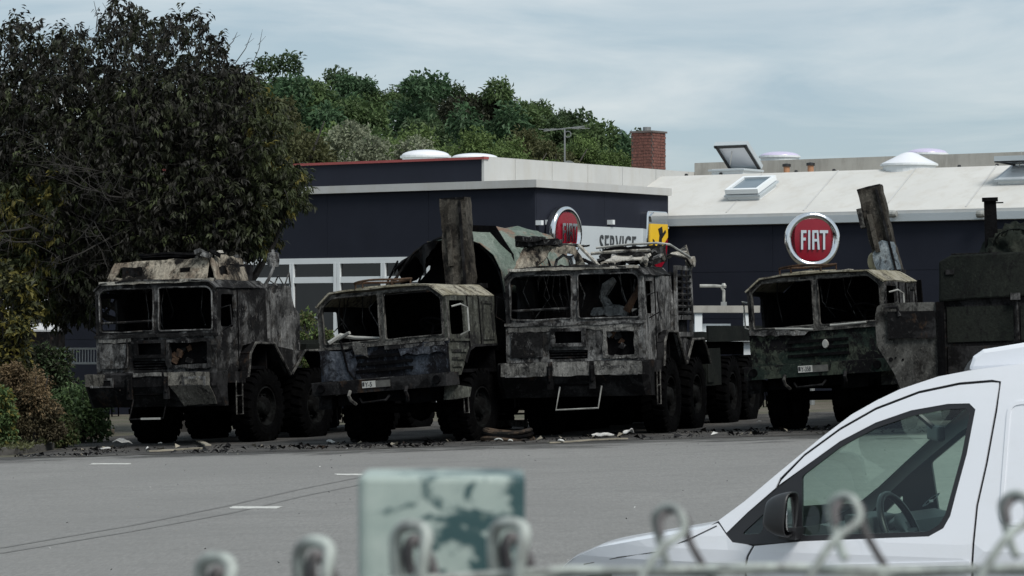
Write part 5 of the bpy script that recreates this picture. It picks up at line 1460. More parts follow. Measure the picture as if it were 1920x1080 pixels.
        mb = MB(); mb.tube([(s * 1.24, 1.9, 1.84), (s * 1.27, 1.86, 2.3), (s * 1.22, 1.86, 2.78), (s * 1.1, 1.84, 2.93)], 0.05, 6); mb.build('rear_corner_post', M['ashgrey'], t, warp=0.015)
    # module behind the cab (filter housing / radiator)
    mb = MB()
    mb.sheet([(2.05, 1.70), (3.15, 1.62), (3.20, 2.35), (2.95, 2.50), (2.85, 2.86), (2.05, 2.88)], [], lambda u, v, w_: Vector((1.22 - w_, u, v)), 0.05, 0.2)
    mb.build('module_side', M['ashgrey' if variant == 1 else 'char'], t, warp=0.035, wscale=2.2, seed=seed)
    mb = MB(); mb.box(-1.15, 1.15, 2.05, 3.0, 1.62, 2.70); mb.build('engine_module', M['soot'], t, sub=0.4, warp=0.06, wscale=1.5)
    if variant == 3:
        mb = MB()
        mb.sheet([(2.0, 1.72), (3.25, 1.72), (3.25, 3.0), (2.0, 3.0)], [[(2.14, 1.80), (3.1, 1.80), (3.1, 2.02), (2.14, 2.02)], [(2.14, 2.1), (3.1, 2.1), (3.1, 2.92), (2.14, 2.92)]], lambda u, v, w_: Vector((1.28 + w_, u, v)), 0.04, 0.25)
        lou = mb.build('louvre_frame', M['ashgrey'], t, warp=0.015)
        for k in range(7):
            z = 2.14 + k * 0.11
            mb = MB(); mb.box(1.25, 1.33, 2.14, 3.1, z, z + 0.035, rotm('Y', 25, (1.29, 0, z))); mb.build('louvre', M['ashdark'], lou, sub=0.3, warp=0.012)
        for y_ in (2.45, 2.8):
            mb = MB(); mb.box(1.30, 1.335, y_, y_ + 0.03, 2.1, 2.92); mb.build('louvre_bar', M['ashdark'], lou)
    # roof wreckage
    if variant == 1:
        mb = MB()
        mb.sheet(ragged([(-1.12, 2.97), (0.98, 2.97), (0.96, 3.36), (-0.98, 3.34), (-1.08, 3.1)], 0.012, 0.15, rng), [ragged([(-0.90, 3.07), (-0.36, 3.07), (-0.40, 3.24), (-0.70, 3.26), (-0.86, 3.22)], 0.02, 0.1, rng), [(0.40, 3.12), (0.62, 3.12), (0.62, 3.20), (0.40, 3.20)]], lambda u, v, w_: Vector((u, 0.12 + (v - 2.97) * 0.35 + w_, v)), 0.035, 0.16)
        mb.build('roof_front_panel', M['beige'], roof, warp=0.03, wscale=2.2)
        mb = MB(); mb.box(-1.15, 1.15, -0.05, 0.16, 2.93, 2.985); mb.build('roof_ledge', M['ashpale'], roof, sub=0.15, warp=0.02, wscale=4)
        mb = MB(); mb.box(-1.0, 1.0, 0.5, 1.8, 2.95, 3.28); mb.build('roof_shell', M['char'], roof, sub=0.3, warp=0.06)
        mb = MB()
        mb.sheet(ragged([(0.3, 2.92), (1.5, 2.92), (1.5, 3.35), (0.9, 3.42), (0.3, 3.36)], 0.02, 0.15, rng), [ragged([(0.5, 3.05), (0.8, 3.05), (0.8, 3.2), (0.5, 3.2)], 0.03, 0.12, rng)], lambda u, v, w_: Vector((1.10 - (v - 2.9) * 0.25 - w_, u, v)), 0.03, 0.15)
        mb.build('roof_side_panel', M['beige'], roof, warp=0.03, wscale=2.5)
        mb = MB(); mb.tube([(-0.25 + 0.55 * math.cos(a), 1.0 + 0.5 * math.sin(a), 3.46 + 0.01 * math.sin(4 * a)) for a in [2 * math.pi * k / 26 for k in range(27)]], 0.04, 6, False); mb.lathe([(0.42, 3.30), (0.56, 3.42), (0.5, 3.46)], 24, lambda a, c, d: Vector((-0.25 + c, 1.0 + d, a))); mb.build('hatch_ring', M['soot'], roof)
        for k in range(12):
            p = Vector((rng.uniform(0.55, 1.0), rng.uniform(0.1, 1.4), rng.uniform(3.30, 3.46)))
            mb = MB(); mb.box(p.x - 0.06, p.x + 0.08, p.y - 0.07, p.y + 0.07, p.z - 0.03, p.z + 0.04, rotm('X', rng.uniform(-40, 40), p) @ rotm('Y', rng.uniform(-40, 40), p)); mb.build('roof_rubble', M[rng.choice(('ashpale', 'char', 'ashgrey'))], roof, sub=0.06, warp=0.03, wscale=7, seed=k)
        mb = MB(); mb.tube([(0.9, 2.3, 2.7), (1.05, 2.5, 3.2), (1.0, 2.6, 3.55)], 0.03); mb.lathe([(0, -0.12), (0.10, -0.12), (0.12, 0.0), (0.10, 0.14), (0, 0.16)], 12, lambda a, c, d: Vector((1.0 + c, 2.6 + d, 3.35 + a))); mb.build('filter_canister', M['ashgrey'], t)
        for k in range(4):
            mb = MB(); mb.tube([(0.6 + 0.15 * k, 2.2 + 0.2 * k, 2.7), (0.75 + 0.12 * k, 2.4 + 0.2 * k, 2.95 + 0.06 * k), (1.05, 2.5 + 0.22 * k, 2.86)], 0.016); mb.build('bent_pipe', M['ashgrey'], t)
    else:
        # left remnant of the roof shell, beige, with a burnt-out hole and a bent hoop
        mb = MB(); mb.sheet(ragged([(-1.14, 2.95), (0.18, 2.95), (0.02, 3.26), (-0.10, 3.38), (-0.98, 3.36), (-1.06, 3.2)], 0.02, 0.12, rng), [ragged([(-0.70, 3.02), (0.0, 3.0), (-0.06, 3.22), (-0.35, 3.24), (-0.45, 3.32), (-0.56, 3.16)], 0.02, 0.1, rng)], lambda u, v, w_: Vector((u, 0.10 + (v - 2.95) * 0.45 + w_, v)), 0.035, 0.14)
        mb.build('roof_front_panel', M['beige'], roof, warp=0.04, wscale=2.6)
        mb = MB(); mb.sheet(ragged([(-1.0, 0.3), (0.0, 0.3), (-0.05, 1.2), (-0.95, 1.3)], 0.04, 0.15, rng), [], FXY(3.36), 0.03, 0.2); mb.build('roof_shell', M['ashdark'], roof, warp=0.05, wscale=2.5)
        mb = MB(); mb.tube([(-0.45, 0.35, 2.95), (-0.40, 0.35, 3.12), (-0.28, 0.36, 3.20), (-0.15, 0.36, 3.12), (-0.10, 0.36, 2.95)], 0.028); mb.build('bent_hoop', M['ashgrey'], roof)
        mb = MB(); mb.box(-1.12, -0.35, 0.2, 0.5, 3.38, 3.48); mb.box(-1.12, -0.6, 0.15, 0.4, 3.46, 3.54); mb.build('roof_crust', M['ashdark'], roof, sub=0.1, warp=0.04, wscale=5)
        mb = MB(); mb.tube([(0.08, 0.05, 3.36), (0.45, 0.05, 2.97)], 0.035); mb.build('bent_strut', M['ashpale'], roof)
        mb = MB(); mb.box(-1.18, 1.15, -0.06, 0.10, 2.925, 2.975); mb.build('roof_ledge', M['ashpale'], roof, sub=0.12, warp=0.025, wscale=4.5)
        mb = MB(); mb.sheet(ragged([(0.1, 3.02), (0.5, 3.06), (1.0, 3.0), (1.25, 3.06), (1.25, 3.36), (0.1, 3.33)], 0.03, 0.12, rng), [], lambda u, v, w_: Vector((u, 1.55 + w_, v)), 0.03, 0.15); mb.build('roof_back_panel', M['ashdark'], roof, warp=0.03)
        mb = MB(); mb.tube([(0.0, 1.5, 3.34), (0.6, 1.5, 3.38), (1.12, 1.5, 3.39), (1.3, 1.7, 3.36), (1.45, 2.6, 3.14)], 0.022); mb.build('bare_rail', M['palemetal'], roof)
        mb = MB(); mb.tube([(0.1, 0.8, 3.22), (0.6, 0.75, 3.24), (1.2, 0.7, 3.24)], 0.03); mb.build('roof_bar', M['ashpale'], roof)
        for k in range(34):
            p = Vector((rng.uniform(0.15, 1.25), rng.uniform(0.1, 1.5), rng.uniform(2.98, 3.18)))
            mb = MB(); a_ = rng.uniform(0.03, 0.13)
            mb.box(p.x - a_, p.x + a_, p.y - 0.08, p.y + 0.08, p.z - 0.02, p.z + 0.03, rotm('X', rng.uniform(-35, 35), p) @ rotm('Y', rng.uniform(-35, 35), p)); mb.build('roof_rubble', M[rng.choice(('ashpale', 'char', 'ashgrey', 'ashdark'))], roof, sub=0.06, warp=0.03, wscale=7, seed=k)
        mb = MB(); mb.sheet(ragged([(0.55, 0.0), (1.2, 0.05), (1.22, 0.5), (0.6, 0.45)], 0.03, 0.1, rng), [], lambda u, v, w_: Vector((u, v, 3.04 + v * 0.22 + w_)), 0.02, 0.12); mb.build('curled_sheet', M['ashpale'], roof, warp=0.05, wscale=3)
        for k in range(7):
            mb = MB(); z0 = 2.95 + 0.04 * k
            mb.tube([(0.7 + 0.08 * k, 1.9 + 0.1 * k, z0), (1.15, 2.3 + 0.1 * k, z0 + 0.25 - 0.03 * k), (1.35, 2.7, z0 + 0.18), (1.38, 3.0, 2.98)], rng.uniform(0.012, 0.03), 5); mb.build('bent_pipe', M[rng.choice(('ashgrey', 'ashpale', 'char'))], t)
        mb = MB(); mb.lathe([(0, -0.1), (0.09, -0.1), (0.1, 0.05), (0, 0.08)], 10, lambda a, c, d: Vector((1.38 + a, 3.0 + c, 3.08 + d))); mb.build('lamp_housing', M['ashpale'], t)
        # burnt seat and struts seen through the windscreen
        mb = MB(); mb.sheet(ragged([(0.10, 2.12), (0.75, 2.10), (0.95, 2.22), (0.6, 2.30), (0.2, 2.26)], 0.02, 0.1, rng), [], lambda u, v, w_: Vector((u, 0.55 + w_, v)), 0.25, 0.12); mb.build('burnt_seat', M['seat'], t, warp=0.04, wscale=3)
        mb = MB(); mb.tube([(0.45, 0.65, 2.28), (0.33, 0.68, 2.45), (0.42, 0.66, 2.62), (0.56, 0.64, 2.74)], [0.09, 0.08, 0.10, 0.07], 7); mb.build('seat_back', M['seat'], t, warp=0.03, wscale=4)
        mb = MB(); mb.tube([(0.80, 0.5, 2.18), (0.95, 0.5, 2.42), (1.10, 0.52, 2.72)], [0.07, 0.055, 0.05], 6); mb.build('rusted_strut', M['rust'], t, warp=0.02)
        for k in range(6):
            mb = MB(); xx = -0.6 + 0.1 * k
            mb.tube([(xx, 0.5, 2.85), (xx - 0.1 + 0.05 * k, 0.5, 2.5), (xx + 0.08, 0.5, 2.2)], 0.012, 4); mb.build('hanging_cable', M['ashdark'], t)
        for k in range(6):
            mb = MB(); xx = rng.uniform(0.8, 1.15)
            mb.tube([(xx, 0.7, 2.1), (xx + rng.uniform(-0.1, 0.1), 0.7, 2.4), (xx + rng.uniform(-0.1, 0.1), 0.8, 2.75)], 0.015, 4); mb.build('bent_rod', M['ashdark'], t)
    for x_ in (-0.75, 0.7):
        mb = MB(); seat_frame(mb, x_, 1.3, 1.8); mb.build('seat_frame', M['soot'], t)
    mb = MB(); mb.box(-1.15, 1.15, 0.12, 0.45, 1.75, 2.04); mb.build('dashboard', M['soot' if variant == 1 else 'ashdark'], t, sub=0.2, warp=0.05, wscale=3)
    # flat rear deck and lockers under it
    mb = MB(); mb.box(-1.25, 1.25, 3.35, 9.6, 1.66, 1.80); mb.build('rear_deck', M['olive'], t, sub=0.8, warp=0.015)
    for s in (-1, 1):
        mb = MB(); mb.box(s * 1.25 - 0.02, s * 1.25 + 0.02, 4.6, 9.6, 1.62, 1.92); mb.build('deck_rail', M['olive'], t)
        mb = MB(); mb.box(s * 0.98 - 0.24, s * 0.98 + 0.24, 4.55, 5.75, 0.80, 1.50); lk = mb.build('side_locker', M['olive'], t, sub=0.5, warp=0.012)
        mb = MB(); mb.box(s * 1.23 - 0.01, s * 1.23 + 0.01, 4.62, 5.10, 0.86, 1.44); mb.build('locker_door', M['olive'], lk)
    return t
M['bump1'] = burnt('two_tone_scorched_bumper', (0.014, 0.014, 0.015), (0.15, 0.145, 0.135), (0.06, 0.058, 0.054), 0.46, 0.30, 0.9, 3.0, 0.25, sharp=0.03)
M['seat'] = burnt('ash_grey_seat', (0.15, 0.155, 0.155), (0.24, 0.245, 0.24), (0.05, 0.05, 0.05), 0.5, 0.3, 4.0, 5.0, 0.15)
truck_B(298, 57.3, 24.3, 'burnt heavy truck with pale beige roof remains, leftmost of the row', 1, 51)
truck_B(1084, 55.6, 17.0, 'burnt heavy truck with collapsed roof and hanging step, third from left', 3, 52)

# fifth vehicle at the right edge: dark box body with an open plate door
def fifth():
    D = 52.6
    px = 1770
    x = (px - 960) / F * D
    t = tag(empty('box_vehicle', (x, D, gz(x)), (0, -R(1.6), R(-8))), 'dark olive box-bodied army vehicle with open worn plate at the right edge', 'truck', None)
    s = F / D
    def X(p, y=0): return (p - px) / s
    def Z(p): return CAMZ + (HOR - p) / s - gz(x)
    # upper body with sloped roof edge, overhanging the lower one
    mb = MB()
    prof = [(-0.02, Z(566)), (0.0, Z(490)), (0.20, Z(479)), (4.2, Z(470)), (4.2, Z(545))]
    mb.prism(prof, 0.0, 2.3, lambda u, v, w_: Vector((u, w_, v)))
    ub = mb.build('upper_body', M['olive'], t, sub=0.5, warp=0.012, bevel=0.03)
    mb = MB(); mb.box(0.02, 4.2, 0.10, 2.2, 0.75, Z(560)); lb = mb.build('lower_body', M['char'], t, sub=0.5, warp=0.012)
    for (a, b) in ((0.10, 1.18), (1.30, 2.5), (2.6, 3.9)):
        mb = MB(); mb.box(a, b, 0.075, 0.10, Z(642), Z(576)); mb.build('locker_panel', M['olive'], lb, sub=0.3, warp=0.006)
        mb = MB(); mb.box(a, b, 0.08, 0.10, Z(725), Z(650)); mb.build('locker_panel', M['char'], lb)
    mb = MB(); mb.box(1.14, 1.30, -0.05, 0.05, Z(566), Z(553)); mb.tube([(1.24, 0.03, Z(560)), (1.26, 0.03, Z(640))], 0.018); mb.build('latch', M['ashdark'], ub)
    mb = MB(); mb.box(0.10, 0.24, -0.03, 0.0, Z(515), Z(506)); mb.build('hinge', M['char'], ub)
    mb = MB(); mb.sheet([(0.2, 0.05), (1.0, 0.08), (1.0, 2.2), (0.2, 2.2)], [], lambda u, v, w_: Vector((u, v, Z(478) + w_)), 0.02, 0.4); mb.build('roof_plate', M['ashdark'], ub)
    # open plate, worn pale along its edge
    mb = MB()
    q = [(X(1648), Z(590)), (X(1653), Z(570)), (X(1672), Z(566)), (X(1762), Z(566)), (X(1766), Z(735)), (X(1695), Z(735)), (X(1683), Z(700)), (X(1650), Z(645))]
    mb.sheet(rounded(q, 0.05, 3), [], lambda u, v, w_: Vector((u, -0.35 + w_ + (0.25 - u) * 0.0, v)), 0.06, 0.15)
    pd = mb.build('open_plate', M['plateworn'], t, warp=0.008)
    mb = MB(); mb.box(X(1672), X(1760), -0.42, -0.35, Z(632), Z(582)); mb.build('plate_box', M['char'], pd, sub=0.2, warp=0.01)
    mb = MB(); mb.tube([(X(1668), -0.44, Z(574)), (X(1690), -0.44, Z(574)), (X(1694), -0.42, Z(590))], 0.03); mb.build('plate_hinge', M['ashdark'], pd)
    for (a, b, r_) in ((1676, 671, 0.035), (1698, 672, 0.02), (1685, 668, 0.016)):
        mb = MB(); mb.lathe([(0, -0.362), (r_, -0.362), (r_, -0.33)], 12, lambda q_, c, d: Vector((X(a) + c, q_, Z(b) + d))); mb.build('bolt_hole', M['soot'], pd)
    mb = MB(); mb.box(X(1762), 0.05, -0.40, 0.12, Z(735), Z(566)); mb.build('hinge_post', M['soot'], t, sub=0.3, warp=0.02)
    # exhaust stack
    mb = MB(); xx = X(1868); mb.prism([(xx - 0.10, Z(480)), (xx + 0.12, Z(480)), (xx + 0.10, Z(378)), (xx - 0.10, Z(378))], 0.5, 0.7, lambda u, v, w_: Vector((u, w_, v)))
    mb.box(xx - 0.13, xx + 0.13, 0.46, 0.74, Z(378), Z(371)); mb.tube([(xx + 0.1, 0.6, Z(381)), (xx + 0.22, 0.6, Z(381))], 0.012); mb.build('exhaust_stack', M['soot'], t)
    # underframe and wheels
    mb = MB(); mb.box(0.3, 4.2, 0.5, 1.8, 0.6, 0.76); mb.build('underframe', M['soot'], t)
    for (wx, wy) in ((1.0, 0.35), (1.0, 2.0), (3.2, 0.35), (3.2, 2.0)):
        o = link('wheel', WH['A'][0], t); o.location = (wx, wy, 0.66); o.rotation_euler = (0, 0, -math.pi / 2 if wy < 1 else math.pi / 2)
        link('tyre', WH['A'][1], o)
    # rolled net on the roof: a thing lying on it
    rng = random.Random(8)
    bw = t.matrix_world if False else None
    pos = Vector((x, D, gz(x))) + Matrix.Rotation(R(-8), 3, 'Z') @ Vector((X(1905), 0.7, Z(478)))
    b = tag(empty('camouflage_bundle', pos, (0, 0, R(-8))), 'crumpled dark green tarpaulin bundle on top of the box vehicle', 'bundle')
    mb = MB()
    n1_, n2_ = 36, 22
    vs = []; fs = []
    for i in range(n1_):
        for j in range(n2_):
            u = 2 * math.pi * i / n1_; v = math.pi * j / (n2_ - 1)
            d = Vector((math.sin(v) * math.cos(u) * 0.50, math.sin(v) * math.sin(u) * 0.45, max(-0.02, math.cos(v)) * 0.44 if math.cos(v) > 0 else 0.12 * math.cos(v)))
            k = 1 + 0.22 * (1 - abs(noise.noise(d * 4.0)) * 3) + 0.12 * (1 - abs(noise.noise(d * 9.0)) * 3)
            vs.append(d * k)
    for i in range(n1_):
        for j in range(n2_ - 1): fs.append((i * n2_ + j, i * n2_ + j + 1, ((i + 1) % n1_) * n2_ + j + 1, ((i + 1) % n1_) * n2_ + j))
    mb.add(vs, fs); mb.build('cloth', M['bundle'], b, smooth=True)
    mb = MB()
    for k in range(10):
        a = rng.uniform(0, 3.1)
        mb.tube([(0.46 * math.cos(a + 0.25 * q) * (1 - 0.06 * q), -0.40 + 0.05 * q, 0.06 + 0.42 * math.sin(a + 0.25 * q) * 0.9) for q in range(6)], 0.014, 4)
    mb.build('straps', M['olive'], b)
M['plateworn'] = burnt('worn_grey_plate', (0.050, 0.050, 0.047), (0.105, 0.105, 0.098), (0.014, 0.013, 0.012), 0.5, 0.42, 1.1, 1.6, 0.2)
M['bundle'] = burnt('dark_green_canvas', (0.016, 0.020, 0.016), (0.032, 0.036, 0.029), (0.008, 0.008, 0.008), 0.5, 0.3, 2.5, 3.5, 0.1, flake=0.0)
fifth()
# ------------------------------------------------------------------ things between and behind the trucks
M['vanwhite'] = plain('white_van_paint', (0.72, 0.73, 0.76), 0.25, 0, 0.02, 1.0)
# white flatbed trailer behind the gap between third and fourth truck
tr = tag(empty('white_trailer', P(1365, 700, 66.0)), 'white flat-topped trailer in the gap between the third and fourth trucks', 'trailer')
def tz(py): return (700 - py) / F * 66.0
def tx(px): return (px - 1365) / F * 66.0
mb = MB(); mb.box(tx(1300), tx(1425), 0, 2.0, tz(586), tz(573)); mb.build('top_deck', M['concrete'], tr)
for p in (1303, 1395):
    mb = MB(); mb.box(tx(p), tx(p + 14), 0.05, 0.25, tz(700), tz(586)); mb.build('upright', M['white'], tr)
mb = MB(); mb.box(tx(1300), tx(1372), 0.3, 0.6, tz(640), tz(607)); mb.build('white_locker', M['white'], tr)
mb = MB(); mb.box(tx(1300), tx(1425), -0.1, 1.9, tz(640), tz(632)); mb.build('lower_deck', M['white'], tr)
mb = MB(); mb.box(tx(1300), tx(1425), 0.2, 1.9, tz(665), tz(641)); mb.build('frame', M['soot'], tr)
for p in (1325, 1400):
    o = link('wheel', WH['A'][0], tr); o.location = (tx(p), 0.4, gz(4) + 0.42 - P(1365, 700, 66).z); o.scale = (0.6, 0.6, 0.6); o.rotation_euler = (0, 0, -math.pi / 2); link('tyre', WH['A'][1], o)
# bent grey lamp arm behind the third truck
lp = tag(empty('bent_pole', P(1357, 573, 67.0)), 'short grey pole with bent top above the white trailer', 'pole')
q = lambda a, b: Vector(((a - 1357) / F * 67, 0, (573 - b) / F * 67))
mb = MB(); mb.tube([q(1357, 573), q(1357, 545), q(1352, 537), q(1340, 536), q(1312, 536)], 0.035, 8); mb.build('arm', M['palemetal'], lp)
mb = MB(); mb.box(-0.06, 0.06, -0.05, 0.05, q(0, 573).z, q(0, 566).z); mb.build('foot', M['greymetal'], lp)
mb = MB(); mb.lathe([(0.05, 0), (0.06, 0.05), (0.03, 0.1)], 8, lambda a, c, d: q(1357, 540) + Vector((c, d, a))); mb.build('joint', M['palemetal'], lp)
# white parked van glimpsed behind the tree
wv_ = tag(empty('parked_white_van', P(60, 655, 80.0)), 'white van glimpsed through the leaves at the left edge', 'van')
s_ = 80.0 / F
mb = MB(); mb.prism(rounded([(-160 * s_, 32 * s_), (44 * s_, 32 * s_), (44 * s_, 45 * s_), (30 * s_, 80 * s_), (10 * s_, 98 * s_), (-160 * s_, 100 * s_)], 0.25, 4), 0, 1.9, lambda u, v, w_: Vector((u, w_, v))); mb.build('body', M['vanwhite'], wv_, bevel=0.08)
mb = MB(); mb.prism([(2 * s_, 50 * s_), (31 * s_, 50 * s_), (22 * s_, 80 * s_), (2 * s_, 84 * s_)], -0.012, 0.0, lambda u, v, w_: Vector((u, w_, v))); mb.build('side_window', M['pane'], wv_)
zz = gz(-12) - P(60, 655, 80).z
for p in (15, -120):
    mb = MB(); mb.lathe([(0, 0.02), (0.2, 0.0), (0.34, 0.0), (0.34, 0.2), (0, 0.2)], 20, lambda a, c, d: Vector((p * s_ + c, a - 0.02, zz + 0.34 + d))); mb.build('wheel', M['tyre'], wv_)
mb = MB(); mb.box(-158 * s_, 42 * s_, 0.03, 1.88, zz + 0.3, 33 * s_); mb.build('lower_body', M['char'], wv_)

# hose coil and litter in front of the trucks
hc = tag(empty('burnt_hose_coil', P(952, 822, 55.0)), 'burnt hose ring lying between the second and third trucks', 'hose')
o_ = P(952, 822, 55.0); gnd = gz(o_.x) - o_.z
hc.location.z += gnd
M['hose'] = burnt('heat_stained_hose', (0.085, 0.062, 0.045), (0.05, 0.042, 0.036), (0.010, 0.010, 0.010), 0.45, 0.4, 1.5, 2.0, 0.0)
for k, (rx, ry, zc) in enumerate(((0.44, 0.42, 0.04), (0.42, 0.40, 0.11), (0.40, 0.39, 0.17))):
    mb = MB(); mb.tube([(rx * math.cos(a), ry * math.sin(a), zc + 0.03 * math.sin(a * 2 + k)) for a in [2 * math.pi * i / 36 for i in range(37)]], 0.036, 7, False); mb.build('hose_turn', M['hose' if k != 1 else 'soot'], hc)
M['scrapw'] = plain('pale_ash_scrap', (0.50, 0.50, 0.48), 0.8, 0, 0.3, 9.0, dirt=(0.12, 0.11, 0.1))
M['plank'] = plain('weathered_scrap_wood', (0.20, 0.18, 0.14), 0.9, 0, 0.4, 5.0)
rng = random.Random(77)
def scrap(px, py, w_, h_, mat, label, kind='scrap', flat=False):
    x_, y_ = lotpoint(px, py)
    t = None
    mb = MB()
    n_ = 9
    pts = [(w_ / 2 * math.cos(a) * rng.uniform(0.6, 1.0), w_ * 0.4 * math.sin(a) * rng.uniform(0.6, 1.0)) for a in [2 * math.pi * i / n_ for i in range(n_)]]
    sd_ = rng.random() * 50
    mb.sheet(pts, [], lambda u, v, q_: Vector((u, v, 0.02 + h_ * (0.5 + 0.9 * noise.noise((u * 5 + sd_, v * 5, 3)) if not flat else 0.2) * max(0, 1 - (u / w_ * 1.7) ** 2) + q_)), 0.015, w_ / 7)
    o = mb.build(kind + '_piece' if not kind.endswith('piece') else kind, mat)
    o.location = (x_, y_, gz(x_) + 0.012)
    return tag(o, label, 'debris', 'scraps in front of the burnt trucks')
scrap(228, 838, 0.42, 0.16, M['scrapw'], 'crumpled pale scrap by the front wheel of the leftmost truck')
scrap(198, 846, 0.25, 0.05, M['scrapw'], 'thin pale scrap on the kerb end left of the leftmost truck')
scrap(301, 836, 0.10, 0.08, M['scrapw'], 'small white lump between the front wheels of the leftmost truck')
scrap(276, 846, 0.06, 0.10, M['scrapw'], 'tiny white chip in front of the leftmost truck')
scrap(620, 833, 0.16, 0.10, M['scrapw'], 'white lump left of the second truck front wheel')
scrap(935, 831, 0.20, 0.05, M['scrapw'], 'left white scrap below the hose ring')
scrap(957, 833, 0.12, 0.05, M['scrapw'], 'right white scrap below the hose ring')
scrap(1130, 821, 0.42, 0.08, M['scrapw'], 'long white scrap under the bumper of the third truck')
scrap(1178, 820, 0.22, 0.22, M['scrapw'], 'upright white crumpled scrap before the near wheel of the third truck')
scrap(1052, 832, 0.14, 0.05, M['scrapw'], 'small white scrap at the left end of the scorched lath')
scrap(1424, 797, 0.12, 0.08, M['scrapw'], 'white lump beside the front wheel of the fourth truck')
def lath(pts, r_, mat, label, name='lath'):
    q = []
    for (a, b, dz) in pts:
        x_, y_ = lotpoint(a, b); q.append(Vector((x_, y_, gz(x_) + dz)))
    o0 = q[0].copy()
    mb = MB()
    for a, b in zip(q, q[1:]):
        d = (b - a).normalized(); s_ = d.cross(Vector((0, 0, 1))).normalized(); u_ = Vector((0, 0, 1))
        vs = [p - o0 + s_ * e * r_ + u_ * f * r_ * 0.4 for p in (a, b) for e in (-1, 1) for f in (0, 1)]
        mb.add(vs, [(0, 1, 3, 2), (4, 6, 7, 5), (0, 4, 5, 1), (2, 3, 7, 6), (0, 2, 6, 4), (1, 5, 7, 3)])
    o = mb.build(name, mat, sub=0.2, warp=0.01, wscale=5)
    o.location = o0
    return tag(o, label, 'debris')
lath([(1028, 833, 0.02), (1110, 829, 0.03), (1175, 826, 0.03)], 0.05, M['plank'], 'long scorched lath on the ground before the third truck')
lath([(278, 849, 0.02), (345, 846, 0.03), (380, 845, 0.03)], 0.06, M['plank'], 'flat wooden strip on the ground before the leftmost truck')
lath([(372, 830, 0.03), (390, 846, 0.10)], 0.05, M['plank'], 'short tilted board stub right of the leftmost truck step')
lath([(925, 800, 0.04), (990, 801, 0.05)], 0.10, M['palemetal'], 'grey plank lying behind the hose ring')
# steel steps and pallet parts behind the hose
pl_ = tag(empty('scrap_frame_pile', P(955, 800, 60.0)), 'heap of bent frames behind the hose ring between trucks', 'debris')
pl_.location.z = gz(pl_.location.x)
for (x0_, x1_, z_, t_) in ((-0.35, 0.35, 0.10, 0.12), (-0.38, 0.36, 0.32, 0.03), (-0.3, 0.3, 0.40, 0.05), (-0.2, 0.34, 0.55, 0.03), (-0.1, 0.32, 0.66, 0.05), (0.0, 0.3, 0.75, 0.04)):
    mb = MB(); mb.box(x0_, x1_, -0.1 + z_ * 0.3, 0.2 + z_ * 0.3, z_, z_ + t_); mb.build('frame_bar', M['ashgrey'], pl_, sub=0.2, warp=0.012, wscale=4)
mb = MB(); mb.tube([(-0.38, 0, 0.3), (-0.2, 0.05, 0.5), (-0.05, 0.1, 0.72)], 0.03); mb.build('stringer', M['ashgrey'], pl_)
for (xx) in (-0.3, 0.28):
    mb = MB(); mb.box(xx, xx + 0.06, 0.0, 0.12, 0.0, 0.75); mb.build('upright', M['char'], pl_)
# fine ash litter along the edge of the scorched ground (uncountable)
rng = random.Random(4)
lm = MB()
for _ in range(5000):
    x_ = rng.uniform(-8.6, 8.5)
    y_ = edge_y(x_) + rng.random() ** 1.4 * 3.2 + 0.1 + 0.5 * noise.noise((x_ * 0.8, 1.0, 0))
    if noise.noise((x_ * 0.9, y_ * 0.9, 7.0)) < 0.12 and rng.random() < 0.93: continue
    s_ = rng.choice((0.02, 0.03, 0.04, 0.07, 0.12)) * rng.uniform(0.6, 1.2)
    lm.cur = 0 if rng.random() < 0.90 else (1 if rng.random() < 0.85 else 2)
    c = Vector((x_, y_, gz(x_) + 0.014)); a = rng.uniform(0, 6.28)
    u_ = Vector((math.cos(a), math.sin(a), rng.uniform(-0.1, 0.2))) * s_; v_ = Vector((-math.sin(a), math.cos(a), rng.uniform(-0.1, 0.3))) * s_ * 0.5
    lm.add([c - u_ * 0.5, c + u_ * 0.5 + Vector((0, 0, s_ * 0.3)), c + v_ + Vector((0, 0, s_ * 0.5))], [(0, 1, 2)])
for _ in range(140):
    y_ = rng.uniform(26, 53); x_ = rng.uniform(-0.17, 0.12) * y_
    s_ = rng.uniform(0.006, 0.022); lm.cur = rng.choice((0, 0, 1, 2))
    c = Vector((x_, y_, gz(x_) + 0.006)); a = rng.uniform(0, 6.28)
    u_ = Vector((math.cos(a), math.sin(a), 0.1)) * s_; v_ = Vector((-math.sin(a), math.cos(a), 0.3)) * s_
    lm.add([c - u_ * 0.5, c + u_ * 0.5, c + v_ + Vector((0, 0, s_ * 0.4))], [(0, 1, 2)])
me = bpy.data.meshes.new('ash_litter'); me.from_pydata(lm.v, [], lm.f)
for m in ('char', 'plank', 'scrapw'): me.materials.append(M[m])
me.polygons.foreach_set('material_index', lm.mi)
tag(link('ash_litter', me), 'fine charred litter strewn along the front of the trucks', 'litter', kind='stuff')

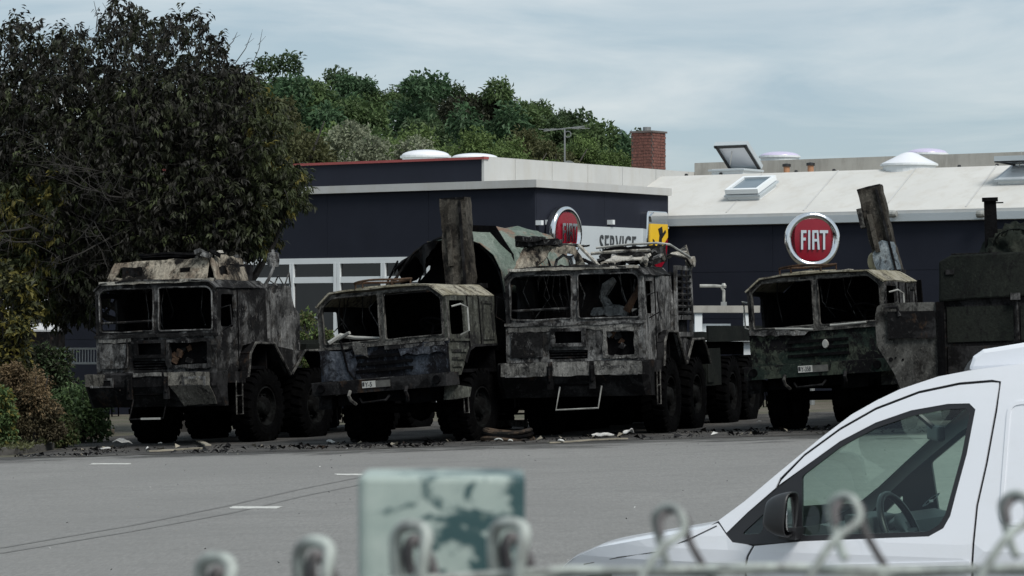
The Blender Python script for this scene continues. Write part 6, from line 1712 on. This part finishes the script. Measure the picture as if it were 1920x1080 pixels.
# ------------------------------------------------------------------ white van in the foreground
VD = 14.3
VS = F / VD
VX0 = 1085.0
vg = gz((1500 - 960) / F * VD)
VW = 1.79
VYAW = R(28)
van = tag(empty('white_panel_van', ((1500 - 960) / F * VD, VD, vg), (0, 0, -VYAW)), 'white panel van with black mirror in the right foreground', 'van')
van_o = van.location.copy()
def vuv(px, py, w_=None):
    """photo point -> (u, z) on the van's near side (or at depth w_ inside it)"""
    a = (px - 960) / F; c = math.cos(VYAW); s = math.sin(VYAW); X0 = (1500 - 960) / F * VD
    d = 0.0 if w_ is None else w_
    for _ in range(6):
        u = (a * (VD + d * c) - X0 - d * s) / (c + a * s)
        Y = VD - u * s + d * c
        z = CAMZ + (HOR - py) / F * Y - vg
        if w_ is None: d = depth_in(u, z)
    return (u, z)
def vpoly(pts): return [vuv(*p) for p in pts]
def depth_in(u, z):
    """how far the body side lies behind the widest plane"""
    d = 0.0
    if z > 0.95: d += 0.20 * (z - 0.95) + 0.10 * max(0, z - 1.45) ** 2
    if z < 0.93: d += 0.20 * (0.93 - max(z, 0.72))
    if z < 0.45: d += 0.15 * (0.45 - z)
    # waist crease
    d -= 0.012 * math.exp(-((z - 0.86) / 0.05) ** 2)
    f = (-0.62 - u)
    if f > 0: d += 0.30 * f * f + 0.10 * f
    return d
def vside(far):
    if not far: return lambda u, z, w_: Vector((u, depth_in(u, z) + w_, z))
    return lambda u, z, w_: Vector((u, VW - depth_in(u, z) - w_, z))
M['carpaint'], n_, b_ = newmat('white_car_paint')
b_.inputs['Base Color'].default_value = (0.72, 0.74, 0.78, 1); b_.inputs['Roughness'].default_value = 0.35
b_.inputs['Coat Weight'].default_value = 0.6; b_.inputs['Coat Roughness'].default_value = 0.06
fn_ = noise_t(n_, coords(n_, (1, 1, 2.0)), 3.0, 6, 0.7)
n_.links.new(mix(n_, ramp(n_, fn_, 0.5, 0.8, 0.0, 0.25), (0.72, 0.74, 0.78), (0.60, 0.60, 0.58)), b_.inputs['Base Color'])
M['trim'] = plain('black_trim', (0.012, 0.012, 0.014), 0.4, 0, 0.2, 4.0)
M['mirror'] = plain('dark_grey_mirror_shell', (0.017, 0.0175, 0.019), 0.45, 0, 0.15, 20.0, 0.05)
M['carglass'] = glassmat('green_tinted_glass', (0.80, 0.94, 0.87))
M['interior'] = plain('dark_grey_interior', (0.045, 0.048, 0.050), 0.6, 0, 0.2, 4.0)
M['interiorlight'] = plain('grey_headliner', (0.22, 0.23, 0.23), 0.9, 0, 0.05, 4.0)
SIL = [(1347, 976), (1396, 940), (1454, 891), (1535, 824), (1597, 777), (1645, 750), (1687, 730), (1759, 706), (1821, 694), (1920, 681), (2100, 668), (2500, 664), (2800, 668), (2880, 690)]
TOPSEAM = [(1459, 911), (1465, 900), (1508, 855), (1575, 806), (1642, 768), (1723, 737), (1799, 721), (1860, 716), (1873, 717)]
BSEAM = [(1873, 726), (1866, 770), (1848, 869), (1830, 949), (1821, 1055), (1818, 1180), (1816, 1300)]
SEAL_TOP = [(1362, 1003), (1400, 966), (1454, 920), (1508, 878), (1575, 828), (1642, 793), (1709, 770), (1777, 758), (1817, 757), (1828, 768)]
SEAL_R = [(1812, 851), (1795, 913), (1781, 967), (1768, 990), (1741, 1005)]
SEAL_B = [(1508, 1014), (1414, 1019), (1400, 1019), (1373, 1016)]
BOT = 1345
door = TOPSEAM + BSEAM + [(1400, 1300), (1398, 1066), (1403, 1043), (1414, 1023)] + [(1508, 1014)] + SEAL_R[::-1] + SEAL_TOP[::-1][:6] 
fender = [(1349, 984), (1362, 1003), (1373, 1016), (1400, 1020), (1411, 1024), (1400, 1043), (1395, 1066), (1396, 1300), (1380, 1300)] + [(1265 + 105 * math.cos(a), 1300 - 115 * math.sin(a)) for a in [0.1 + 2.94 * k / 10 for k in range(11)]] + [(1110, 1300), (1046, 1290), (1032, 1130), (1039, 1082), (1053, 1064), (1074, 1046), (1122, 1025), (1196, 1012), (1256, 1002), (1310, 991), (1345, 980)]
body = SIL + [(2905, 900), (2915, 1300), (2780, 1300)] + [(2640 + 105 * math.cos(a), 1300 - 115 * math.sin(a)) for a in [0.1 + 2.94 * k / 10 for k in range(11)]] + [(2530, 1300), (1820, 1300), (1825, 1055), (1834, 949), (1852, 869), (1870, 770), (1877, 715), (1860, 712), (1799, 717), (1723, 733), (1642, 764), (1575, 802), (1508, 851), (1462, 897), (1454, 915), (1400, 962), (1362, 999)]
seal_outer = SEAL_TOP + SEAL_R + SEAL_B
gl_main = [(1503, 990 + 12), (1503, 893), (1575, 838), (1642, 802), (1709, 780), (1777, 767), (1812, 766), (1818, 773), (1803, 851), (1786, 913), (1772, 964), (1760, 984), (1738, 997), (1508, 1004)]
gl_tri = [(1389, 1002), (1436, 959), (1428, 1000)]
gl_main = rounded(vpoly(gl_main), 0.012, 2); gl_tri = rounded(vpoly(gl_tri), 0.02, 2)
for far in (False, True):
    sf = vside(far)
    def vp(name, poly, holes, mat, off, th, par, step=0.06, smooth=True, ins=0.0):
        mb = MB()
        pl = vpoly(poly) if isinstance(poly[0][0], (int, float)) and abs(poly[0][0]) > 20 else poly
        if ins: pl = inset(pl, ins)
        mb.sheet(pl, holes, lambda u, z, w_: sf(u, z, off + w_), th, step)
        return mb.build(name, mat, par, smooth=False)
    bo_ = vp('side_body', body, [], M['carpaint'], 0.0, 0.012, van, 0.08)
    dr = vp('front_door', door, [], M['carpaint'], 0.0, 0.012, van, 0.06, ins=0.002)
    fe = vp('front_fender', fender, [], M['carpaint'], 0.0, 0.012, van, 0.06, ins=0.002)
    vp('seam_liner', [(1347, 976)] + SIL[1:9] + [(1920, 690), (1920, 1300), (1100, 1300), (1100, 1100), (1230, 1040)], [vpoly(seal_outer)], M['interiorlight' if far else 'trim'], 0.016, 0.004, van, 0.1)
    se = vp('window_seal', inset(vpoly(seal_outer), -0.004), [gl_main, gl_tri], M['trim'], 0.004, 0.02, dr, 0.06)
    vp('door_glass', inset(gl_main, -0.004), [], M['carglass'], 0.012, 0.0, dr, 0.08)
    vp('quarter_glass', inset(gl_tri, -0.004), [], M['carglass'], 0.012, 0.0, bo_, 0.08)
    # pressed outline of the load-bay side panel
    a_ = rounded(vpoly([(1890, 752), (2500, 730), (2560, 985), (1872, 985)]), 0.06, 4)
    mb = MB()
    mb.sheet(a_, [inset(a_, 0.016)], lambda u, z, w_: sf(u, z, -0.004 + w_), 0.006, 0.1); mb.build('pressed_panel_edge', M['carpaint'], bo_)
    # sill strip and wheels
    s_ = 1 if not far else -1
    for wx in (1265, 2640):
        u_, _ = vuv(wx, 1300)
        mb = MB(); mb.lathe([(0.0, 0.06), (0.20, 0.05), (0.22, 0.0), (0.30, -0.01), (0.325, 0.04), (0.325, 0.16), (0.2, 0.2), (0, 0.2)], 32, lambda a, c, d: Vector((u_ + c, (0.05 + a) if not far else VW - 0.05 - a, 0.325 + d))); wl = mb.build('wheel', M['tyre'], van, smooth=True)
        mb = MB(); mb.lathe([(0, 0.02), (0.06, 0.015), (0.10, 0.04), (0.19, 0.03), (0.205, 0.01), (0.205, 0.1)], 24, lambda a, c, d: Vector((u_ + c, (0.03 + a) if not far else VW - 0.03 - a, 0.325 + d))); mb.build('rim', M['greymetal'], wl)
# waist moulding shadow line: a real crease strip
for far in (False, True):
    sf = vside(far)
    mb = MB(); mb.sheet(vpoly([(1402, 1062), (1818, 1052), (1818, 1060), (1402, 1070)]), [], lambda u, z, w_: sf(u, z, -0.004 + w_), 0.006, 0.1); mb.build('door_moulding', M['carpaint'], van)
# skins that cross the van: bonnet, windscreen, roof
def cross_skin(name, line, mat, bulge, th=0.01, y_in=0.0, par=None, n=14, sm=True):
    mb = MB()
    L_ = [vuv(*p) for p in line]
    vs = []; fs = []
    for (u, z) in L_:
        d = depth_in(u, z) + y_in
        for k in range(n + 1):
            t_ = k / n; y = d + (VW - 2 * d) * t_
            cb = 1 - (2 * t_ - 1) ** 2
            e = math.sqrt(max(0, 1 - (2 * t_ - 1) ** 8))
            vs.append((u + bulge[0] * cb, y, z + bulge[1] * cb - 0.012 * (1 - e)))
    m = n + 1
    for i in range(len(L_) - 1):
        for k in range(n): fs.append((i * m + k, i * m + k + 1, (i + 1) * m + k + 1, (i + 1) * m + k))
    mb.add(vs, fs)
    o = mb.build(name, mat, par or van, smooth=sm)
    return o
cross_skin('bonnet', [(1030, 1135), (1032, 1100), (1038, 1079), (1052, 1061), (1074, 1043), (1122, 1022), (1196, 1009), (1256, 999), (1310, 989), (1347, 978)], M['carpaint'], (-0.10, 0.012))
cross_skin('front_bumper', [(1085, 1320), (1070, 1290), (1066, 1180), (1078, 1136)], M['carpaint'], (-0.12, 0.0))
cross_skin('windscreen', [(1352, 974), (1396, 942), (1454, 893), (1535, 826), (1597, 779), (1645, 753), (1690, 733)], M['carglass'], (-0.10, 0.0), y_in=0.08)
cross_skin('roof', SIL[6:], M['carpaint'], (-0.03, 0.012))
cross_skin('headliner', [(1700, 745), (1800, 718), (1920, 704), (2300, 694)], M['interiorlight'], (0, 0.0), y_in=0.03)
for far in (False, True):       # A-pillar returns between side skin and windscreen
    mb = MB(); pts = [vuv(*p) for p in SIL[:8]]
    for (a, b) in zip(pts, pts[1:]):
        def yy(q, e): return depth_in(*q) + e if not far else VW - depth_in(*q) - e
        mb.add([(a[0], yy(a, 0), a[1]), (b[0], yy(b, 0), b[1]), (b[0] + 0.01, yy(b, 0.09), b[1] - 0.004), (a[0] + 0.01, yy(a, 0.09), a[1] - 0.004)], [(0, 1, 2, 3)])
    mb.build('pillar_return', M['carpaint'], van)
uR, zR = vuv(2890, 700)
mb = MB(); mb.box(uR - 0.02, uR + 0.04, 0.12, VW - 0.12, 0.4, zR); mb.build('rear_doors', M['carpaint'], van)
mb = MB(); mb.box(-1.1, uR, 0.1, VW - 0.1, 0.22, 0.34); mb.build('floor_pan', M['trim'], van)
# bonnet shut line
for far in (False, True):
    q = [vuv(*p) for p in ((1095, 1058), (1160, 1045), (1230, 1035), (1290, 1012), (1344, 986))]
    mb = MB(); mb.tube([vside(far)(u, z, -0.0005) for u, z in q], 0.0028, 5); mb.build('bonnet_seam', M['trim'], van)
# raised fairing on the roof with dark front face
fp = [vuv(px, py, 0.32) for px, py in [(1812, 696), (1822, 668), (1841, 655), (1920, 642), (2200, 622), (2420, 640), (2440, 690), (2100, 680), (1920, 690)]]
mb = MB(); mb.sheet(fp, [], lambda u, z, w_: Vector((u, 0.32 + w_, z)), 1.12, 0.1); fr_ = mb.build('roof_fairing', M['carpaint'], van, bevel=0.02)
mb = MB(); mb.prism([vuv(px, py, 0.32) for px, py in [(1803, 698), (1811, 682), (1823, 669), (1828, 696)]], 0.33, 1.42, lambda u, v, w_: Vector((u, w_, v))); mb.build('fairing_front', M['interior'], fr_, bevel=0.01)
# headlamp (at the very front, just cut by the frame)
mb = MB(); mb.sheet(rounded(vpoly([(1083, 1082), (1150, 1072), (1130, 1130), (1082, 1135)]), 0.03, 3), [], lambda u, z, w_: vside(False)(u, z, -0.006 + w_), 0.02, 0.05); mb.build('headlamp', M['pane'], van)
# mirror: shell opens towards the rear (+x), sticks out to the near side (-y)
MW = -0.09
cu, cz = vuv(1466, 964, MW)
mb = MB(); vs = []; fs = []
n1_, n2_ = 24, 12
for i in range(n2_ + 1):
    f = i / n2_
    for k in range(n1_):
        a = 2 * math.pi * k / n1_
        ex = math.copysign(abs(math.cos(a)) ** 0.6, math.cos(a)); ez = math.copysign(abs(math.sin(a)) ** 0.65, math.sin(a))
        g_ = math.sin(math.pi / 2 * min(1.0, 0.10 + 0.90 * f)) ** 0.7
        vs.append((cu + 0.045 - 0.108 * (1 - f) + 0.010 * ez, MW + 0.072 * ex * (0.35 + 0.65 * g_), cz + 0.094 * ez * (0.45 + 0.55 * g_)))
for i in range(n2_):
    for k in range(n1_): fs.append((i * n1_ + k, i * n1_ + (k + 1) % n1_, (i + 1) * n1_ + (k + 1) % n1_, (i + 1) * n1_ + k))
fs.append(tuple(range(n1_)))
mb.add(vs, fs); mi_ = mb.build('wing_mirror', M['mirror'], van, smooth=True)
mi_.modifiers.new('s', 'SOLIDIFY').thickness = -0.008
mb = MB(rotm('Z', 8, (cu + 0.04, MW, cz))); mb.prism([(-0.060 * math.copysign(abs(math.cos(a)) ** 0.6, math.cos(a)), 0.078 * math.copysign(abs(math.sin(a)) ** 0.65, math.sin(a))) for a in [2 * math.pi * k / 20 for k in range(20)]], cu + 0.036, cu + 0.042, lambda u, v, w_: Vector((w_, MW + u, cz + v))); mb.build('mirror_glass', M['chrome'], mi_)
mb = MB(); mb.prism([(cu - 0.03, cz - 0.115), (cu + 0.05, cz - 0.115), (cu + 0.06, cz - 0.06), (cu - 0.03, cz - 0.06)], MW + 0.03, depth_in(cu, cz) + 0.02, lambda u, v, w_: Vector((u, w_, v))); mb.build('mirror_foot', M['trim'], mi_)
# interior
uA, zA = vuv(1352, 985)
zS = vuv(1500, 1005)[1]
mb = MB(); mb.sheet([(uA + 0.02, zS - 0.02), (uA + 0.28, zS + 0.02), (uA + 0.42, zS + 0.045), (uA + 0.55, zS + 0.02), (uA + 0.60, zS - 0.10), (uA + 0.50, zS - 0.45), (uA + 0.02, zS - 0.45)], [], lambda u, z, w_: Vector((u, 0.16 + w_, z)), VW - 0.32, 0.1); ds_ = mb.build('dashboard', M['interior'], van)
for yv in (0.26, VW - 0.26):
    mb = MB(); mb.lathe([(0.055, 0), (0.065, 0.012), (0.05, 0.02), (0, 0.012)], 16, lambda a, c, d: Vector((uA + 0.575 + a, yv + c, zS - 0.045 + d))); mb.build('air_vent', M['trim'], ds_)
mb = MB(); mb.prism(rounded([(uA + 0.50, zS + 0.0), (uA + 0.62, zS - 0.02), (uA + 0.60, zS + 0.07), (uA + 0.48, zS + 0.085)], 0.02, 3), 0.30, 0.66, lambda u, v, w_: Vector((u, w_, v))); mb.build('instrument_hood', M['interior'], ds_)
sw = 0.50
su, sz_ = vuv(1690, 998, sw)
steer_c = Vector((su, sw, sz_))
St = Matrix.Translation(steer_c) @ Matrix.Rotation(R(-24), 4, 'Y')
mb = MB(); mb.tube([St @ Vector((0, 0.185 * math.cos(a), 0.185 * math.sin(a))) for a in [2 * math.pi * k / 28 for k in range(29)]], 0.017, 8, False)
mb.build('steering_wheel', M['trim'], van, smooth=True)
mb = MB(); mb.lathe([(0, -0.03), (0.07, -0.03), (0.08, 0.01), (0, 0.02)], 16, lambda a, c, d: St @ Vector((a, c, d)))
for a in (0.0, math.pi, -math.pi / 2): mb.tube([St @ Vector((0, 0, 0)), St @ Vector((0, 0.18 * math.cos(a), 0.18 * math.sin(a)))], 0.016)
mb.tube([steer_c, steer_c + Vector((-0.35, 0, -0.2))], 0.03)
mb.build('steering_hub', M['trim'], van)
uB = vuv(1830, 950)[0]
for yc in (0.45, VW - 0.45):
    mb = MB()
    for (prof, wd) in (([(uB - 0.35, 0.48), (uB + 0.20, 0.44), (uB + 0.20, 0.60), (uB - 0.35, 0.64)], 0.25), ([(uB + 0.16, 0.50), (uB + 0.30, 0.50), (uB + 0.46, 1.14), (uB + 0.34, 1.16)], 0.24), ([(uB + 0.38, 1.18), (uB + 0.47, 1.16), (uB + 0.52, 1.36), (uB + 0.44, 1.37)], 0.13)):
        mb.prism(rounded(prof, 0.03, 3), yc - wd, yc + wd, lambda u, v, w_: Vector((u, w_, v)))
    mb.build('seat', M['interior'], van, bevel=0.02)
u_, z_ = vuv(1753, 812, 0.88)
mb = MB(rotm('Z', 32, (u_, 0.88, z_))); mb.box(u_ - 0.015, u_ + 0.025, 0.88 - 0.125, 0.88 + 0.125, z_ - 0.035, z_ + 0.035); rm_ = mb.build('rear_view_mirror', M['interior'], van, bevel=0.012)
mb = MB(); mb.tube([(u_, 0.88, z_ + 0.02), (u_ - 0.10, 0.88, z_ + 0.10)], 0.014); mb.build('mirror_stalk', M['trim'], rm_)
mb = MB(); mb.box(uB + 0.56, uB + 0.58, 0.14, VW - 0.14, 0.34, vuv(2000, 715)[1]); mb.build('bulkhead', M['interiorlight'], van)
# round sticker low on the far end of the windscreen
u_, z_ = vuv(1746, 937, 1.46)
mb = MB(); mb.lathe([(0.030, 0), (0.046, 0), (0.046, 0.002), (0.030, 0.002)], 24, lambda a, c, d: Vector((u_ + d * 0.9, 1.46 + c, z_ + d * 0.75))); mb.build('window_sticker', M['signgrey'], van)
mb = MB(); mb.box(u_ - 0.002, u_ + 0.002, 1.435, 1.485, z_ - 0.012, z_ + 0.0); mb.build('sticker_bar', M['signgrey'], van)

# ------------------------------------------------------------------ wire fence right in front
M['wirecoat'] = plain('pale_green_wire_coating', (0.38, 0.42, 0.39), 0.6, 0, 0.2, 40.0, dirt=(0.045, 0.035, 0.040), dirtamt=0.75)
def postmat():
    m, n, b = newmat('flaking_green_paint')
    b.inputs['Roughness'].default_value = 0.6
    v = coords(n, (1, 1, 0.8), rnd=False)
    f = noise_t(n, coords(n, (1, 1, 1.5), rnd=False), 40.0, 5, 0.62, 1.0)
    g_ = noise_t(n, v, 60.0, 4, 0.7)
    c = mix(n, ramp(n, g_, 0.35, 0.7), (0.255, 0.315, 0.29), (0.33, 0.385, 0.355))
    t_ = nd(n, 'ShaderNodeTexCoord')
    sp = nd(n, 'ShaderNodeSeparateXYZ'); n.links.new(t_.outputs['Object'], sp.inputs[0])
    sh_ = ramp(n, sp.outputs[0], -0.04, 0.02, -0.12, 0.09)
    ad = nd(n, 'ShaderNodeMath', operation='ADD'); n.links.new(f, ad.inputs[0]); n.links.new(sh_, ad.inputs[1])
    c = mix(n, ramp(n, ad.outputs[0], 0.51, 0.58), c, (0.020, 0.058, 0.062))
    h2 = noise_t(n, coords(n, (1, 1, 1), rnd=False), 34.0, 4, 0.6, 0.4)
    c = mix(n, ramp(n, h2, 0.64, 0.68), c, (0.33, 0.36, 0.28))
    n.links.new(c, b.inputs['Base Color'])
    bump(n, b, ad.outputs[0], 0.2, 0.002)
    return m
M['post'] = postmat()
M['wiredark'] = plain('dark_wire', (0.10, 0.095, 0.095), 0.7, 0, 0.5, 60.0, dirt=(0.030, 0.022, 0.028), dirtamt=0.6)  # second strand: dark brown wire with darker patches
FD = 1.45
fpos = Vector((0, FD, gz(0)))
fence = tag(empty('chain_link_fence', fpos), 'blurred pale wire mesh fence with flaking green post at the bottom edge', 'fence')
def fp_(px, py, d=0.0): return P(px, py, FD + d) - fpos
PD = 1.53
pc = (827.5 - 960) / F * PD; pr_ = 157.0 / F * PD; ptop = CAMZ + (HOR - 893) / F * PD - gz(0)
mb = MB(); mb.prism(rounded([(-pr_, -pr_), (pr_, -pr_), (pr_, pr_), (-pr_, pr_)], 0.006, 4), -0.05, ptop, lambda u, v, w_: Vector((u, v + pr_, w_)))
po = mb.build('post', M['post'], fence, bevel=0.0025); po.location = (pc, PD - FD, 0)
tips = [(405, 1045), (590, 1015), (772, 985), (955, 980), (1262, 950), (1590, 930), (1912, 926)]
wr = 0.0031
# hooked wire ends
def bez(pts, n=6):
    out = []
    P_ = [pts[0]] + list(pts) + [pts[-1]]
    for i in range(1, len(P_) - 2):
        for k in range(n):
            t_ = k / n
            a, b, c, d = P_[i - 1], P_[i], P_[i + 1], P_[i + 2]
            out.append(0.5 * ((2 * b) + (c - a) * t_ + (2 * a - 5 * b + 4 * c - d) * t_ * t_ + (3 * b - a - 3 * c + d) * t_ ** 3))
    out.append(P_[-2])
    return out
for i, (px, py) in enumerate(tips):
    L4 = i < 4
    s_ = 1.0 if L4 else 1.15
    if L4:
        # close loop: wire rises on the left, bends over and drops in front
        pth = [fp_(px - 22, py + 150, 0.01), fp_(px - 30, py + 60, 0.008), fp_(px - 26, py + 12, 0.004), fp_(px + 4, py, -0.004), fp_(px + 28, py + 16, -0.010), fp_(px + 22, py + 60, -0.012), fp_(px + 8, py + 150, -0.006)]
        pth2 = [fp_(px + 60, py + 170, 0.012), fp_(px + 36, py + 70, 0.010), fp_(px + 6, py + 26, 0.008), fp_(px - 8, py + 50, 0.006), fp_(px - 2, py + 90, 0.008)]
    else:
        pth = [fp_(px - 95, py + 190, -0.012), fp_(px - 30, py + 88, -0.012), fp_(px + 18, py + 48, -0.010), fp_(px + 14, py + 12, -0.008), fp_(px - 8, py, 0.0), fp_(px - 32, py + 16, 0.006), fp_(px - 28, py + 52, 0.008), fp_(px - 14, py + 100, 0.006), fp_(px - 4, py + 118, 0.004)]
        pth2 = [fp_(px + 100, py + 180, 0.012), fp_(px + 50, py + 100, 0.010), fp_(px + 28, py + 56, 0.008), fp_(px + 24, py + 22, 0.006), fp_(px - 2, py + 6, 0.004), fp_(px - 24, py + 24, -0.004), fp_(px - 22, py + 56, -0.006)]
    mb = MB(); mb.tube(bez(pth), wr * (0.98 if L4 else 0.66), 8); mb.build('wire_hook', M['wirecoat'], fence, smooth=True)
    mb = MB(); mb.tube(bez(pth2), wr * (0.85 if L4 else 0.6), 8); mb.build('wire_hook', M['wiredark'] if 'wiredark' in M else M['wirecoat'], fence, smooth=True)
# line wire along the top, two strands
def lw(x): return 1066 + 3 * math.sin(x * 0.012) if x > 1080 else 1066 + (1080 - x) * 0.07
mb = MB(); mb.tube([fp_(x_, lw(x_), 0.004 * math.sin(x_ * 0.03)) for x_ in range(-700, 2700, 40)], 0.0019, 8); mb.build('line_wire', M['wirecoat'], fence, smooth=True)
mb = MB(); mb.tube([fp_(x_, lw(x_) + 9 + 3 * math.sin(x_ * 0.02), 0.006) for x_ in range(-700, 2700, 40)], 0.0014, 8); mb.build('line_wire', M['wirecoat'], fence, smooth=True)
# the mesh below the picture edge
allx = [405 - 185 * k for k in range(8, 0, -1)] + [t_[0] for t_ in tips] + [1912 + 325 * k for k in range(1, 4)]
for i, px in enumerate(allx):
    sp_ = (allx[i + 1] - px) if i + 1 < len(allx) else 325
    pts = []
    for k in range(22):
        pts.append(fp_(px + (0 if k % 2 == 0 else sp_ * 0.5) , 1125 + 90 * k, 0.006 if k % 2 else -0.006))
    mb = MB(); mb.tube(pts, 0.0022, 6); mb.build('mesh_wire', M['wirecoat'], fence)
    pts = [fp_(px - (0 if k % 2 == 0 else sp_ * 0.5), 1125 + 90 * k, -0.006 if k % 2 else 0.006) for k in range(22)]
    mb = MB(); mb.tube(pts, 0.0022, 6); mb.build('mesh_wire', M['wirecoat'], fence)
